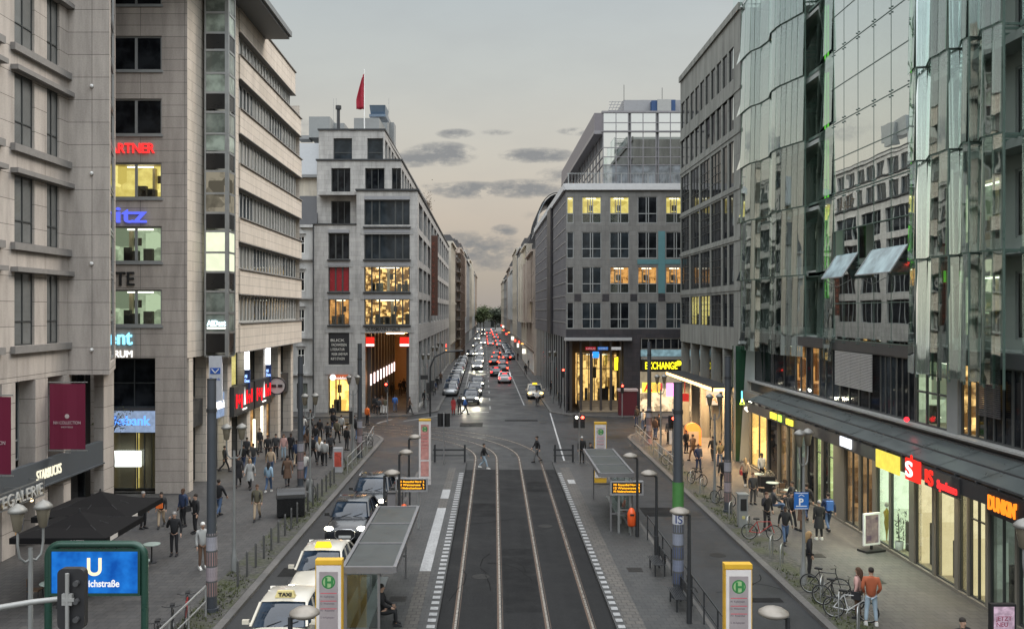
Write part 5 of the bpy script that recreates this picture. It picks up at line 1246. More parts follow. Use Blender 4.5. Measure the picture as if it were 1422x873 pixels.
t = thing('neon_corner_sign', 'small turquoise and yellow neon triangle on the canopy corner beside the green pillar', 'sign', (15.3, 55, 4.4))
MB().tube([(15.2,55.2,5.0),(15.2,55.2,4.35)], .04, 6).build('blue_tube', em('turquoise_neon', (.15,.8,1), 3), t)
MB().tube([(15.2,55.2,4.55),(15.1,55.2,4.2),(15.35,55.2,4.2),(15.22,55.2,4.55)], .04, 6).build('yellow_tube', em('lime_neon', (.7,1,.1), 3), t)
t = fsign(1300,1334,3.74,3.76,M_dark,'red_window_light','round red lamp glowing on the first floor sill of the glass building')
MB().sphere((16.62, YX(1260,16.65), 5.55), .1, 12).build('bulb', em('strong_red', (1,.02,.03), 4), t)
# shop window contents
t = thing('mannequin', 'yellow dressed mannequin standing in the pale green shop window', 'mannequin', (16.9, YX(1233,16.9), .15)); ym = YX(1234,16.7)
MB().lathe([(.02,.1),(.05,.5),(.11,.85),(.09,1.05),(.14,1.3),(.05,1.42),(.03,1.48)], (16.62,ym,.1), 10).build('dress', pm('yellow_dress', (.5,.36,.05), .7), t)
MB().sphere((16.62,ym,1.72), .09, 10, 0, 1.2).build('head', pm('pale_plastic', (.6,.55,.48), .4), t); MB().box(16.5,16.75,ym-.12,ym+.12,.05,.12).build('stand', M_dark, t)
t = thing('window_plant', 'leafy green plant in the pale green shop window', 'plant', (16.6, YX(1248,16.6), .1)); rr = random.Random(8); b = MB(); yp = YX(1248,16.6)
for k in range(160):
    a = rr.uniform(0,6.28); r_ = rr.uniform(.05,.45); c_ = V((16.62+.4*r_*math.cos(a), yp+r_*1.6*math.sin(a), .5+rr.uniform(0,1.3)))
    b.add([c_, c_+V((rr.uniform(-.05,.05),rr.uniform(-.15,.15),rr.uniform(-.02,.15))), c_+V((rr.uniform(-.05,.05),rr.uniform(-.15,.15),rr.uniform(-.12,.05)))], [(0,1,2)])
b.build('leaves', pm('leaf_green', (.05,.10,.035), .6), t); MB().lathe([(.14,0),(.18,.35),(.15,.36)], (16.62,yp,.12), 12).build('pot', M_white, t); MB().tube([(16.62,yp,.4),(16.62,yp+.05,1.5)], .02, 6).build('stem', pm('bark', (.06,.045,.03), .9), t)
t = thing('pavement_poster_stand', 'white framed poster stand on a black base outside the pale green shop', 'stand', (15.6, 37.2, 0), .35)
b = MB().box(-.42,.42,-.04,.04,.25,.33).box(-.42,.42,-.04,.04,1.5,1.58).box(-.42,-.34,-.04,.04,.33,1.5).box(.34,.42,-.04,.04,.33,1.5); b.build('frame', M_white, t, local=True)
MB().box(-.34,.34,-.02,.02,.33,1.5).build('poster', glow_room('printed_poster', (.6,.5,.4), .45, (.35,.3,.5), (4,4,4)), t, local=True); MB().box(-.5,.5,-.28,.28,.0,.08).box(-.04,.04,-.04,.04,.08,.25).build('base', M_black, t, local=True)
t = thing('lit_poster_case', 'black framed lit poster case standing at the bottom right corner', 'sign', (13.55, 24.0, 0))
MB().box(-.33,.33,-.08,.08,.3,2.12).box(-.05,.05,-.05,.05,0,.3).build('case', M_black, t, local=True)
MB().box(-.27,.27,-.1,-.085,.45,2.06).build('poster', em('pink_white_poster', (.85,.62,.78), .75, .5, 6), t, local=True)
text(t, 'JETZT\nNEU', pos=(13.32, 23.89, 1.7), d=(1,0,0), size=.16, mat=pm('dark_red_print', (.25,.01,.05), .6), ext=.003)
# area lights added under the canopies, standing in for shop glow on the pavement
for y_ in (55.5, 49.5, 44.0, 39.5, 36.0, 31.5):
    L = bpy.data.lights.new('shop_spill', 'AREA'); L.energy = {55.5: 420, 49.5: 220, 44.0: 200, 39.5: 150, 36.0: 170, 31.5: 130}[y_]; L.size = 1.2; L.shape = 'RECTANGLE'; L.size_y = 3; L.spread = math.radians(120); L.color = {55.5:(1,.62,.25),49.5:(1,.8,.5),44.0:(1,.88,.62),39.5:(1,.85,.6),36.0:(.9,1,.7),31.5:(1,.87,.6)}[y_]
    o = bpy.data.objects.new('shop_spill', L); C.objects.link(o); o.location = (15.6, y_, 4.3); o.rotation_euler = (0, math.radians(15), 0)
for y_ in (64, 70, 76):
    L = bpy.data.lights.new('arcade_spill', 'AREA'); L.energy = 1000; L.size = 2.2; L.spread = math.radians(120); L.color = (1,.60,.28)  # added light that brings the orange arcade glow onto the pavement
    o = bpy.data.objects.new('arcade_spill', L); C.objects.link(o); o.location = (15.4, y_, 4.4)

# ------------------------------------------------------------------ buildings down the street
def row_house(s_, y0, y1, h, mat, nfl, label, style=0, roof='flat', setb=0.0, name='street_house'):
    side = s_
    x0, x1 = (-8.15-setb-.0006*(y0-165), -8.15-setb-.0006*(y1-165)) if side < 0 else (drift(6.6+setb, y0), drift(6.6+setb, y1))
    t = thing(name, label, 'building', ((x0+x1)/2, (y0+y1)/2, 0), group='houses down the far street')
    f_ = Fac((x0,y0),(x1,y1)) if side < 0 else Fac((x1,y1),(x0,y0))
    fh = (h-4.2)/nfl; n_ = max(3, int((y1-y0)/(3.2 if style != 2 else 4.4))); w_ = (y1-y0)/n_; ops = []
    for j in range(nfl):
        for k in range(n_): ops.append((k*w_+w_*.25, k*w_+w_*.75, 4.2+j*fh+fh*.22, 4.2+j*fh+fh*.85))
    for k in range(n_): ops.append((k*w_+w_*.15, k*w_+w_*.85, .3, 3.3))
    b = MB(); wall(b, f_, 0, h, ops, .07); xo_ = x0 + side*16
    fr_ = Fac((xo_,y0),(x0,y0)) if side < 0 else Fac((x0,y0),(xo_,y0))
    wall(b, fr_, 0, h); b.quad((x1,y1,0),(xo_,y1,0),(xo_,y1,h),(x1,y1,h))
    if roof == 'flat': b.add([(x0,y0,h),(x1,y1,h),(xo_,y1,h),(xo_,y0,h)], [(0,1,2,3)])
    fbox(b, f_, 0, f_.L, h-.35, h, .002, .5); fbox(b, f_, 0, f_.L, 3.7, 4.0, .002, .2)
    for k in range(n_+1): fbox(b, f_, max(0, k*w_-w_*.12), min(f_.L, k*w_+w_*.12), 4.0, h-.36, .002, .16 if style != 2 else .3)
    for k in range(n_):
        if style == 1 or k % 3 == 1: fbox(b, f_, k*w_+w_*.2, k*w_+w_*.8, 4.2+fh*1.88, 4.2+fh*1.98, .002, .45)
    if style != 1 and s_ > 0: 
        for j in range(nfl): fbox(b, f_, 0, f_.L, 4.2+j*fh+.02, 4.2+j*fh+.14, .17, .24)
    if style == 1:
        for j in range(nfl): fbox(b, f_, 0, f_.L, 4.2+j*fh-.02, 4.2+j*fh+.13, .002, .15)
        for k in range(0, n_, 3): fbox(b, f_, k*w_+.3, k*w_+w_*1.6, 4.3+fh, h-1.5, .16, .9)
    b.build('wall', mat, t)
    if roof != 'flat':
        r_ = MB(); s = side; r_.add([(x0,y0,h),(x1,y1,h),(x1+s*2.2,y1,h+3),(x0+s*2.2,y0,h+3),(xo_,y0,h),(xo_,y1,h),(xo_,y1,h+3),(xo_,y0,h+3)], [(0,1,2,3),(3,2,6,7),(0,3,7,4),(1,5,6,2)])
        for k in range(1, n_): u_ = k*w_; q = V((x0+(x1-x0)*u_/(y1-y0), y0+u_, 0)); r_.box(q.x+s*.6, q.x+s*2.3, q.y-.5, q.y+.5, h+.4, h+2.0)
        r_.build('roof', pm('dark_roof', (.06,.058,.06), .7), t)
        MB().box(x0+s*5, x0+s*6, (y0+y1)/2-.4, (y0+y1)/2+.6, h+2.5, h+4.4).build('chimney', M_pink, t)
    for i, o_ in enumerate(ops):
        shop = i >= nfl*n_; r = R.random()
        if y0 > 300 and not shop and i % 2: continue
        window(t, f_, *o_, 2, (.7,) if style else (), -.02, .09, M_white if style == 1 else M_frame, G_dark, lit=(L_warm if shop and r < .5 else (L_yel if r < .06 else None)) if y0 < 260 else None, name='shop_window' if shop else 'window')
    return t
left_row = [(168,186,23,M_cream,5,0,'flat','pale cream house just beyond the culture store block'),(187,212,21.5,M_gplas,5,2,'flat','grey scaffolded house rising above its neighbours on the left'),(213,236,25,M_pink,5,1,'m','tan house with bays beyond the scaffolded house'),(237,262,26,M_stucco,6,0,'m','pale stucco house in the left row far down the street'),(263,295,25,M_gplas,6,0,'flat','grey flat roofed house in the left row far down the street'),(296,335,27,M_cream,6,1,'m','cream house near the far end of the left row'),(336,380,25,M_stucco,5,0,'flat','pale house near the far end of the left row'),(381,430,26,M_pink,5,0,'m','last tan house of the left row')]
for a, c_, h, m, n_, s, rf_, lb_ in left_row: row_house(-1, a, c_, h, m, n_, lb_, s, rf_)
right_row = [(139,160,19.5,M_pink,4,1,'m','warm beige ornate house beside the granite office block'),(161,182,22,M_cream,5,1,'m','cream ornate house with bays, second beyond the granite office'),(183,206,23,M_gplas,5,0,'m','grey plaster house in the right row down the street'),(207,235,24.5,M_cream,6,2,'flat','pale flat roofed block standing above the right row'),(236,262,21,M_stucco,5,1,'m','pale stucco house with bays in the right row'),(263,300,23,M_pink,5,0,'m','tan house far down the right row'),(301,345,21,M_gplas,5,0,'flat','grey flat roofed house far down the right row'),(346,400,22,M_cream,5,0,'m','last cream house of the right row')]
for a, c_, h, m, n_, s, rf_, lb_ in right_row: row_house(1, a, c_, h, m, n_, lb_, s, rf_, setb=.15)
# glazed curved roof house top just behind the granite office
t = thing('glazed_roof_house', 'tall pale house with a curved glass roof edge behind the granite office block', 'building', (9.5, 150, 20))
b = MB(); 
for k in range(8):
    a0, a1 = PI/2*k/8, PI/2*(k+1)/8
    p = lambda a: (7.6+3.2*(1-math.sin(a))*-1+3.2-3.2*math.cos(a)*0 - (0), 0)
    X0, Z0 = 9.8-3.2*math.cos(a0), 22.5+5.5*math.sin(a0); X1, Z1 = 9.8-3.2*math.cos(a1), 22.5+5.5*math.sin(a1)
    b.add([(X0,139,Z0),(X0,159,Z0),(X1,159,Z1),(X1,139,Z1),(X0+.1,139,Z0),(X0+.1,159,Z0),(X1+.1,159,Z1),(X1+.1,139,Z1)], [(0,1,2,3),(7,6,5,4),(0,3,7,4),(1,5,6,2)])
b.build('curved_roof', pm('pale_blue_roof', (.30,.33,.36), .3, .3), t)
b = MB()
for yy_ in (139,144,149,154,159):
    b.tube([(9.8-3.35*math.cos(PI/2*k/8), yy_, 22.5+5.7*math.sin(PI/2*k/8)) for k in range(9)], .09, 6)
b.build('roof_rib', M_dark, t); MB().box(9.8,22,139,159,19.5,28).build('attic_wall', M_gplas, t)
# scaffold on the left house
sc_t = thing('scaffold', 'rusty brown scaffolding in front of the grey house on the left', 'scaffold', (-8.8, 200, 0)); b = MB(); pbm = MB()
xs_ = -8.1+.15
for y_ in range(187, 213, 4):
    for xx_ in (xs_, xs_+1.1): b.tube([(xx_, y_, 0), (xx_, y_, 22.5)], .07, 5)
for z_ in range(2, 23, 2):
    for xx_ in (xs_, xs_+1.1): b.tube([(xx_, 187, z_), (xx_, 211, z_)], .05, 5)
    for y_ in (187,): b.tube([(xs_, y_, z_), (xs_+1.1, y_, z_)], .05, 5); b.tube([(xs_, y_, z_), (xs_+1.1, y_, z_+2)], .04, 5)
    pbm.box(xs_-.2, xs_+1.05, 187, 211, z_-.05, z_)
for k in range(5): b.tube([(xs_-1.5-k*1.2, 188, 0), (xs_-1.5-k*1.2, 188, 23)], .06, 5)
for z_ in range(2, 24, 2): b.tube([(xs_-6.5, 188, z_), (xs_, 188, z_)], .05, 5)
b.build('tubes', pm('rusty_tube', (.12,.08,.06), .7), sc_t); pbm.build('planks', pm('scaffold_planks', (.18,.14,.1), .8), sc_t)

# trees at the far end
def tree(x, y, h, r, label, seed, col=(.09,.12,.05), trunk_h=None, n=900, ls=.5, group=None):
    t = thing('street_tree', label, 'tree', (x, y, 0), group=group); rr = random.Random(seed); th = trunk_h or h*.35
    b = MB().tube([(x,y,0),(x+.1,y,th*.6),(x,y+.1,th),(x,y,h*.7)], [r*.07,r*.055,r*.045,r*.015], 8); cl = []
    for k in range(9):
        a = k*2.4; l = r*rr.uniform(.25,.6); e = V((x+l*math.cos(a), y+l*math.sin(a), th+(h-th)*rr.uniform(.2,.85))); b.tube([(x,y,th+(h-th)*.08*k*.5), tuple((V((x,y,th))+e)/2+V((0,0,.2))), tuple(e)], [r*.03,r*.02,r*.008], 6); cl.append((e, r*rr.uniform(.4,.6)))
    b.build('trunk', pm('bark', (.06,.045,.03), .9), t); b = MB()
    for k in range(n):
        e, rr_ = cl[rr.randrange(len(cl))]; p = e + V((rr.gauss(0,1),rr.gauss(0,1),rr.gauss(0,.8))).normalized()*rr_*rr.uniform(.2,1.15); s = ls*rr.uniform(.5,1.2)
        q = V((rr.uniform(-1,1),rr.uniform(-1,1),rr.uniform(-.6,.6)))*s; w_ = V((rr.uniform(-1,1),rr.uniform(-1,1),rr.uniform(-.6,.6)))*s
        b.add([p-q*.5, p+w_*.4, p+q*.5, p-w_*.4], [(0,1,2,3)])
    b.build('crown', pm('foliage_%d' % int(col[1]*1000), col, .8, 0, .5, .3), t, uv=False); return t
tree(-4.6, 400, 12.5, 4.5, 'green street tree far down on the left of the street', 1, n=1400, ls=.9)
tree(-5.9, 380, 11, 3.2, 'green street tree closing the far end of the street, left one', 2, n=1400, ls=1.0)
tree(.5, 440, 11, 5, 'dark green tree mass closing the far end of the street, middle one', 3, (.035,.05,.028), n=1400, ls=1.3)
tree(4.5, 440, 12, 6, 'dark tree closing the far end of the street, right one', 4, (.035,.045,.028), n=1000, ls=1.3)
hl = MB(); hl.box(-200,200,560,570,-.2,9); 
for k in range(40): hl.box(-200+k*10,-192+k*10,552,560,-.2,R.uniform(6,14))
struct('distant_hill', hl, pm('far_dark_mass', (.08,.08,.075), .9))
tree(-19.95, 47.0, 5.0, 1.1, 'small leafy tree peeping out behind the hotel corner pillar', 6, (.07,.075,.03), 3.4, 420, .13)

# ================================================================== street furniture
def rod(mb, a, b, r, n=8): mb.tube([a, b], r, n)
# catenary masts
poster1 = stone('pasted_posters', (.5,.25,.22), (.35,.36,.4), (.12,.12,.12), .35, .5, .5, .03, .6)
poster2 = stone('pasted_blue_posters', (.05,.09,.25), (.3,.32,.38), (.12,.12,.12), .35, .45, .5, .03, .6)
def mast(x, y, h, label, posters=True, pm_=poster1, r=.17):
    t = thing('tram_mast', label, 'mast', (x, y, 0), group='dark tram wire masts')
    MB().tube([(0,0,0),(0,0,h)], [r, r*.86], 14).tube([(0,0,0),(0,0,.12)], r*1.35, 14).build('pole', M_mast, t, local=True)
    MB().tube([(0,0,h*.86),(0,0,h*.86+.12)], r*1.0, 14).build('pole_collar', M_dark, t, local=True); MB().tube([(0,0,h),(0,0,h+.04)], r*.9, 14).build('pole_cap', M_dark, t, local=True)
    if posters:
        MB().tube([(0,0,.5),(0,0,2.6)], r+.012, 14, caps=False).build('pasted_posters', pm_, t, local=True)
    return t
mast(-9.33, 29.75, 7.64, 'dark tram mast with pink and white posters at the left kerb, nearest on the left')
mast(-10.9, 50.7, 7.3, 'dark tram mast behind the group of people on the left pavement')
mast(-9.1, 61.0, 7.67, 'dark tram mast at the left corner in front of the store block')
t = mast(6.38, 31.2, 7.4, 'dark tram mast with green and blue posters on the right platform', True, poster2, .18)
MB().tube([(0,0,3.0),(0,0,4.0)], .194, 14, caps=False).build('green_poster', pm('green_poster', (.05,.17,.04), .7, 0, .3, 6), t, local=True)
MB().tube([(0,0,2.55),(0,0,2.98)], .197, 14, caps=False).build('white_poster', pm('white_poster', (.5,.5,.52), .7, 0, .3, 9), t, local=True)
text(t, 'IS', pos=(6.25,30.99,2.6), d=(1,0,0), size=.4, mat=pm('navy_print', (.02,.04,.15), .7), ext=.004)
text(t, 'LOAD', pos=(6.22,30.99,2.88), d=(1,0,0), size=.16, mat=pm('navy_print', (.02,.04,.15), .7), ext=.004)
mast(11.53, 44.4, 7.64, 'dark tram mast with pink stickers just left of the green pillar')
mast(11.9, 69, 7.55, 'dark tram mast at the far right corner before the exchange sign')

# historic double lamps
lp = thing('double_street_lamp', 'x', 'street lamp', (0,0,0), group='grey double headed street lamps')
b = MB().lathe([(.13,0),(.13,.5),(.09,.62),(.07,1.0),(.055,2.0),(.05,4.6)], (0,0,0), 12)
b.build('pole', M_lampg, lp, local=True)
b = MB()
for s in (-1,1):
    b.tube([(0,0,4.35),(s*.12,0,4.3),(s*.24,0,4.42),(s*.28,0,4.7),(s*.28,0,5.0)], .03, 8)
b.build('fork_arm', M_lampg, lp, local=True)
for s in (-1,1):
    h_ = MB().lathe([(.04,0),(.09,.03),(.15,.4),(.16,.42),(.13,.43)], (s*.28,0,5.0), 14).build('lantern', pm('milky_lantern_glass', (.20,.175,.13), .25), lp, local=True)
    MB().lathe([(.17,.43),(.21,.45),(.19,.51),(.12,.58),(.04,.62),(.001,.64)], (s*.28,0,5.0), 14).build('lantern_cap', pm('pale_lamp_cap', (.20,.195,.18), .45, .3), h_, local=True)
LPS = [(-10.4,20.2,.9,'grey double street lamp at the far left, beside the blue underground sign'),(-9.9,34.3,.2,'grey double street lamp in front of the bank entrance pillars'),(-9.6,47,.5,'grey double street lamp among the group of walkers on the left pavement'),(-9.45,60.4,.1,'grey double street lamp at the left corner before the phone shop'),
       (11.2,18.7,.4,'grey double street lamp cut by the right picture edge'),(11.25,32.7,.7,'grey double street lamp carrying the blue parking sign'),(11.45,46.7,.2,'grey double street lamp before the golden shop on the right pavement'),(11.3,61,.4,'grey double street lamp beside the far right railing'),
       (-6.9,91,.2,'street lamp at the corner of the store block side street'),(-7.25,110,.6,'second street lamp along the store block side'),(-7.4,124,.3,'third street lamp along the store block side'),(6.3,97,.2,'street lamp beside the granite office side wall')]
for i, (x_, y_, rz_, lab) in enumerate(LPS):
    if i == 0: lp.location = (x_, y_, 0); lp.rotation_euler.z = rz_; lp['label'] = lab
    else: copy_tree(lp, (x_, y_, 0), rz_, lab)

# platform lamps with mushroom heads
pl_ = thing('platform_lamp', 'x', 'street lamp', (0,0,0), group='dark platform lamps with pale mushroom heads')
MB().tube([(0,0,0),(0,0,3.45)], [.065,.05], 10).tube([(0,0,0),(0,0,1.1)], .085, 10).tube([(0,0,3.42),(.3,0,3.5)], .035, 8).build('post', M_dark, pl_, local=True)
MB().lathe([(.001,-.1),(.2,-.1),(.32,-.03),(.31,.02),(.2,.09),(.08,.13),(.001,.135)], (.3,0,3.55), 20).build('lamp_head', pm('pale_mushroom_head', (.24,.215,.185), .4, .2, .3, 5), pl_, local=True)
PLP = [(-4.3,19,0,'mushroom head lamp in front of the near taxi and the stop sign'),(-4.31,35.4,0,'mushroom head lamp left of the left departure board'),(-4.27,40.6,0,'mushroom head lamp behind the left departure board'),(-4.3,45.5,0,'mushroom head lamp beside the far left stop sign'),
       (6.2,19,PI,'mushroom head lamp at the bottom right of the stop sign'),(6.2,28.6,PI,'mushroom head lamp right of the postered mast'),(6.37,35.3,PI,'mushroom head lamp just left of the postered mast'),(6.3,39.6,PI,'mushroom head lamp over the right departure board')]
for i, (x_, y_, rz_, lab) in enumerate(PLP):
    if i == 0: pl_.location = (x_, y_, 0); pl_['label'] = lab
    else: copy_tree(pl_, (x_, y_, 0), rz_, lab)

# stop signs
M_sty = pm('stop_yellow', (.62,.36,.03), .45); M_stw = pm('stop_pillar_white', (.62,.58,.56), .45)
E_case = em('lit_timetable', (.72,.66,.68), .42, .15, 3)
def stop_sign(x, y, h, lab, wd=.62, lines=3, pink=False):
    t = thing('stop_sign', lab, 'stop sign', (x, y, 0), group='tram stop info pillars with green letter')
    MB().box(-wd/2-.04,wd/2+.04,-.02,.2,0,h-.11).build('pillar', M_stw if pink else M_sty, t, local=True)
    MB().box(-wd/2-.04,wd/2+.04,-.05,.22,h-.11,h).build('cap', M_sty, t, local=True)
    MB().box(-wd/2-.01,wd/2+.01,-.05,-.021,.3,h-.14).build('white_frame', M_stw, t, local=True)
    MB().box(-wd/2+.07,wd/2-.07,-.062,-.051,1.45,h-.3).box(-wd/2+.07,wd/2-.07,-.062,-.051,.5,1.35).build('timetable', em('pink_timetable', (.8,.42,.38), .5, .3, 5) if pink else E_case, t, local=True)
    b = MB().tube([(0,-.062,h-.56),(0,-.075,h-.56)], .175, 24); b.build('green_ring', pm('stop_green' if not pink else 'dark_ring', (.03,.18,.05) if not pink else (.2,.1,.08), .5), t, local=True)
    MB().tube([(0,-.0755,h-.56),(0,-.08,h-.56)], .14, 24).build('ring_inside', pm('stop_ring_pale', (.28,.42,.2), .5), t, local=True)
    text(t, 'H', pos=(x-.085, y-.085, h-.67), d=(1,0,0), size=.32, mat=pm('stop_green', (.03,.18,.05), .5), ext=.003, bold=.012, name='stop_letter')
    rl = MB(); 
    for k in range(lines): rl.box(-wd/2+.1,wd/2-.1,-.068,-.0625,h-.86-k*.2,h-.845-k*.2)
    rl.build('red_line', pm('line_red', (.5,.03,.06), .5), t, local=True)
    for k, s in enumerate(('M1  Kupfergraben', '12  Weissensee', 'M1  Rosenthal', '12  Am Kupfergraben')[:lines+1]): text(t, s, pos=(x-wd/2+.1, y-.066, h-.96-k*.18), d=(1,0,0), size=.07, width=wd-.26, mat=pm('print_dark', (.06,.04,.06), .6), ext=.002, name='timetable_lettering')
    return t
stop_sign(-4.29, 23.4, 3.45, 'yellow topped stop pillar with green H at the near end of the left shelter')
stop_sign(6.24, 23.0, 3.45, 'yellow topped stop pillar with green H at the bottom right beside the road')
stop_sign(6.15, 52, 3.5, 'yellow topped stop pillar with green H beyond the far shelter')
stop_sign(-3.95, 51.4, 3.75, 'tall pink and white stop pillar at the far end of the left platform', .6, 5, True)

# shelters
M_roofg = clearglass('shelter_roof_glass', (.45,.47,.46), .10, .15, 3, .2)
M_dirt = pm('dusty_shelter_glass', (.045,.05,.048), .35, 0, .5, 2.5, 0, .5)
def shelter(x0, x1, y0, y1, lab, back):
    t = thing('tram_shelter', lab, 'shelter', ((x0+x1)/2, (y0+y1)/2, 0), group='glass roofed tram shelters'); z = 2.6; n = 3 if y1-y0 < 8 else 3; L = (y1-y0)/n
    b = MB()
    b.box(x0-.06,x0+.04,y0-.05,y1+.05,z-.12,z+.06); b.box(x1-.04,x1+.06,y0-.05,y1+.05,z-.12,z+.06); b.box(x0+.041,x1-.041,y0-.05,y0+.05,z-.14,z+.05); b.box(x0+.041,x1-.041,y1-.05,y1+.05,z-.14,z+.05)
    for k in range(1, n): b.box(x0+.041,x1-.041,y0+k*L-.04,y0+k*L+.04,z-.1,z+.05)
    for k in range(1, n*2): b.box((x0+x1)/2-.015,(x0+x1)/2+.015,y0+.051,y1-.051,z-.08,z-.04) if k == 1 else None
    b.build('roof_frame', pm('pale_shelter_frame', (.22,.215,.22), .4, .5), t)
    for k in range(n): MB().box(x0+.05,x1-.05,y0+k*L+.05,y0+(k+1)*L-.05,z+.0,z+.02).build('roof_glass', M_dirt, t)
    xb = x0+.05 if back < 0 else x1-.05
    b = MB()
    for k in range(n+1): b.box(xb-.04,xb+.04,y0+k*L-.04+(.05 if k == 0 else (-.05 if k == n else 0)),y0+k*L+.04+(.05 if k == 0 else (-.05 if k == n else 0)),0,z-.12)
    xf = xb + (.95 if back < 0 else -.95)
    for yy_ in (y0+.05, y1-.05): b.box(xf-.035,xf+.035,yy_-.035,yy_+.035,0,z-.12); b.box(min(xb,xf),max(xb,xf),yy_-.03,yy_+.03,.78,.86)
    b.build('post', pm('pale_shelter_frame', (.22,.215,.22), .4, .5), t)
    for k in range(n): MB().box(xb-.01,xb+.01,y0+k*L+.1,y0+(k+1)*L-.1,.15,z-.2).build('back_glass', clearglass('shelter_glass', (.75,.8,.78), .12), t, uv=False)
    for yy_ in (y0+.05,): MB().box(min(xb,xf)+.05,max(xb,xf)-.05,yy_-.008,yy_+.008,.9,z-.2).build('end_glass', clearglass('shelter_glass', (.75,.8,.78), .12), t, uv=False)
    xs = xb+(.3 if back < 0 else -.3)
    b = MB().box(xs-.18,xs+.18,y0+1.2,y1-1.5,.42,.47)
    for yy_ in (y0+1.6, y1-2): b.box(xs-.05,xs+.05,yy_-.05,yy_+.05,0,.42)
    b.build('bench', M_frame, t)
    return t
shelter(-4.28, -2.83, 25.6, 33.5, 'long glass roofed tram shelter on the left platform beside the taxis', -1)
shelter(4.75, 6.25, 40.4, 47.5, 'glass roofed tram shelter on the right platform behind the departure board', 1)

# departure boards with bins
def board(x0, x1, y, zt, lab, post_dx):
    t = thing('departure_board', lab, 'departure board', (x0, y, 0), group='amber departure boards'); w_ = x1-x0
    MB().box(0,w_,-.12,.12,zt-.62,zt-.54).box(0,w_,-.12,.12,zt-.06,zt).box(0,.07,-.12,.12,zt-.54,zt-.06).box(w_-.07,w_,-.12,.12,zt-.54,zt-.06).box(.07,w_-.07,-.05,.12,zt-.54,zt-.06).build('housing', pm('silver_housing', (.36,.36,.37), .4, .5), t, local=True)
    MB().box(.07,w_-.07,-.07,-.051,zt-.54,zt-.06).build('screen', M_black, t, local=True)
    for k, s in enumerate(('M1 Rosenthal Nord  2', '12 Weissensee  5', 'M1 Niederschoenhausen  9')):
        text(t, s, pos=(x0+.16, y-.085, zt-.2-k*.145), d=(1,0,0), size=.13, width=w_-.32, mat=E_led, ext=.006, name='led_lettering')
    b = MB()
    for xx_ in (post_dx, post_dx+.5): b.box(xx_-.05,xx_+.05,.0,.1,0,zt-.62)
    b.box(post_dx,post_dx+.5,.02,.08,1.0,1.06); b.build('post', M_steel, t, local=True)
board(XX(549.5,41), XX(594,41), 41, 2.32, 'amber lit departure board on the left platform', .55)
board(XX(847,40.2), XX(893,40.2), 40.2, 2.33, 'amber lit departure board on the right platform', .4)
bn = thing('litter_bin', 'x', 'bin', (0,0,0), group='orange litter bins')
MB().lathe([(.001,.45),(.13,.45),(.18,.52),(.19,1.0),(.17,1.08),(.1,1.22),(.05,1.26),(.001,1.27)], (0,0,0), 16).build('bin_body', pm('orange_plastic', (.72,.10,.02), .4), bn, local=True)
MB().box(-.09,.09,-.2,-.185,.95,1.03).build('opening', M_black, bn, local=True); MB().tube([(0,.2,0),(0,.2,1.4)], .035, 8).build('bin_post', M_steel, bn, local=True)
bn.location = (XX(561,40.4), 40.4, 0); bn['label'] = 'orange litter bin on the left platform behind the shelter roof'
copy_tree(bn, (XX(877,39.6), 39.6, 0), 0, 'orange litter bin under the right departure board')
bx = MB(); bx.box(XX(538,37.5), XX(549,37.5), 37.5, 37.9, 0, 2.3); t = thing('grey_info_column', 'grey column beside the left departure board', 'column', (XX(543,37.5),37.5,0)); bx.build('column_body', pm('grey_column_paint', (.16,.15,.155), .6), t); MB().box(XX(538,37.5)-.02, XX(549,37.5)+.02, 37.48, 37.92, 2.3, 2.36).build('column_cap', M_dark, t)

# traffic lights
E_rl = em('red_signal', (1,.05,.03), 14); E_wl = em('white_signal', (1,.95,.75), 6)
def sig_head(mb, x, y, z, rz, lens=None): pass
def signal(x, y, heads, lab, post_h=3.3, r=.05):
    t = thing('traffic_light', lab, 'traffic light', (x, y, 0), group='traffic lights of the crossing')
    MB().tube([(0,0,0),(0,0,post_h)], r, 10).build('pole', pm('pale_grey_pole', (.25,.25,.25), .5, .3), t, local=True)
    for hx, hz, rz_, lit in heads:
        b = MB(); M = Matrix.Rotation(rz_, 4, 'Z')
        b.rbox((hx, 0, hz), (.28, .26, .86), rz_)
        for k in range(3):
            c_ = V((hx,0,hz+.27-k*.27)) + (M @ V((0,-.2,0))); e_ = V((hx,0,hz+.27-k*.27)) + (M @ V((0,-.12,0)))
            b.tube([e_, c_], .11, 10)
        hd = b.build('signal_head', M_black, t, local=True)
        if lit is not None:
            k, mt = lit; c_ = V((hx,0,hz+.27-k*.27)) + (M @ V((0,-.21,0))); MB().sphere(tuple(c_), .10, 10, 0, 1, 1, 1).build('lit_lens', mt, hd, local=True)
    return t
signal(-3.26, 58.5, [(-.22,2.85,PI*.85,None),(.22,2.85,-PI*.85,None)], 'twin black traffic light heads on a pole at the end of the left platform')
signal(5.55, 58.6, [(-.22,2.75,.15,(0,E_wl)),(.22,2.75,-.1,(0,E_rl))], 'twin traffic light with red and white lamps at the end of the right platform')
signal(XX(864,84), 84, [(0,2.7,0,(0,E_rl))], 'traffic light showing red beside the dark red box by the granite office')
signal(XX(782,86.5), 86.5, [(.0,4.0,0,(0,E_rl))], 'traffic light showing red at the corner before the arcade', 4.5)
signal(XX(934,61), 61, [(-.1,2.4,.5,(0,E_rl))], 'traffic light showing red behind the right platform mast')
signal(XX(539,80), 79.5, [(-.1,3.2,0,(0,E_rl))], 'traffic light showing red before the store passage', 3.8)
signal(XX(488,62), 62, [(0,2.6,PI,None)], 'dark traffic light head at the left corner seen from behind')
t = thing('mast_arm_signal', 'curved mast arm with traffic lights at the store block corner', 'traffic light', (XX(596,84), 84.6, 0))
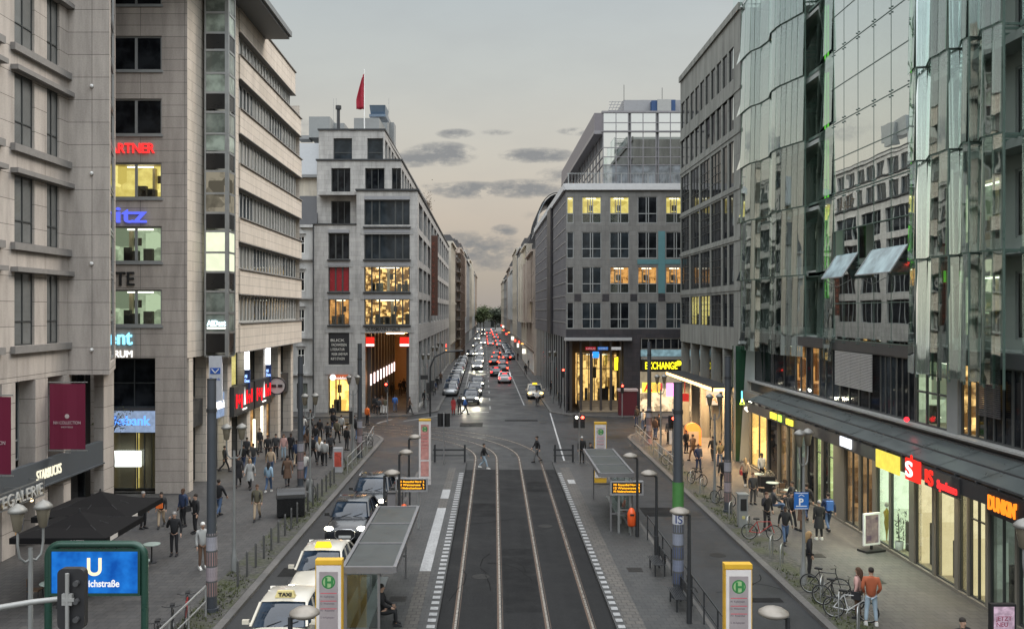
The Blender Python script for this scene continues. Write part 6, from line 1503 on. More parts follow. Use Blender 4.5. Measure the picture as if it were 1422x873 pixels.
MB().tube([(-6.0,84.6,0),(-6.0,84.6,4.6),(-5.6,84.6,5.6),(-4.6,84.6,6.1),(-2.9,84.6,6.2)], .09, 10).build('mast_arm', M_dark, t)
b = MB().box(-6.35,-6.1,84.4,84.7,2.2,3.2).box(-5.9,-5.6,84.4,84.7,2.4,3.4).box(-6.9,-6.2,84.5,84.56,3.5,3.9); b.build('signal_head', M_black, t)
# near traffic signal on its arm, bottom left
t = thing('near_signal_arm', 'back of a black traffic light on a grey arm at the bottom left corner', 'traffic light', (-9.8, 16, 0))
MB().tube([(-9.8,16,0),(-9.8,16,4.5)], .09, 12).build('pole', M_lampg, t)
MB().tube([(-9.8,16,4.35),(-8.9,16,4.62),(-8.2,16,4.74),(-7.42,16,4.83)], [.06,.055,.05,.045], 12).build('arm', pm('grey_arm_paint', (.30,.30,.29), .45, .3), t)
b = MB(); pts_ = []
for cx_, cz_, a0 in ((.14,.44,0),(-.14,.44,PI/2),(-.14,-.44,PI),(.14,-.44,1.5*PI)):
    for k in range(6): a = a0+PI/2*k/5; pts_.append((cx_+.1*math.cos(a), cz_+.1*math.sin(a)))
n_ = len(pts_); vs = [(-7.5+p[0],15.95,4.8+p[1]) for p in pts_]+[(-7.5+p[0],16.1,4.8+p[1]) for p in pts_]
b.add(vs, [tuple(range(n_)), tuple(range(2*n_-1,n_-1,-1))]+[(i,(i+1)%n_,n_+(i+1)%n_,n_+i) for i in range(n_)])
hd = b.build('signal_head', pm('matt_black', (.018,.018,.02), .5), t)
b = MB()
for k in range(3): b.tube([(-7.38,15.94,5.1-k*.32),(-7.38,15.86,5.1-k*.32)], .05, 10)
b.build('signal_knob', pm('dark_knob', (.05,.05,.052), .5), hd)
MB().tube([(-7.53,15.88,4.3),(-7.53,15.88,5.28)], .035, 10).box(-7.62,-7.44,15.86,15.93,4.72,4.92).box(-7.6,-7.4,15.85,15.88,4.79,4.85).build('bracket', pm('grey_arm_paint', (.30,.30,.29), .45, .3), t)

# underground sign
t = thing('underground_sign', 'green framed blue lit underground station sign at the bottom left', 'station sign', (-11.0, 25, 0)); YU = 25.0
xa, xb_ = XX(62,YU), XX(206,YU); zt = ZZ(752,YU)
def rframe(x0, x1, z0, z1, r): return [(x0,z0)]+[(x0+r-r*math.cos(a), z1-r+r*math.sin(a)) for a in [PI/2*k/6 for k in range(7)]]+[(x1-r+r*math.cos(a), z1-r+r*math.sin(a)) for a in [PI/2-PI/2*k/6 for k in range(7)]]+[(x1,z0)]
MG = pm('dark_green_enamel', (.018,.055,.04), .3, .1, .15, 4)
MB().tube([(p[0],YU,p[1]) for p in rframe(xa+.1,xb_-.1,0,zt-.06,.35)], .10, 12).build('frame', MG, t)
z0, z1 = ZZ(822,YU), ZZ(764,YU)
MB().box(XX(73,YU),XX(193,YU),YU-.1,YU+.1,z1,z1+.07).box(XX(73,YU),XX(193,YU),YU-.1,YU+.1,z0-.07,z0).box(XX(70,YU),XX(73,YU),YU-.1,YU+.1,z0-.07,z1+.07).box(XX(193,YU),XX(196.5,YU),YU-.1,YU+.1,z0-.07,z1+.07).box(XX(66,YU),XX(70,YU),YU-.03,YU+.03,z0+.2,z0+.4).box(XX(196,YU),XX(200,YU),YU-.03,YU+.03,z0+.2,z0+.4).build('box_frame', MG, t)
mU, nt, out = newmat('lit_blue_acrylic'); tc_ = nd(nt,'ShaderNodeTexCoord'); n__ = noise(nt, tc_.outputs['Object'], 1.6, 3)
e_ = nd(nt,'ShaderNodeEmission'); nt.links.new(mixc(nt, ramp(nt, n__.outputs[0], [(.35,0),(.65,1)]), (.008,.09,.42), (.02,.22,.75)), e_.inputs[0]); e_.inputs[1].default_value = 1.0; nt.links.new(e_.outputs[0], out.inputs[0])
MB().box(XX(73,YU)+.002,XX(193,YU)-.002,YU-.06,YU+.06,z0+.002,z1-.002).build('lit_panel', mU, t)
text(t, 'U', pos=(XX(122.5,YU), YU-.07, ZZ(797,YU)), d=(1,0,0), size=.68, width=.40, mat=em('cream_letter', (1,.85,.55), 1.3), ext=.008, bold=.035, name='sign_letter')
text(t, 'Friedrichstraße', pos=(XX(96,YU), YU-.07, ZZ(813,YU)), d=(1,0,0), size=.27, width=(167-96)/F*YU, mat=em('white_print_lit', (.9,.9,.9), 1.1), ext=.008, bold=.004, name='sign_lettering')

# bollards
M_boll = pm('bollard_grey', (.09,.09,.088), .5, .3)
bo = thing('bollard', 'slim grey steel bollard in the row along the left kerb', 'bollard', (0,0,0), group='bollards along the left kerb')
MB().lathe([(.045,0),(.045,.9),(.035,.95),(.001,.965)], (0,0,0), 10).lathe([(.05,.78),(.05,.82)], (0,0,0), 10).build('bollard_post', M_boll, bo, local=True)
ys = [32.4+1.22*k for k in range(17)]
for i, y_ in enumerate(ys):
    if i == 0: bo.location = (-9.22, y_, 0)
    else: copy_tree(bo, (-9.22, y_, 0), 0)
# railings
def railing(p0, p1, n_, h, mat, lab, grp, two=True, w_=.045, name='railing'):
    t = thing(name, lab, 'railing', (p0[0], p0[1], 0), group=grp); a = V((*p0,0)); b_ = V((*p1,0))
    m = MB().bar(a+V((0,0,h)), b_+V((0,0,h)), w_, w_)
    if two: m.bar(a+V((0,0,h*.5)), b_+V((0,0,h*.5)), w_*.8, w_*.8)
    m.build('rails', mat, t)
    for k in range(n_+1): q = a.lerp(b_, k/n_); MB().bar(q, q+V((0,0,h-w_/2)), w_).build('railing_post', mat, t)
M_ral = pm('worn_grey_rail', (.33,.33,.32), .5, .4, .3, 5)
railing((-9.35,21), (-9.35,29.2), 5, 1.0, M_ral, 'pale grey railing with leaning bikes at the bottom left', 'pavement railings')
railing((-8.95,55), (-8.95,62), 4, 1.0, M_ral, 'grey railing along the left kerb before the crossing', 'pavement railings')
railing((-8.95,63.5), (-9.3,69.5), 3, 1.0, M_ral, 'grey railing at the far left corner', 'pavement railings')
railing((11.0,53.5), (11.0,62), 5, 1.0, M_ral, 'grey railing along the right kerb behind the mast', 'pavement railings')
railing((11.0,63), (11.2,71), 4, 1.0, M_ral, 'grey railing at the far right corner', 'pavement railings')
railing((6.65,21.5), (6.65,39), 10, 1.05, M_dark, 'dark railing along the road side of the right platform', 'pavement railings')
railing((-4.7,35), (-4.7,48), 7, 1.05, M_dark, 'dark railing along the road side of the left platform', 'pavement railings')
for (x0,x1,lab) in ((-4.0,-1.9,'low dark barrier closing the end of the left platform'),(3.9,5.2,'low dark barrier closing the end of the right platform')):
    t = thing('platform_barrier', lab, 'barrier', (x0,59.2,0)); MB().box(x0,x1,59.15,59.25,.75,.85).box(x0,x1,59.16,59.24,.4,.46).build('rails', M_dark, t)
    for x_ in (x0+.05,x1-.08): MB().box(x_,x_+.12,59.1,59.3,0,1.15).build('barrier_post', M_dark, t)
# bike hoops
hp = thing('bike_hoop', 'pale steel bike hoop on the right verge', 'bike rack', (0,0,0), group='bike hoops on the right verge')
MB().tube([(-.3,0,0),(-.3,0,.65),(-.22,0,.8),(.22,0,.8),(.3,0,.65),(.3,0,0)], .025, 8).build('hoop', M_steel, hp, local=True)
for i, (x_, y_) in enumerate([(11.25,36.5),(11.25,35.2),(11.3,40),(11.3,43),(11.3,49),(11.3,51.5),(11.25,29.3),(11.25,30.9),(11.25,27.8)]):
    if i == 0: hp.location = (x_, y_, 0); hp.rotation_euler.z = 1.1
    else: copy_tree(hp, (x_, y_, 0), 1.1)
# benches on the right platform
bc = thing('mesh_bench', 'x', 'bench', (0,0,0), group='black mesh benches on the right platform')
s_ = MB()
for k in range(7): s_.box(-.2+k*.062,-.16+k*.062,-.7,.7,.43,.46)
s_.build('seat', M_dark, bc, local=True); s_ = MB()
for k in range(5): s_.box(.24,.26,-.7,.7,.52+k*.07,.565+k*.07)
s_.build('backrest', M_dark, bc, local=True)
for y_ in (-.55,.55): MB().box(-.15,-.1,y_-.03,y_+.03,0,.43).box(.2,.25,y_-.03,y_+.03,0,.86).build('leg', M_dark, bc, local=True)
bc.location = (6.15,30.2,0); bc['label'] = 'black mesh bench in front of the postered mast'
copy_tree(bc, (6.15,34.2,0), 0, 'black mesh bench behind the postered mast')
# parking sign on its lamp
t = thing('parking_sign', 'blue square parking sign with white P on the right lamp post', 'sign', (11.2, 32.5, 3.0))
yq = 32.45; MB().box(XX(1102.5,yq),XX(1122.5,yq),yq-.03,yq,ZZ(706.5,yq),ZZ(683,yq)).build('sign_plate', pm('sign_blue', (.02,.13,.42), .4), t)
MB().box(XX(1103.5,yq),XX(1121.5,yq),yq-.033,yq-.031,ZZ(684.6,yq),ZZ(683.8,yq)).box(XX(1103.5,yq),XX(1121.5,yq),yq-.033,yq-.031,ZZ(706,yq),ZZ(705.2,yq)).bar((XX(1105,yq),yq-.034,ZZ(702,yq)),(XX(1120,yq),yq-.034,ZZ(702,yq)),.004,.03).bar((XX(1108.5,yq),yq-.034,ZZ(688.5,yq)),(XX(1112.5,yq),yq-.034,ZZ(686,yq)),.004,.02).bar((XX(1116.5,yq),yq-.034,ZZ(688.5,yq)),(XX(1112.5,yq),yq-.034,ZZ(686,yq)),.004,.02).build('arrow', M_white, t)
text(t, 'P', pos=(XX(1109,yq), yq-.035, ZZ(700.5,yq)), d=(1,0,0), size=.34, mat=M_white, ext=.002, bold=.01)
# ticket machine
t = thing('parking_ticket_machine', 'silver parking ticket machine on the right verge', 'ticket machine', (11.45, 41.5, 0))
MB().box(-.2,.2,-.2,.2,0,1.45).box(-.24,.24,-.24,.24,1.45,1.52).build('machine_body', pm('silver_body', (.33,.34,.34), .4, .5), t, local=True)
MB().box(-.14,.14,-.215,-.205,.75,1.3).build('front_panel', M_black, t, local=True); MB().tube([(0,-.22,.45),(0,-.205,.45)], .08, 14).build('front_badge', pm('pale_yellow', (.5,.45,.2), .5), t, local=True)
# round topped container
t = thing('round_top_container', 'black round topped container beside the left bollards', 'container', (-9.85, 43.6, 0), .25)
b = MB(); prof = [(-.45,0),(.45,0),(.5,.9)]+[(.5*math.cos(a), .9+.42*math.sin(a)) for a in [PI*k/10 for k in range(1,10)]]+[(-.5,.9)]
n_ = len(prof); vs = [(-.65,p[0],p[1]+.08) for p in prof]+[(.65,p[0],p[1]+.08) for p in prof]
b.add(vs, [tuple(range(n_-1,-1,-1)), tuple(range(n_,2*n_))]+[(i,(i+1)%n_,n_+(i+1)%n_,n_+i) for i in range(n_)], 0); b.build('container_body', pm('black_glossy', (.012,.012,.013), .25), t, local=True)
MB().box(-.7,.7,-.52,.52,.93,.98).build('lid_rim', M_dark, t, local=True)
for x_ in (-.5,.5): MB().tube([(x_,-.3,.09),(x_+.04,-.3,.09)], .09, 10).tube([(x_,.3,.09),(x_+.04,.3,.09)], .09, 10).build('wheel', M_black, t, local=True)
t = thing('poster_column', 'white and red poster box on the left pavement beside the railing', 'poster box', (-9.6, 55.5, 0))
MB().box(-.28,.28,-.15,.15,0,1.5).build('box_body', pm('pale_box_grey', (.35,.35,.36), .5), t, local=True); MB().box(-.22,.22,-.165,-.152,.35,1.25).build('poster', glow_room('red_poster', (.6,.12,.09), .5, (.5,.6,.6), (5,5,5)), t, local=True)
t = thing('advert_pillar', 'slim pillar covered in pink and white posters by the far right railing', 'poster pillar', (XX(901,67), 66.9, 0)); MB().tube([(0,0,0),(0,0,2.4)], .22, 14).build('poster_wrap', poster1, t, local=True); MB().tube([(0,0,2.4),(0,0,2.5)], .25, 14).build('pillar_cap', M_dark, t, local=True)
# arched orange hood and board in front of the arcade
t = thing('orange_arched_hood', 'orange arched hood of a stall in front of the far right arcade', 'stall', (14.6, 66, 0))
b = MB(); prof = [(.6*math.cos(a), 1.1+.6*math.sin(a)) for a in [PI*k/12 for k in range(13)]]+[(-.6,0.05),(.6,.05)]; n_ = len(prof)
vs = [(p[0],0,p[1]) for p in prof]+[(p[0],.5,p[1]) for p in prof]; b.add(vs, [tuple(range(n_)), tuple(range(2*n_-1,n_-1,-1))]+[(i,n_+i,n_+(i+1)%n_,(i+1)%n_) for i in range(n_)]); b.build('hood', pm('orange_shell', (.6,.2,.05), .5), t, local=True); MB().box(-.4,.4,-.05,-.001,.1,1.1).build('stall_front', pm('grey_brown_stone', (.25,.2,.15), .7), t, local=True)
t = thing('pavement_board', 'white framed menu board before the far right arcade', 'board', (12.7, 64, 0)); MB().box(-.3,.3,-.03,.03,.4,1.5).box(-.03,.03,-.02,.02,0,.4).build('board_frame', M_dark, t, local=True); MB().box(-.25,.25,-.045,-.031,.45,1.45).build('board_sheet', pm('board_sheet_white', (.6,.58,.55), .6), t, local=True)
t = thing('small_dark_red_kiosk', 'dark red kiosk box at the far pavement by the red traffic light', 'kiosk', (XX(873,85.2),85.6,0)); MB().box(-.85,.85,0,.9,0,2.3).build('kiosk_body', pm('dark_wine_paint', (.10,.012,.02), .5), t, local=True); MB().box(-.95,.95,-.1,1,2.3,2.5).build('kiosk_roof', pm('pale_pink_roof', (.5,.38,.36), .5), t, local=True)
# cafe umbrellas
def umbrella(x, y, ze, zp_, hw, lab, rz=0.0):
    t = thing('cafe_umbrella', lab, 'umbrella', (x, y, 0), rz, 'black square cafe umbrellas'); n_ = 6; vs = []; fs_ = []
    b = MB(); top = (0,0,zp_); c_ = [(-hw,-hw),(0,-hw*1.0),(hw,-hw),(hw,0),(hw,hw),(0,hw),(-hw,hw),(-hw,0)]
    for i in range(8):
        p, q = c_[i], c_[(i+1)%8]
        mid = lambda r_, s_: (r_[0]*s_, r_[1]*s_, zp_+(ze-zp_)*s_-.10*math.sin(s_*PI))
        b.add([top, mid(p,.5), mid(q,.5)], [(0,1,2)], 0); b.add([mid(p,.5), (p[0],p[1],ze), (q[0],q[1],ze), mid(q,.5)], [(0,1,2,3)], 0)
        b.add([(p[0],p[1],ze),(q[0],q[1],ze),(q[0],q[1],ze-.2),(p[0],p[1],ze-.2)], [(3,2,1,0)], 0)
    o = b.build('canopy', pm('black_canvas', (.009,.0085,.009), .9, 0, .15, 2, .1, .15), t, local=True); sm = o.modifiers.new('s','SOLIDIFY'); sm.thickness = .012
    MB().tube([(0,0,0),(0,0,zp_+.1)], .035, 8).build('pole', M_dark, t, local=True)
    b = MB()
    for p in c_: b.bar((0,0,zp_-.12),(p[0]*.97,p[1]*.97,ze-.05),.02)
    b.build('ribs', M_dark, t, local=True); MB().box(-.35,.35,-.35,.35,0,.09).build('base', M_dark, t, local=True)
    M_ = Matrix.Rotation(rz,4,'Z'); q = M_ @ V((hw*.25,-hw-.006,ze-.15)); text(t, 'COFFEE', pos=(hw*.2, -hw-.02, ze-.14)+V((0,0,0)) if False else (t.location.x+q.x, t.location.y+q.y, ze-.16), d=tuple(M_ @ V((1,0,0))), size=.14, mat=pm('pale_print', (.5,.42,.42), .7), ext=.002, name='valance_lettering') if rz == 0 else None
    q = MB().box(hw+.004,hw+.012,-hw+.3,-hw+.9,ze-.17,ze-.03); q.build('valance_print', pm('pale_print2', (.55,.52,.48), .7), t, local=True)
umbrella(-14.4, 31.3, 2.42, 2.95, 1.6, 'black square cafe umbrella nearest the blue underground sign')
umbrella(-15.0, 34.3, 2.45, 3.05, 1.75, 'black square cafe umbrella nearest the hotel pillar')
ct = thing('cafe_table', 'x', 'table', (0,0,0), group='small round cafe tables')
MB().tube([(0,0,.71),(0,0,.74)], .33, 18).build('table_top', pm('pale_green_top', (.35,.42,.38), .4), ct, local=True); MB().tube([(0,0,.02),(0,0,.71)], .03, 8).tube([(0,0,0),(0,0,.02)], .2, 14).build('table_leg', M_dark, ct, local=True)
chr_ = thing('cafe_chair', 'x', 'chair', (0,0,0), group='cafe chairs')
MB().box(-.2,.2,-.2,.2,.43,.46).build('seat', pm('brown_wood', (.10,.06,.035), .6), chr_, local=True); MB().box(-.2,.2,.18,.2,.6,.86).build('backrest', pm('brown_wood', (.10,.06,.035), .6), chr_, local=True)
for sx_ in (-.17,.17):
    for sy_ in (-.17,.17): MB().bar((sx_*1.1,sy_*1.1,0),(sx_,sy_,.43 if sy_ < 0 else .86),.025).build('leg', M_dark, chr_, local=True)
first = True
TL = [(-13.0,33.1,'cafe table beside the seated man at the umbrella'),(-15.0,30.4,'cafe table under the nearer umbrella'),(-15.6,34.6,'cafe table under the farther umbrella'),(14.9,48.2,'white cafe table before the golden shop'),(15.2,46.2,'cafe table among the stacked chairs on the right pavement'),(14.9,50.8,'far cafe table on the right pavement'),(-13.5,35.5,'pale cafe table behind the umbrella corner')]
for i, (x_, y_, lab) in enumerate(TL):
    if i == 0: ct.location = (x_, y_, 0); ct['label'] = lab
    else: copy_tree(ct, (x_, y_, 0), 0, lab)
CL = [(-13.7,33.2,1.5,'cafe chair of the seated man'),(-15.6,30.6,1.6,'cafe chair left of the table under the nearer umbrella'),(-14.4,30.2,-1.5,'cafe chair right of the table under the nearer umbrella'),(-16.2,34.5,1.5,'cafe chair under the farther umbrella'),
      (14.3,48.3,1.4,'cafe chair left of the white cafe table'),(15.5,48.4,-1.4,'cafe chair right of the white cafe table'),(14.6,46.4,1.2,'brown cafe chair left of the table on the right pavement'),(15.8,46.0,-1.3,'brown cafe chair right of the table on the right pavement'),(15.2,45.2,3.1,'brown cafe chair nearest the viewer on the right pavement'),(15.2,47.2,0.1,'brown cafe chair between the two right cafe tables'),(14.4,50.8,1.5,'cafe chair left of the far cafe table'),(15.5,50.9,-1.5,'cafe chair right of the far cafe table')]
for i, (x_, y_, rz_, lab) in enumerate(CL):
    if i == 0: chr_.location = (x_, y_, 0); chr_.rotation_euler.z = rz_; chr_['label'] = lab
    else: copy_tree(chr_, (x_, y_, 0), rz_, lab)
t = thing('planter_box', 'black planter box with pale flowers between the right cafe tables', 'planter', (15.0,49.5,0)); MB().box(-.4,.4,-.25,.25,0,.85).build('planter', M_black, t, local=True)
b = MB(); rr = random.Random(12)
for k in range(120): p = V((rr.uniform(-.38,.38),rr.uniform(-.22,.22),.85+rr.uniform(0,.3))); b.add([p,p+V((rr.uniform(-.06,.06),.05,rr.uniform(-.03,.06))),p+V((rr.uniform(-.06,.06),-.05,rr.uniform(0,.06)))], [(0,1,2)])
b.build('flowers', pm('pale_flowers', (.35,.33,.25), .8), t, local=True)
t = thing('waste_container', 'small grey litter bin hanging on a left lamp post', 'bin', (-9.7, 47.3, 0)); MB().lathe([(.001,.5),(.16,.5),(.19,1.0),(.1,1.1),(.001,1.1)], (0,0,0), 14).tube([(0,.18,0),(0,.18,1.2)], .03, 8).build('bin_body', M_lampg, t, local=True)
t = thing('flag_sign_box', 'small red glowing sign box on the far pavement beside the lit posters', 'sign', (XX(951,70),70,0)); MB().box(-.3,.3,-.1,.1,2.9,3.5).tube([(0,0,3.5),(0,0,4.45)], .03, 6).build('sign_box', em('red_panel2', (.8,.05,.04), .8), t, local=True)
# ================================================================== cars
def paint(name, col, rough=.25):
    return pm(name, col, rough, .0, .05, 1, 0, .5, .6)
P_black = paint('black_car_paint', (.012,.014,.018)); P_grey = paint('dark_grey_car_paint', (.05,.055,.06)); P_silver = pm('silver_car_paint', (.35,.36,.37), .3, .6, .05, 1, 0, .5, .5)
P_white = paint('white_car_paint', (.66,.66,.66)); P_taxi = paint('ivory_taxi_paint', (.55,.51,.43)); P_red = paint('red_car_paint', (.25,.02,.02)); P_blue = paint('blue_car_paint', (.02,.05,.12))
CG = darkglass('car_glass', (.012,.02,.032), .03, 1.6, 0.0)
E_head = em('headlight_on', (1,.94,.72), 22); E_headf = em('far_headlight_on', (1,.93,.72), 9); E_tail = em('taillight_on', (1,.02,.02), 9); E_tailf = em('far_taillight_on', (1,.04,.02), 16)
M_lens = pm('lamp_lens', (.45,.45,.45), .15, .4); M_taild = pm('unlit_taillight', (.18,.01,.01), .2)
M_tyre = pm('tyre_rubber', (.015,.015,.015), .8); M_rim = pm('alloy_rim', (.3,.3,.31), .35, .8); M_chrome = pm('bright_trim', (.55,.55,.56), .2, .9)
M_plate = pm('number_plate', (.5,.5,.48), .5); M_platel = em('lit_number_plate', (.9,.45,.4), .5)
def subd(me_obj, lv):
    m = me_obj.modifiers.new('s','SUBSURF'); m.levels = lv; m.render_levels = lv
    dg = bpy.context.evaluated_depsgraph_get(); me = bpy.data.meshes.new_from_object(me_obj.evaluated_get(dg)); me_obj.modifiers.clear(); me_obj.data = me
def car(kind, paint_, lab, L=4.5, W=1.82, Hh=1.45, lights='off', taxi=False, suv=False, group='cars', rails=False, grille='plain', small=False, taxi_lit=False):
    """front towards -Y, origin at the middle on the road"""
    t = thing('taxi' if taxi else 'car', lab, 'taxi' if taxi else 'car', (0,0,0), group=group)
    w = W/2; belt = Hh*.62 if suv else Hh*.60; hood = Hh*.60 if suv else Hh*.56; gr = .18 if suv else .14
    st = [(-L/2, .78, gr+.12, hood*.72),(-L/2+.12, .9, gr+.02, hood*.84),(-L/2+.5, .985, gr, hood*.97),(-L*.22, 1.0, gr, hood*1.04),(-L*.12, 1.0, gr, belt),(0, 1.0, gr, belt),(L*.22,1.0,gr,belt*1.02),(L*.38,.985,gr,belt*1.05),(L/2-.12,.93,gr+.05,belt*1.03),(L/2,.84,gr+.15,belt*.92)]
    vs = []; fs = []; n = 12
    for y, k, zb, zt_ in st:
        ww = w*k; zm = (zb+zt_)/2
        pr = [(-ww*.80,zb),(-ww*.97,zb+.10),(-ww,zm-.03),(-ww*.985,zm+.12),(-ww*.90,zt_-.03),(-ww*.45,zt_+.02),(ww*.45,zt_+.02),(ww*.90,zt_-.03),(ww*.985,zm+.12),(ww,zm-.03),(ww*.97,zb+.10),(ww*.80,zb)]
        vs += [(x_,y,z_) for x_,z_ in pr]
    for i in range(len(st)-1):
        for k in range(n): fs.append((i*n+k, i*n+(k+1)%n, (i+1)*n+(k+1)%n, (i+1)*n+k))
    fs.append(tuple(range(n))[::-1]); fs.append(tuple((len(st)-1)*n+k for k in range(n)))
    b = MB().add([(x,y,z) for x,y,z in vs], [f[::-1] for f in fs], 0, True); body = b.build('body', paint_, t, uv=False, local=True)
    if not small: subd(body, 2)
    else: subd(body, 1)
    # cabin of dark glass with a painted roof and pillars
    ws, wr, rr_, rb = -L*.20, -L*.05, L*.26, L*(.46 if suv or taxi else .40)
    wt = w*.76; wb_ = w*.93; zr = Hh-.04
    def cab(exp, z0, mat_, nm, par=t):
        secs = [(ws-exp, wb_*.96, z0, z0+.01),(wr-exp*.6, wt+exp, z0, zr+exp-.02),((wr+rr_)/2, wt*1.02+exp, z0, zr+exp+.02),(rr_, wt*.98+exp, z0, zr+exp-.02),(rb+exp, wb_*.9, z0, z0+.02)]
        vv = []; ff = []
        for y, wx, z_, z1 in secs:
            tt = wx if z1-z_ > .1 else wx*.95
            vv += [(-wb_,y,z_),(-tt*1.0,y,z1-.06 if z1-z_>.1 else z1),(-tt*.86,y,z1),(0,y,z1+.012),(tt*.86,y,z1),(tt*1.0,y,z1-.06 if z1-z_>.1 else z1),(wb_,y,z_)]
        m = 7
        for i in range(len(secs)-1):
            for k in range(m-1): ff.append((i*m+k,(i+1)*m+k,(i+1)*m+k+1,i*m+k+1))
        return MB().add(vv, ff, 0, True).build(nm, mat_, par, uv=False, local=True)
    cab(0, belt-.02, CG, 'windows')
    b = MB(); zt0 = zr+.012
    ys_ = [wr-.04, wr+.15, (wr+rr_)/2, rr_-.1, rr_+.12]; zs_ = [zt0-.035, zt0+.01, zt0+.035, zt0+.01, zt0-.03]
    vv = []
    for y, z_ in zip(ys_, zs_): vv += [(-wt*1.04,y,z_-.07),(-wt*.92,y,z_),(0,y,z_+.022),(wt*.92,y,z_),(wt*1.04,y,z_-.07)]
    b.add(vv, [(i*5+k,i*5+k+1,(i+1)*5+k+1,(i+1)*5+k) for i in range(4) for k in range(4)], 0, True)
    for s in (-1,1):
        b.bar((s*wb_*.965, ws+.02, belt+.0), (s*wt*.99, wr-.03, zr-.04), .07, .06); b.bar((s*wb_*.97, rb-.05, belt), (s*wt*.99, rr_+.06, zr-.04), .16, .08)
        b.bar((s*(wb_+.005), L*.06, belt), (s*(wt*1.03), L*.07, zr-.06), .06, .07); b.bar((s*(wb_+.005), L*.24, belt), (s*(wt*1.03), L*.21, zr-.06), .07, .08)
    b.build('roof', paint_, t, uv=False, local=True)
    for s in (-1,1):
        if small: break
        m = MB().rbox((s*(w+.1), ws+.22, belt+.07), (.2,.09,.13), 0); m.bar((s*w*.93, ws+.2, belt), (s*(w+.05), ws+.22, belt+.03), .04); m.build('wing_mirror', paint_ if not suv else M_black, t, local=True)
    if rails:
        for s in (-1,1): MB().tube([(s*wt*.96,wr+.1,zr+.03),(s*wt*.96,wr+.25,zr+.1),(s*wt*.96,rr_-.2,zr+.1),(s*wt*.96,rr_,zr+.03)], .025, 6).build('roof_rail', M_chrome, t, local=True)
    for s in (-1,1):
        for y in (-L*.32, L*.30):
            o = MB().tube([(s*(w-.22),y,.33),(s*(w-.02),y,.33),(s*(w+.005),y,.33)], [.33,.33,.28], 18).build('wheel', M_tyre, t, local=True)
            if not small:
                MB().tube([(s*(w+.0),y,.33),(s*(w+.012),y,.33)], .2, 14).build('rim', M_rim, o, local=True)
                MB().tube([(s*(w-.24),y,.35),(s*(w-.004),y,.35)], .38, 18).build('wheel_arch', M_black, t, local=True)
    zl = hood*.80
    for s in (-1,1):
        m = MB().sphere((s*w*.74,-L/2+.10,zl), .15, 12, 0, .62, 1.25, .85); m.build('headlight', {'front':E_head,'farfront':E_headf}.get(lights, M_lens), t, local=True)
        MB().sphere((s*w*.78,L/2-.08,belt*.80), .14, 10, 0, .9, 1.1, .7).build('taillight', {'rear':E_tail,'farrear':E_tailf}.get(lights, M_taild), t, local=True)
    if lights in ('rear','farrear') and not small: MB().box(-.3,.3,L/2-.35,L/2-.3,zr-.12,zr-.08).build('brake_light', E_tail, t, local=True)
    if not small:
        m = MB()
        if grille == 'ring':
            pr = [(-.42,.62),(-.28,.72),(.28,.72),(.42,.62),(.42,.42),(.26,.27),(-.26,.27),(-.42,.42)]; y_ = -L/2+.0
            m.add([(p[0],y_+.0,p[1]+.02) for p in pr], [tuple(range(8))]); g_ = m.build('grille', M_black, t, local=True)
            MB().tube([(p[0],y_-.012,p[1]+.02) for p in pr+[pr[0]]], .022, 6).build('grille_ring', M_chrome, g_, local=True)
        else:
            m.rbox((0,-L/2+.02,hood*.66), (.9 if not taxi else .7,.06,.14)).rbox((0,-L/2+.0,gr+.16), (1.1,.06,.14)); g_ = m.build('grille', M_black, t, local=True)
        MB().box(-.26,.26,-L/2-.03,-L/2-.015,gr+.20,gr+.31).build('number_plate', M_plate, t, local=True)
        MB().box(-.26,.26,L/2+.01,L/2+.025,belt*.55,belt*.55+.11).build('number_plate', M_plate, t, local=True)
        MB().tube([(-.35,ws-.0,belt+.02),(.05,ws+.14,belt+.12)], .012, 4).tube([(.15,ws-.0,belt+.02),(.55,ws+.14,belt+.12)], .012, 4).build('wiper', M_black, t, local=True)
    if taxi:
        s_ = MB(); s_.add([(-.3,-.1,zr+.05),(.3,-.1,zr+.05),(.3,.1,zr+.05),(-.3,.1,zr+.05),(-.24,-.06,zr+.23),(.24,-.06,zr+.23),(.24,.06,zr+.23),(-.24,.06,zr+.23)], [(0,3,2,1),(4,5,6,7),(0,1,5,4),(1,2,6,5),(2,3,7,6),(3,0,4,7)])
        so_ = s_.build('taxi_sign', em('lit_taxi_sign', (1,.66,.04), 1.6) if taxi_lit else pm('taxi_sign_yellow', (.55,.46,.2), .5), t, local=True)
        if not taxi_lit and not small:
            text(t, 'TAXI', pos=(-.2,-.1,zr+.09), d=(1,0,0), size=.15, width=.4, mat=M_black, ext=.01, bold=.006, name='taxi_lettering')
    return t
def put(t, x, y, rz=0.0, z=RZ): t.location = (x, y, z+.004); t.rotation_euler = (0,0,rz); return t
put(car('mpv', P_taxi, 'ivory taxi with an unlit roof sign, nearest car in the left lane', 4.5, 1.82, 1.46, 'front', taxi=True, group='cars queuing in the left lane'), -6.25, 27.0)
put(car('mpv', P_taxi, 'ivory taxi with a glowing yellow roof sign, second car in the left lane', 4.5, 1.82, 1.46, 'front', taxi=True, group='cars queuing in the left lane', taxi_lit=True), -6.2, 32.7)
put(car('suv', P_black, 'black car with a silver ringed grille behind the two taxis', 4.4, 1.88, 1.58, 'front', suv=True, grille='ring', group='cars queuing in the left lane'), -6.35, 40.5)
put(car('suv', P_black, 'black car with silver roof rails, last of the queue in the left lane', 4.6, 1.9, 1.65, 'front', suv=True, rails=True, group='cars queuing in the left lane'), -6.15, 46.0)
def gx(px, y): return XX(px, y)
put(car('suv', P_grey, 'dark oncoming car with bright headlights, first beyond the crossing', 4.5, 1.86, 1.6, 'farfront', suv=True, group='cars beyond the crossing'), gx(654,98), 98)
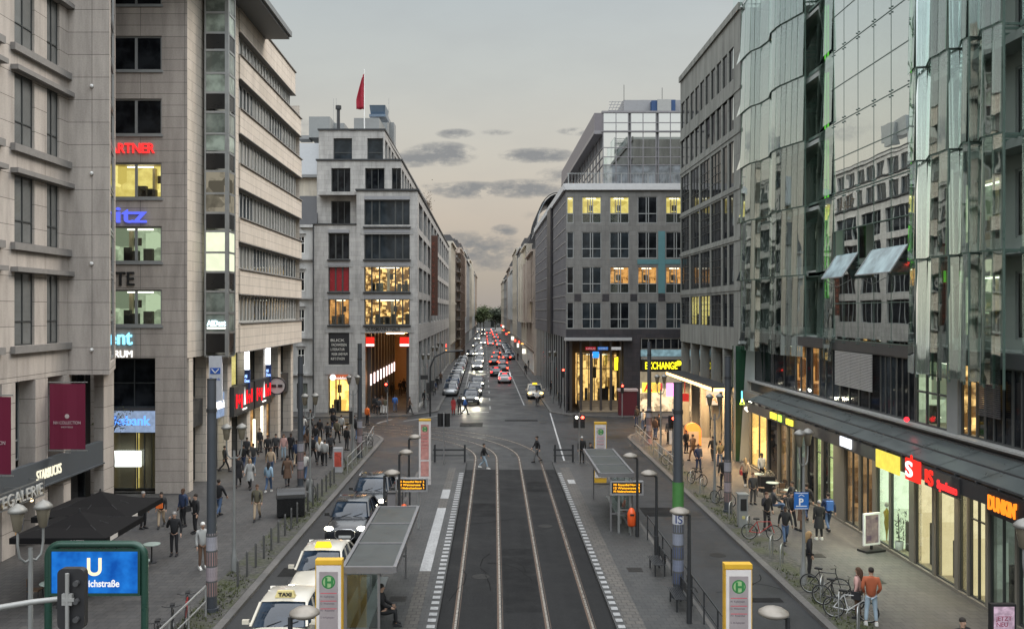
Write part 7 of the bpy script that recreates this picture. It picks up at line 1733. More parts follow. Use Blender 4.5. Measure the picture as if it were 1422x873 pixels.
put(car('s', P_silver, 'silver oncoming car second in line beyond the crossing', 4.4, 1.8, 1.45, 'farfront', group='cars beyond the crossing'), gx(659,108.5), 108.5)
put(car('s', P_grey, 'dark oncoming car third in line beyond the crossing', 4.4, 1.8, 1.5, 'farfront', group='cars beyond the crossing'), gx(663,119), 119)
put(car('s', P_silver, 'silver oncoming car alone farther up the left half of the street', 4.4, 1.8, 1.5, 'farfront', suv=True, group='cars beyond the crossing'), gx(663,155), 155)
put(car('s', P_white, 'white car with red tail lights, nearest car driving away', 4.4, 1.85, 1.5, 'rear', suv=True, group='cars beyond the crossing'), gx(700.5,127), 127, PI)
put(car('s', P_grey, 'dark car with glowing red tail lights left of the white car', 4.5, 1.85, 1.5, 'rear', group='cars beyond the crossing'), gx(689,140), 140, PI)
put(car('s', P_taxi, 'ivory taxi with orange lit front at the right kerb beyond the crossing', 4.5, 1.85, 1.5, 'off', taxi=True, taxi_lit=True, group='cars beyond the crossing'), gx(742.5,105), 105)
def beam(t, e):
    for s in (-.62, .62):
        L = bpy.data.lights.new('headlight_beam', 'SPOT'); L.energy = e; L.color = (1,.93,.72); L.spot_size = math.radians(70); L.spot_blend = .8; L.shadow_soft_size = .08
        o = bpy.data.objects.new('headlight_beam', L); C.objects.link(o); o.parent = t; o.location = (s, -2.45, .72); o.rotation_euler = (math.radians(78), 0, 0)
        o.rotation_euler = V((0, -1, -.16)).to_track_quat('-Z', 'Y').to_euler()
for o in list(bpy.data.objects):
    if o.type == 'EMPTY' and o.get('label','').startswith(('dark oncoming car with bright','silver oncoming car second','silver oncoming car alone')): beam(o, 380)
    if o.type == 'EMPTY' and o.get('label','').startswith(('black car with','ivory taxi with a glowing')): beam(o, 120)
lt_t = [o for o in bpy.data.objects if o.type == 'EMPTY' and o.get('label','').startswith('ivory taxi with orange')][0]
for o in lt_t.children:
    if o.name.startswith('headlight'):
        o.data = o.data.copy(); o.data.materials[0] = em('orange_headlight', (1,.55,.12), 14)
protos = {}
for nm, pt_ in (('black', P_black),('grey', P_grey),('silver', P_silver),('white', P_white),('blue', P_blue),('red', P_red)):
    for lt_ in ('off','farfront','farrear'):
        protos[nm, lt_] = None
def far_car(col, lt_, x, y, lab, grp, rz=0.0):
    k = (col, lt_); pt_ = {'black':P_black,'grey':P_grey,'silver':P_silver,'white':P_white,'blue':P_blue,'red':P_red}[col]
    if protos[k] is None: protos[k] = put(car('s', pt_, lab, 4.4, 1.8, 1.48, lt_, small=True, group=grp), x, y, rz)
    else: copy_tree(protos[k], (x, y, RZ+.004), rz, lab, grp)
rr = random.Random(21)
ords = ['first','second','third','fourth','fifth','sixth','seventh','eighth','ninth','tenth','eleventh','twelfth']
pk = ['silver','blue','silver','grey','white','silver','black','white','grey','silver','black','white']
for i in range(12): y_ = 108+i*5.9; far_car(pk[i], 'off', gx(627,110)-.0 if i == 0 else drift(-5.0, y_), y_, '%s car, %s in the row parked at the left kerb' % (pk[i], ords[i]), 'cars parked along the left kerb of the far street')
rds = [('black',169,686),('red',165,698.5),('grey',150,698.5),('black',185,703.5),('black',186,688),('red',205,690)]
for i, (c_, y_, p) in enumerate(rds): far_car(c_, 'farrear', gx(p, y_), y_, '%s car braking with red lights, %s of the cluster ahead of the white car' % (c_, ords[i]), 'cars braking in the middle of the street', PI)
wh = [('white',172,665.5),('grey',200,653.5),('white',201,666),('silver',215,662),('white',232,665)]
for i, (c_, y_, p) in enumerate(wh): far_car(c_, 'farfront', gx(p, y_), y_, '%s oncoming car with headlights, %s beyond the lone silver car' % (c_, ords[i]), 'oncoming cars in the middle of the street')
for i in range(34):
    y_ = 250+i*7; rear = i % 3 != 0; c_ = rr.choice(['black','grey','silver','white'])
    x_ = drift(rr.choice([.6, 3.1]) if rear else rr.choice([-1.6,-3.6]), y_) + .3
    far_car(c_, 'farrear' if rear else 'farfront', x_, y_, ('distant car with red tail lights in the dense traffic' if rear else 'distant oncoming car with headlights in the dense traffic'), 'distant cars driving away' if rear else 'distant oncoming cars', PI if rear else 0)
for i in range(9):
    y_ = 112+i*12; 
    if i > 2: far_car(rr.choice(['black','grey','silver']), 'off', drift(4.6, y_+40), y_+40, 'dark parked car at the right kerb of the far street', 'cars parked along the right kerb of the far street', PI)

# far street lights and signs
sh = em('distant_shop_sign', (1,.45,.12), 2.5); sh2 = em('distant_red_sign', (1,.08,.05), 2.5); sh3 = em('distant_white_sign', (1,.9,.7), 2)
rr = random.Random(77)
for i in range(26):
    y_ = 150+i*9+rr.uniform(-4,8); s = -1 if rr.random() < .5 else 1; x_ = drift(-7.75, y_) if s < 0 else drift(6.3, y_)
    tag(MB().box(x_-rr.uniform(.1,.4),x_+rr.uniform(.1,.4),y_-.05,y_+.05,3.0+.9*math.sin(i*2.3),3.25+.9*math.sin(i*2.3)+.3*(i%3)).build('shop_blade_sign', [sh,sh2,sh3][i%3]), 'small glowing shop sign along the %s side of the far street' % ('left' if s < 0 else 'right'), 'sign', 'glowing shop signs on the %s of the far street' % ('left' if s < 0 else 'right'))

# ================================================================== bicycles
bk = thing('bicycle', 'x', 'bicycle', (0,0,0), group='parked bicycles')
M_bf = pm('bike_frame_black', (.03,.03,.032), .35, .3)
for y_ in (-.52,.52):
    o = MB().torus((0,y_,.34), .32, .022, 'x', 24, 6).build('wheel', M_tyre, bk, local=True); b = MB().torus((0,y_,.34), .295, .01, 'x', 24, 5)
    for k in range(10): a = k*PI/5; b.tube([(0,y_,.34),(0,y_+.29*math.cos(a),.34+.29*math.sin(a))], .003, 3)
    b.build('rim', M_steel, o, local=True)
b = MB(); pts = {'bb':(0,.08,.3),'st':(0,.2,.78),'ht':(0,-.36,.82),'hb':(0,-.4,.7),'ra':(0,.52,.34),'fa':(0,-.52,.34)}
for a, c_ in (('bb','st'),('st','ht'),('bb','hb'),('ht','hb'),('bb','ra'),('st','ra'),('hb','fa')): b.tube([pts[a],pts[c_]], .017, 6)
b.build('frame', M_bf, bk, local=True)
MB().tube([(0,.2,.78),(0,.22,.88)], .013, 6).rbox((0,.22,.91),(.14,.26,.05)).build('saddle', M_black, bk, local=True)
MB().tube([(0,-.36,.82),(0,-.34,1.0)], .013, 6).tube([(-.28,-.25,1.03),(-.14,-.36,1.02),(.14,-.36,1.02),(.28,-.25,1.03)], .013, 6).build('handlebar', M_bf, bk, local=True)
MB().torus((0.05,.08,.3), .09, .008, 'x', 14, 4).bar((-.02,.08,.3),(-.1,.12,.2),.02).bar((.06,.08,.3),(.14,.03,.4),.02).build('pedals', M_steel, bk, local=True)
BK = [(11.55,31.4,1.0,'dark bicycle leaning by the right verge, farthest of the near three'),(11.5,30.1,.95,'dark bicycle in the middle of the near three on the right verge'),(11.45,28.9,1.05,'pale bicycle nearest the orange jacketed man'),(11.6,39.0,1.3,'red bicycle beside the man on the phone'),
      (11.6,51.4,.5,'dark bicycle beside the man in dark blue on the right pavement'),(11.7,46.0,.6,'dark bicycle next to the thin lamp post'),(11.4,57.5,.8,'bicycle against the far right railing'),(-9.75,28.6,.25,'dark bicycle at the left railing, nearest the postered mast'),(-9.8,27.4,.3,'dark bicycle at the left railing, second from the mast'),(-9.75,26.0,.2,'dark bicycle at the left railing nearest the picture edge'),
      (-9.75,48.0,.5,'bicycle leaning behind the left bollards'),(-9.6,57.0,.4,'bicycle by the left railing before the crossing'),(-9.4,65.3,.9,'bicycle at the left corner, left of the railing'),(-9.7,67,1.1,'bicycle at the far left corner')]
for i, (x_, y_, rz_, lab) in enumerate(BK):
    if i == 0: bk.location = (x_, y_, 0); bk.rotation_euler.z = rz_; bk['label'] = lab; o = bk
    else: o = copy_tree(bk, (x_, y_, 0), rz_, lab)
    if 'red' in lab or 'pale' in lab:
        fr_ = [c for c in bpy.data.objects if c.parent == o and c.name.startswith('frame')][0]; fr_.data = fr_.data.copy(); fr_.data.materials[0] = pm('red_frame', (.35,.02,.02), .4) if 'red' in lab else pm('pale_frame', (.5,.5,.5), .4)

# ================================================================== people
def skin(nodes, edges, root=0, lv=1):
    me = bpy.data.meshes.new('s'); me.from_pydata([n[0] for n in nodes], edges, []); o = bpy.data.objects.new('s', me); C.objects.link(o)
    m = o.modifiers.new('k','SKIN'); m.use_smooth_shade = True
    for i, n in enumerate(nodes):
        sv = me.skin_vertices[0].data[i]; r_ = n[1]; sv.radius = r_ if isinstance(r_, tuple) else (r_, r_); sv.use_root = (i == root)
    s = o.modifiers.new('u','SUBSURF'); s.levels = lv; s.render_levels = lv
    dg = bpy.context.evaluated_depsgraph_get(); r = bpy.data.meshes.new_from_object(o.evaluated_get(dg)); bpy.data.objects.remove(o); return r
def mesh_to(mb, me, mat=0):
    mb.add([tuple(v_.co) for v_ in me.vertices], [tuple(p.vertices) for p in me.polygons], mat, True)
POSES = {
 # legs: (knee, ankle) L/R ; arms: (elbow, wrist) L/R in local coordinates, facing -Y
 'stand': dict(l=[((-.10,-.01,.5),(-.11,.03,.09)),((.10,-.02,.5),(.12,.02,.09))], a=[((-.235,.03,1.14),(-.235,-.06,.88)),((.235,.04,1.14),(.24,-.04,.88))]),
 'walk':  dict(l=[((-.09,-.17,.52),(-.09,-.28,.10)),((.09,.04,.49),(.09,.36,.17))], a=[((-.25,.14,1.16),(-.27,.14,.90)),((.25,-.08,1.15),(.26,-.24,.93))]),
 'walk2': dict(l=[((-.09,.06,.49),(-.09,.32,.15)),((.09,-.15,.53),(.10,-.22,.10))], a=[((-.25,-.10,1.15),(-.24,-.26,.95)),((.26,.13,1.16),(.27,.12,.90))]),
 'phone': dict(l=[((-.10,-.02,.5),(-.11,.02,.09)),((.10,-.05,.5),(.11,-.03,.09))], a=[((-.27,-.06,1.15),(-.14,-.22,1.52)),((.27,.02,1.14),(.27,-.05,.9))]),
 'pocket':dict(l=[((-.12,-.01,.5),(-.15,.02,.09)),((.12,-.02,.5),(.15,.02,.09))], a=[((-.26,.07,1.15),(-.19,-.08,.97)),((.26,.07,1.15),(.19,-.08,.97))]),
 'sit':   dict(l=[((-.12,-.46,.50),(-.12,-.48,.09)),((.12,-.44,.50),(.13,-.42,.09))], a=[((-.25,-.10,.80),(-.13,-.32,.66)),((.25,-.10,.80),(.12,-.34,.68))], drop=.44),
}
def build_person_meshes(pose, coat=False, female=False):
    p = POSES[pose]; dz_ = -p.get('drop', 0); sh = .175 if not female else .155
    P = lambda x, y, z: (x, y, z+dz_)
    body = MB()
    nodes = [(P(0,0,.95),(.09,.06)),(P(0,0,1.15),(.10,.07)),(P(0,.01,1.36),(.10,.07)),(P(0,.01,1.47),.05),(P(0,-.005,1.55),.052),(P(0,-.015,1.61),(.072,.088)),(P(0,-.01,1.69),(.07,.085)),(P(0,0,1.745),(.04,.05))]
    edges = [(i,i+1) for i in range(7)]
    for s, (kn, an), (el, wr) in ((-1,p['l'][0],p['a'][0]),(1,p['l'][1],p['a'][1])):
        b0 = len(nodes); hip = P(s*.085,0,.88)
        nodes += [(hip,.075),(kn,.048),(an,.033)]; edges += [(0,b0),(b0,b0+1),(b0+1,b0+2)]
        b0 = len(nodes); shd = P(s*sh,.01,1.43)
        if pose == 'sit': el2, wr2 = P(el[0],el[1],el[2]+.35), P(wr[0],wr[1],wr[2]+.38)
        else: el2, wr2 = el, wr
        nodes += [(shd,.036),(el2,.032),(wr2,.025)]; edges += [(2,b0),(b0,b0+1),(b0+1,b0+2)]
    mesh_to(body, skin(nodes, edges, 0, 1))
    for s, (el, wr) in ((-1,p['a'][0]),(1,p['a'][1])):
        if pose == 'sit': el, wr = P(el[0],el[1],el[2]+.35), P(wr[0],wr[1],wr[2]+.38)
        e, w_ = V(el), V(wr); d = (w_-e).normalized(); sd_ = V((0,1,0)) if abs(d.y) < .8 else V((0,0,1)); sd_ = (sd_-d*d.dot(sd_)).normalized()
        pc = w_ + d*.09; body.tube([w_, w_+d*.04, pc], [.024,.036,.034], 8)
        nrm = d.cross(sd_)
        for k, ln in enumerate((.062,.075,.07,.055)):
            q = pc + sd_*(.027-.018*k); q1 = q + d*ln*.5 + nrm*.006*s; q2 = q + d*ln + nrm*.02*s; body.tube([q, q1, q2], [.0095,.009,.006], 6)
        q = w_ + d*.035 + sd_*.03; body.tube([q, q+sd_*.03+d*.03, q+sd_*.035+d*.06], [.011,.010,.007], 6)
    hz = 1.64+dz_; body.sphere((0,-.098,hz-.01), .016, 6, 0, 1.5); 
    for s in (-1,1): body.sphere((s*.078,.0,hz-.01), .02, 6, 0, 1.5, .5)
    feats = MB()
    for s in (-1,1): feats.sphere((s*.028,-.092,hz+.025), .009, 6)
    feats.box(-.022,.022,-.099,-.09,hz-.055,hz-.048)
    # jacket
    jn = [(P(0,0,.83),(.165,.125)),(P(0,0,1.08),(.15,.115)),(P(0,.01,1.33),(.18,.13)),(P(0,.012,1.46),(.13,.10)),(P(0,.0,1.52),(.07,.07))]; je = [(0,1),(1,2),(2,3),(3,4)]
    for s, (el, wr) in ((-1,p['a'][0]),(1,p['a'][1])):
        if pose == 'sit': el, wr = P(el[0],el[1],el[2]+.35), P(wr[0],wr[1],wr[2]+.38)
        b0 = len(jn); jn += [(P(s*(sh+.02),.01,1.42),.088),(tuple(el),.056),(tuple(wr),.045)]; je += [(2,b0),(b0,b0+1),(b0+1,b0+2)]
    jk = MB(); mesh_to(jk, skin(jn, je, 0, 1))
    if coat:
        kf = min(q[0][1] for q in p['l'])*.5; 
        jk.lathe([(.24,.52),(.215,.75),(.185,.98),(.16,1.06)], (0,.0,dz_), 14, 0, 1.0, .85)
    tn = [(P(0,0,.97),(.14,.105))]; te = []
    for s, (kn, an) in ((-1,p['l'][0]),(1,p['l'][1])):
        b0 = len(tn); hip = P(s*.09,0,.85); tn += [(hip,.098),(kn,.070),((an[0],an[1],an[2]+.03),.055)]; te += [(0,b0),(b0,b0+1),(b0+1,b0+2)]
    tr = MB(); mesh_to(tr, skin(tn, te, 0, 1))
    sh_ = MB()
    for (kn, an) in p['l']:
        z_ = an[2]-.09; M = Matrix.Translation((an[0],an[1],z_)) 
        sh_.add([M @ V(q) for q in [(-.045,-.20,0),(.045,-.20,0),(.045,.07,0),(-.045,.07,0),(-.035,-.18,.05),(.035,-.18,.05),(.04,.0,.11),(.04,.07,.11),(-.04,.07,.11),(-.04,.0,.11)]], [(0,3,2,1),(0,1,5,4),(1,2,7,6,5),(2,3,8,7),(3,0,4,9,8),(4,5,6,9),(6,7,8,9)])
    h1 = MB().sphere((0,.012,hz+.055), .098, 14, 0, .92, .88, 1.0); h1.f = [f for f in h1.f if not all(h1.v[i][1] < -.02 and h1.v[i][2] < hz+.075 for i in f) and not all(h1.v[i][2] < hz+.0 and h1.v[i][1] < .03 for i in f)]; h1.m = h1.m[:len(h1.f)]; h1.s = [True]*len(h1.f)
    if female:
        h1.tube([(0,.06,hz+.06),(0,.095,hz-.06),(0,.10,hz-.2),(0,.11,hz-.32)], [.08,.085,.07,.03], 10)
        for s in (-1,1): h1.tube([(s*.07,.02,hz+.03),(s*.078,.03,hz-.08),(s*.07,.06,hz-.18)], [.03,.032,.015], 6)
    bg_ = MB().rbox((0,.2,1.22+dz_), (.28,.16,.42)).tube([(-.1,.13,1.42+dz_),(-.13,-.1,1.40+dz_),(-.13,-.12,1.15+dz_),(-.13,.13,1.08+dz_)], .018, 6).tube([(.1,.13,1.42+dz_),(.13,-.1,1.40+dz_),(.13,-.12,1.15+dz_),(.13,.13,1.08+dz_)], .018, 6)
    sb_ = MB().rbox((.27,.04,.86+dz_), (.11,.32,.27)).tube([(.27,-.05,.98+dz_),(.16,-.02,1.47+dz_),(.26,.14,.99+dz_)], .012, 5)
    k = lambda b_, n_: b_.mesh(n_, [skin_dummy], uv=False)
    return dict(body=k(body,'body'), face=k(feats,'facial_features'), jacket=k(jk,'jacket'), trousers=k(tr,'trousers'), shoes=k(sh_,'shoes'), hair=k(h1,'hair'), backpack=k(bg_,'backpack'), bag=k(sb_,'shoulder_bag'))
skin_dummy = pm('skin_light', (.45,.28,.20), .55)
SK = [skin_dummy, pm('skin_mid', (.32,.19,.13), .55), pm('skin_dark', (.12,.065,.045), .55)]
def cl(name, c): return pm('cloth_'+name, c, .85, 0, .2, 5)
CLO = dict(black=cl('black',(.014,.014,.016)), dgrey=cl('dark_grey',(.04,.04,.043)), grey=cl('grey',(.12,.12,.12)), lgrey=cl('light_grey',(.35,.35,.34)), white=cl('white',(.62,.61,.58)), beige=cl('beige',(.38,.29,.20)), jeans=cl('blue_denim',(.06,.10,.18)), ljeans=cl('pale_denim',(.30,.38,.45)), navy=cl('navy',(.02,.035,.08)), blue=cl('blue',(.04,.12,.35)), rust=cl('rust',(.33,.085,.035)), brown=cl('brown',(.12,.07,.045)), olive=cl('olive',(.10,.09,.06)), pink=cl('pale_pink',(.5,.30,.27)), red=cl('red',(.30,.03,.03)), orange=cl('orange',(.7,.14,.02)), lblue=cl('light_blue',(.25,.36,.46)))
HR = dict(dark=cl('hair_dark',(.02,.015,.012)), brown=cl('hair_brown',(.07,.035,.02)), blond=cl('hair_blond',(.35,.23,.11)), grey=cl('hair_grey',(.25,.24,.23)), white=CLO['white'], black=CLO['black'])
PMC = {}
def person(x, y, lab, top='black', bot='black', pose='stand', rz=0.0, hair='dark', fem=False, coat=False, bag=None, shoes='black', h=1.75, skin_i=0, z=0.0, bagc='black', grp=None, zoff=0.0):
    key = (pose, coat, fem)
    if key not in PMC: PMC[key] = build_person_meshes(*key)
    m = PMC[key]; t = thing('person', lab, 'person', (x, y, z+zoff), rz, grp); s = h/1.78; t.scale = (s, s, s)
    def pc(k, mat):
        o = link(k, m[{'shoulder_bag':'bag','facial_features':'face'}.get(k,k)], t); o.material_slots[0].link = 'OBJECT'; o.material_slots[0].material = mat; return o
    bd = pc('body', SK[skin_i]); 
    pc('jacket', CLO[top]); pc('trousers', CLO[bot]); pc('shoes', CLO[shoes]); pc('hair', HR[hair])
    pc('facial_features', HR['dark'])
    if bag == 'back': pc('backpack', CLO[bagc])
    if bag == 'side': pc('shoulder_bag', CLO[bagc])
    return t
RP = random.Random(40)
def pp(px, py, *a, **k):
    x, y = G(px, py); k.setdefault('h', RP.uniform(1.62, 1.84)); k.setdefault('skin_i', RP.choice([0,0,0,1,1,2])); return person(x, y, *a, **k)
# left pavement
pp(199,734,'grey haired man in black with a backpack beside the cafe umbrellas', pose='stand', hair='grey', bag='back', rz=1.2)
pp(224,732,'man in a black jacket and beige trousers with an orange bag at his chest','black','beige','walk', hair='dark', rz=.2)
tag(MB().rbox((XX(223,41), 40.85, 1.12), (.28,.12,.3)).tube([(XX(223,41)-.1,40.88,1.25),(XX(223,41)-.07,40.9,1.42)], .012, 5).build('orange_bag', CLO['orange']), 'orange bag carried at the chest by the man in beige trousers', 'bag')
pp(254,731,'person in a blue scarf and black jacket facing the other talkers','navy','black','stand', hair='brown', rz=-.5, bag='side')
pp(271.5,740,'person all in black with hands at the chest, right of the blue scarfed person','black','black','phone', hair='dark', rz=-.8)
pp(242,771,'man in a black suit walking with one hand raised to his face','black','black','phone', hair='grey', rz=.1)
person(-13.55, 33.2, 'dark clothed man seated at the pale cafe table', 'black','black','sit', rz=-1.2, hair='dark', z=0)
pp(304,717,'person in a dark jacket and blue jeans walking behind the dark mast','black','jeans','walk2', hair='dark', rz=2.8)
pp(281.7,789,'man in a white cap and brown shorts half hidden by the postered mast','lgrey','brown','stand', hair='white', shoes='white', rz=.6)
pp(331,676,'woman in a long black coat left of the pale coated woman','black','black','walk', fem=True, coat=True, rz=.2, hair='brown')
pp(347,679,'woman in a pale coat with black trousers walking on the left pavement','lgrey','black','walk2', fem=True, coat=True, rz=0, hair='blond', h=1.7)
pp(357,722.5,'person in a brown jacket and khaki trousers walking towards the viewer','olive','beige','walk', hair='brown', rz=.1, bag='back', bagc='dgrey', h=1.72)
pp(373,683.5,'woman in a light blue jacket and jeans','lblue','jeans','walk', fem=True, hair='dark', rz=PI, h=1.68, shoes='white')
pp(371.6,638,'person in black at the left end of the chatting group','black','black','stand', hair='dark', rz=.4)
pp(383,637,'person in black with a printed top, second in the chatting group','dgrey','black','stand', hair='dark', rz=.1, h=1.7)
pp(394,638,'person in a pale pink top and pale jeans in the chatting group','pink','ljeans','stand', hair='brown', fem=True, rz=0, h=1.72)
pp(404,638,'person in a black coat at the right end of the chatting group','black','black','stand', hair='dark', rz=-.3)
pp(399,676,'person in a brown coat with a shoulder bag behind the round topped container','brown','dgrey','walk', coat=True, hair='dark', rz=PI+.3, bag='side')
pp(423,667.5,'person in a white top and jeans left of the postered mast','white','jeans','walk2', hair='brown', rz=PI)
pp(434.5,642,'person in black left of the two in white','black','black','walk', hair='dark', rz=2.8)
pp(444,645,'person in a white top and black trousers in the middle of the crowd','white','black','walk', hair='blond', rz=PI, fem=True)
pp(451,646,'person in a pale jacket with a black bag right of the white topped person','lgrey','black','stand', hair='dark', rz=PI, bag='side')
pp(444.4,611,'dark walker on the far left pavement, first of three','black','black','walk', rz=PI)
pp(455,617,'dark walker on the far left pavement, second of three','dgrey','black','walk2', rz=PI, bag='back')
pp(463,600,'dark walker on the far left pavement, third of three','black','navy','walk', rz=PI-.2)
pp(417,665,'long haired person in black close behind the dark mast','black','black','stand', fem=True, hair='dark', rz=PI)
pp(481.6,625,'person in a black jacket standing by the bikes at the left corner','black','dgrey','stand', rz=2.6)
pp(343,641,'person in dark clothes beside the lit shop windows of the bank block','dgrey','black','walk', rz=PI)
pp(338,650,'child sized person in dark clothes near the bank shop windows','black','navy','walk2', rz=PI, h=1.5)
pp(492,604,'person in dark grey crossing towards the phone shop','dgrey','black','walk', rz=2.9)
pp(510,590,'person in an orange jacket at the left corner','orange','black','stand', rz=2.5)
for (px, py, top, bot, lab, kw) in (
 (352,652,'dgrey','jeans','person in a dark grey hooded top between the pale coated woman and the shop windows',dict(pose='walk2',rz=PI)),
 (361,628,'black','dgrey','person in black close to the warm light column',dict(pose='stand',rz=1)),
 (412,648,'navy','beige','person in navy with beige trousers right of the chatting group',dict(pose='walk',rz=PI)),
 (427,632,'brown','black','woman with a brown jacket behind the second mast',dict(fem=True,rz=PI,pose='walk')),
 (438,622,'black','jeans','person in black and jeans in the crowd by the small grey bin',dict(rz=2.8,pose='stand')),
 (459,636,'dgrey','black','person in dark grey just left of the poster box',dict(rz=PI,pose='walk2')),
 (468,615,'olive','black','person in olive by the left corner lamp post',dict(rz=2.9,pose='walk')),
 (474,604,'lgrey','black','person in a light grey top at the left corner before the crossing',dict(rz=PI,pose='stand')),
 (431,598,'black','black','person in black far left near the stucco house shop',dict(rz=2,pose='walk')),
 (421,606,'white','jeans','person in a white shirt near the stucco house shop',dict(rz=PI,pose='walk2')),
 (497,612,'black','jeans','person in black and jeans behind the left railing',dict(rz=PI,pose='walk')),
 (376,660,'beige','jeans','woman in a beige jacket behind the light blue jacketed woman',dict(fem=True,rz=.3,pose='walk')),
 (312,655,'black','black','person in black entering the bank side door',dict(rz=2.2,pose='walk')),
 (1075,712,'dgrey','jeans','seated looking guest in grey beside the right cafe tables',dict(rz=1.5,pose='sit')),
 (1100,705,'black','black','guest in black seated at the far side of the right cafe tables',dict(rz=-1.5,pose='sit')),
 (1058,672,'lgrey','black','waiter in a light grey shirt before the golden shop',dict(rz=.4,pose='stand')),
 (990,640,'black','black','person in black before the right arcade',dict(rz=PI,pose='walk')),
 (1000,648,'olive','jeans','person in olive and jeans before the right arcade',dict(rz=PI,pose='walk2')),
 (1120,722,'black','navy','person in black passing the brown shop wall',dict(rz=PI,pose='walk'))):
    pp(px, py, lab, top, bot, **kw)
# before the store block
for (px, py, top, bot, lab, ps) in ((462,590,'black','black','black clothed person in front of the bright phone shop','stand'),(521,574,'black','black','person in black by the passage entrance, leftmost','stand'),(526,576,'dgrey','black','person in dark grey by the passage entrance','walk'),(530.6,575,'brown','white','person in white trousers at the passage entrance','stand'),(535,575,'olive','white','second person in white trousers at the passage entrance','stand'),(548.5,572,'blue','jeans','person in a blue top at the passage entrance','walk'),(569,575,'brown','black','person striding right in front of the passage pier','walk')):
    pp(px, py, lab, top, bot, ps, rz=(1.57 if 'striding' in lab else PI))
for (px, py, i) in ((545,551,0),(556,549,1),(561,546,2),(566,556,3)):
    pp(px, py, ['dark person inside the passage on the left','dark person inside the passage near the middle','second dark person inside the passage near the middle','dark person inside the passage on the right'][i], 'black','black',['stand','walk'][i%2], rz=PI)
for i, (px, py) in enumerate(((590,565),(597,556),(603,549),(607,541),(612,533))):
    pp(px, py, ['nearest','second','third','fourth','farthest'][i]+' of five dark walkers along the store block side', ['black','dgrey','navy','black','brown'][i], 'black', ['walk','stand'][i%2], rz=PI*(i%2))
# crossing
pp(646,573.5,'pedestrian in blue crossing in front of the oncoming headlights','blue','black','walk', rz=1.57, z=RZ)
pp(629.6,574,'person in a long red coat waiting at the far crossing','red','red','stand', coat=True, fem=True, rz=.5, z=RZ)
pp(638,573,'person in black beside the person in the red coat','black','black','stand', rz=.2, z=RZ)
pp(672,648,'man in a black top, pale jeans and white shoes crossing the tram tracks','black','ljeans','walk', hair='dark', shoes='white', rz=1.4, z=RZ)
pp(745.5,639,'man in a black jacket and grey trousers crossing the right tram track','black','grey','walk2', rz=-1.4, z=RZ)
pp(808,642.5,'person in a white cap and black clothes at the end of the right platform','black','black','stand', hair='white', rz=PI)
pp(820,642,'crouched looking smaller person in black beside the white capped one','black','brown','sit', rz=.6)
pp(690,489,'pedestrian far up the street between the cars','black','black','stand', rz=0, z=RZ)
person(-3.55, 28.4, 'dark clothed person sitting on the bench of the left shelter','black','black','sit', rz=1.57, hair='dark', zoff=.0)
# right pavement
pp(970,655.5,'man in dark blue with hands in his pockets before the far bikes','navy','navy','pocket', hair='dark', rz=.3)
pp(1004.5,679.6,'person in black right of the thin lamp post','black','black','stand', hair='dark', rz=PI)
pp(1034.8,675,'blond person in a pale hoodie with a red bag walking away','beige','black','walk', hair='blond', fem=True, rz=PI, bag='side', bagc='red', shoes='white')
pp(1045.8,700,'person in a dark grey jacket beside the cafe tables','dgrey','dgrey','stand', hair='brown', rz=.2, h=1.65)
pp(1064.7,736,'man in black holding a phone to his face near the red bicycle','black','black','phone', hair='brown', rz=.3)
pp(1090.5,755,'man in a black jacket and blue jeans walking towards the viewer','black','jeans','walk', hair='dark', rz=-.1)
pp(1099,734,'person in black close behind the man in blue jeans','black','black','walk2', hair='dark', rz=.3)
pp(1113,737,'person in a brown coat hidden behind the parking sign post','brown','brown','stand', coat=True, hair='blond', rz=1.2)
pp(1137.5,748.5,'person in a long black coat and white shoes outside the shop windows','black','black','stand', coat=True, hair='grey', rz=PI, shoes='white')
pp(1150,738,'person in jeans with a blue bag beside the long black coat','navy','jeans','walk', hair='dark', rz=PI, bag='back', bagc='blue')
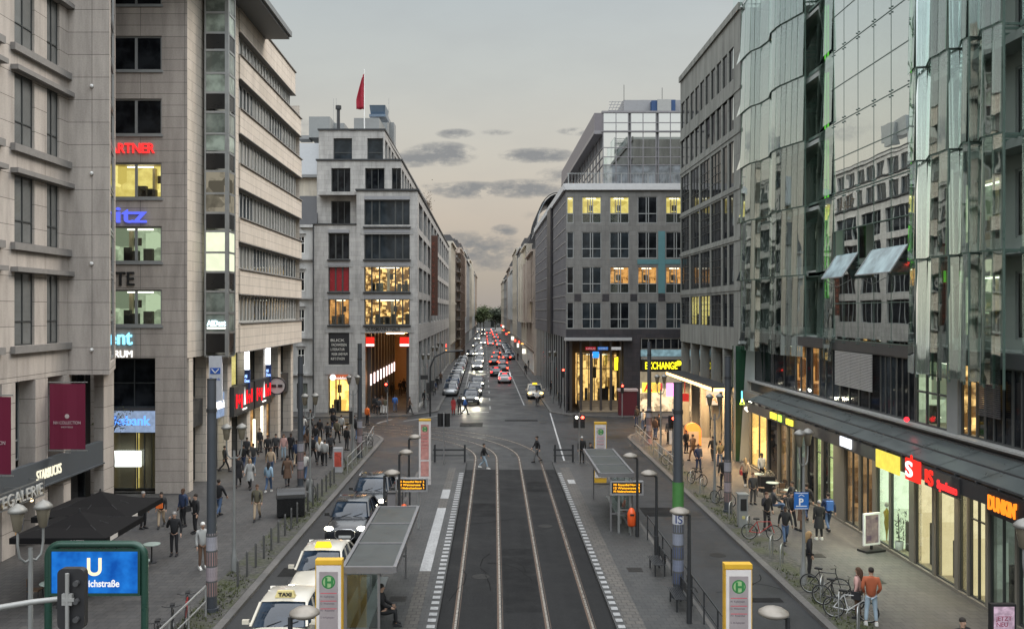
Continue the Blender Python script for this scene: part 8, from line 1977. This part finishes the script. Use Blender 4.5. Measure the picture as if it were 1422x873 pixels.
pp(1124,800,'blond woman in black beside the parking sign post','black','black','stand', fem=True, hair='blond', rz=1.4, h=1.7, bag='side')
pp(1191.5,858,'woman with long brown hair in a pale pink jumper facing the orange jacketed man','pink','brown','stand', fem=True, hair='brown', rz=-2.3+PI*0, h=1.66, bag='side')
pp(1209.7,867,'man in a rust orange hooded jacket and pale jeans seen from behind','rust','ljeans','pocket', hair='dark', rz=PI-.25, h=1.83, shoes='white')
person(12.5, 24.0, 'man in black walking out of the bottom edge near the lit poster case','black','black','walk', hair='dark', rz=.2)
x, y = G(1209.7,867)
# far right group
for (px, py, top, bot, lab, ps) in ((893,598,'white','jeans','person in a white top by the far right kerb','stand'),(898,604,'black','black','person in black left of the poster pillar','walk'),(910,610,'brown','jeans','person in a brown jacket right of the poster pillar','stand'),(915,604,'black','black','person in black behind the brown jacketed one','walk'),(929,616,'dgrey','black','person in dark grey left of the near mast','stand'),(953,629,'black','black','person in black right of the mast beside the menu board','stand'),(940,612,'navy','black','person in navy behind the mast at the far corner','walk'),(884,592,'black','navy','dark person waiting at the far right crossing','stand'),(963,618,'olive','brown','person in olive before the far arcade','walk'),(962,640,'brown','brown','person in brown behind the man in dark blue','walk2')):
    pp(px, py, lab, top, bot, ps, rz=R.uniform(0, 6))
for i, (px, py) in enumerate(((777,562),(781,566),(786,570),(766,548),(735,512),(730,520),(719,500),(856,560),(848,563))):
    pp(px, py, ['dark person at the corner of the granite office, first','dark person at the corner of the granite office, second','dark person at the corner of the granite office, third','dark walker along the granite office side wall','distant walker before the beige house','second distant walker before the beige house','distant walker far along the right pavement','dark person before the arcade stairs on the right','dark person before the arcade stairs in the middle'][i], 'black','black',['stand','walk'][i%2], rz=R.uniform(0,6))
# cyclist by the right taxi
t_ = copy_tree(bk, (gx(745.5,95.5), 95.5, RZ), .1, 'bicycle ridden by the person in white before the right taxi')
person(gx(745.5,95.5), 95.7, 'person in a white top riding a bicycle before the orange lit taxi','white','black','sit', hair='dark', rz=.1, z=RZ+.35)
# far wheelie detail: unseen prototypes all placed; finish
bpy.context.view_layer.update()
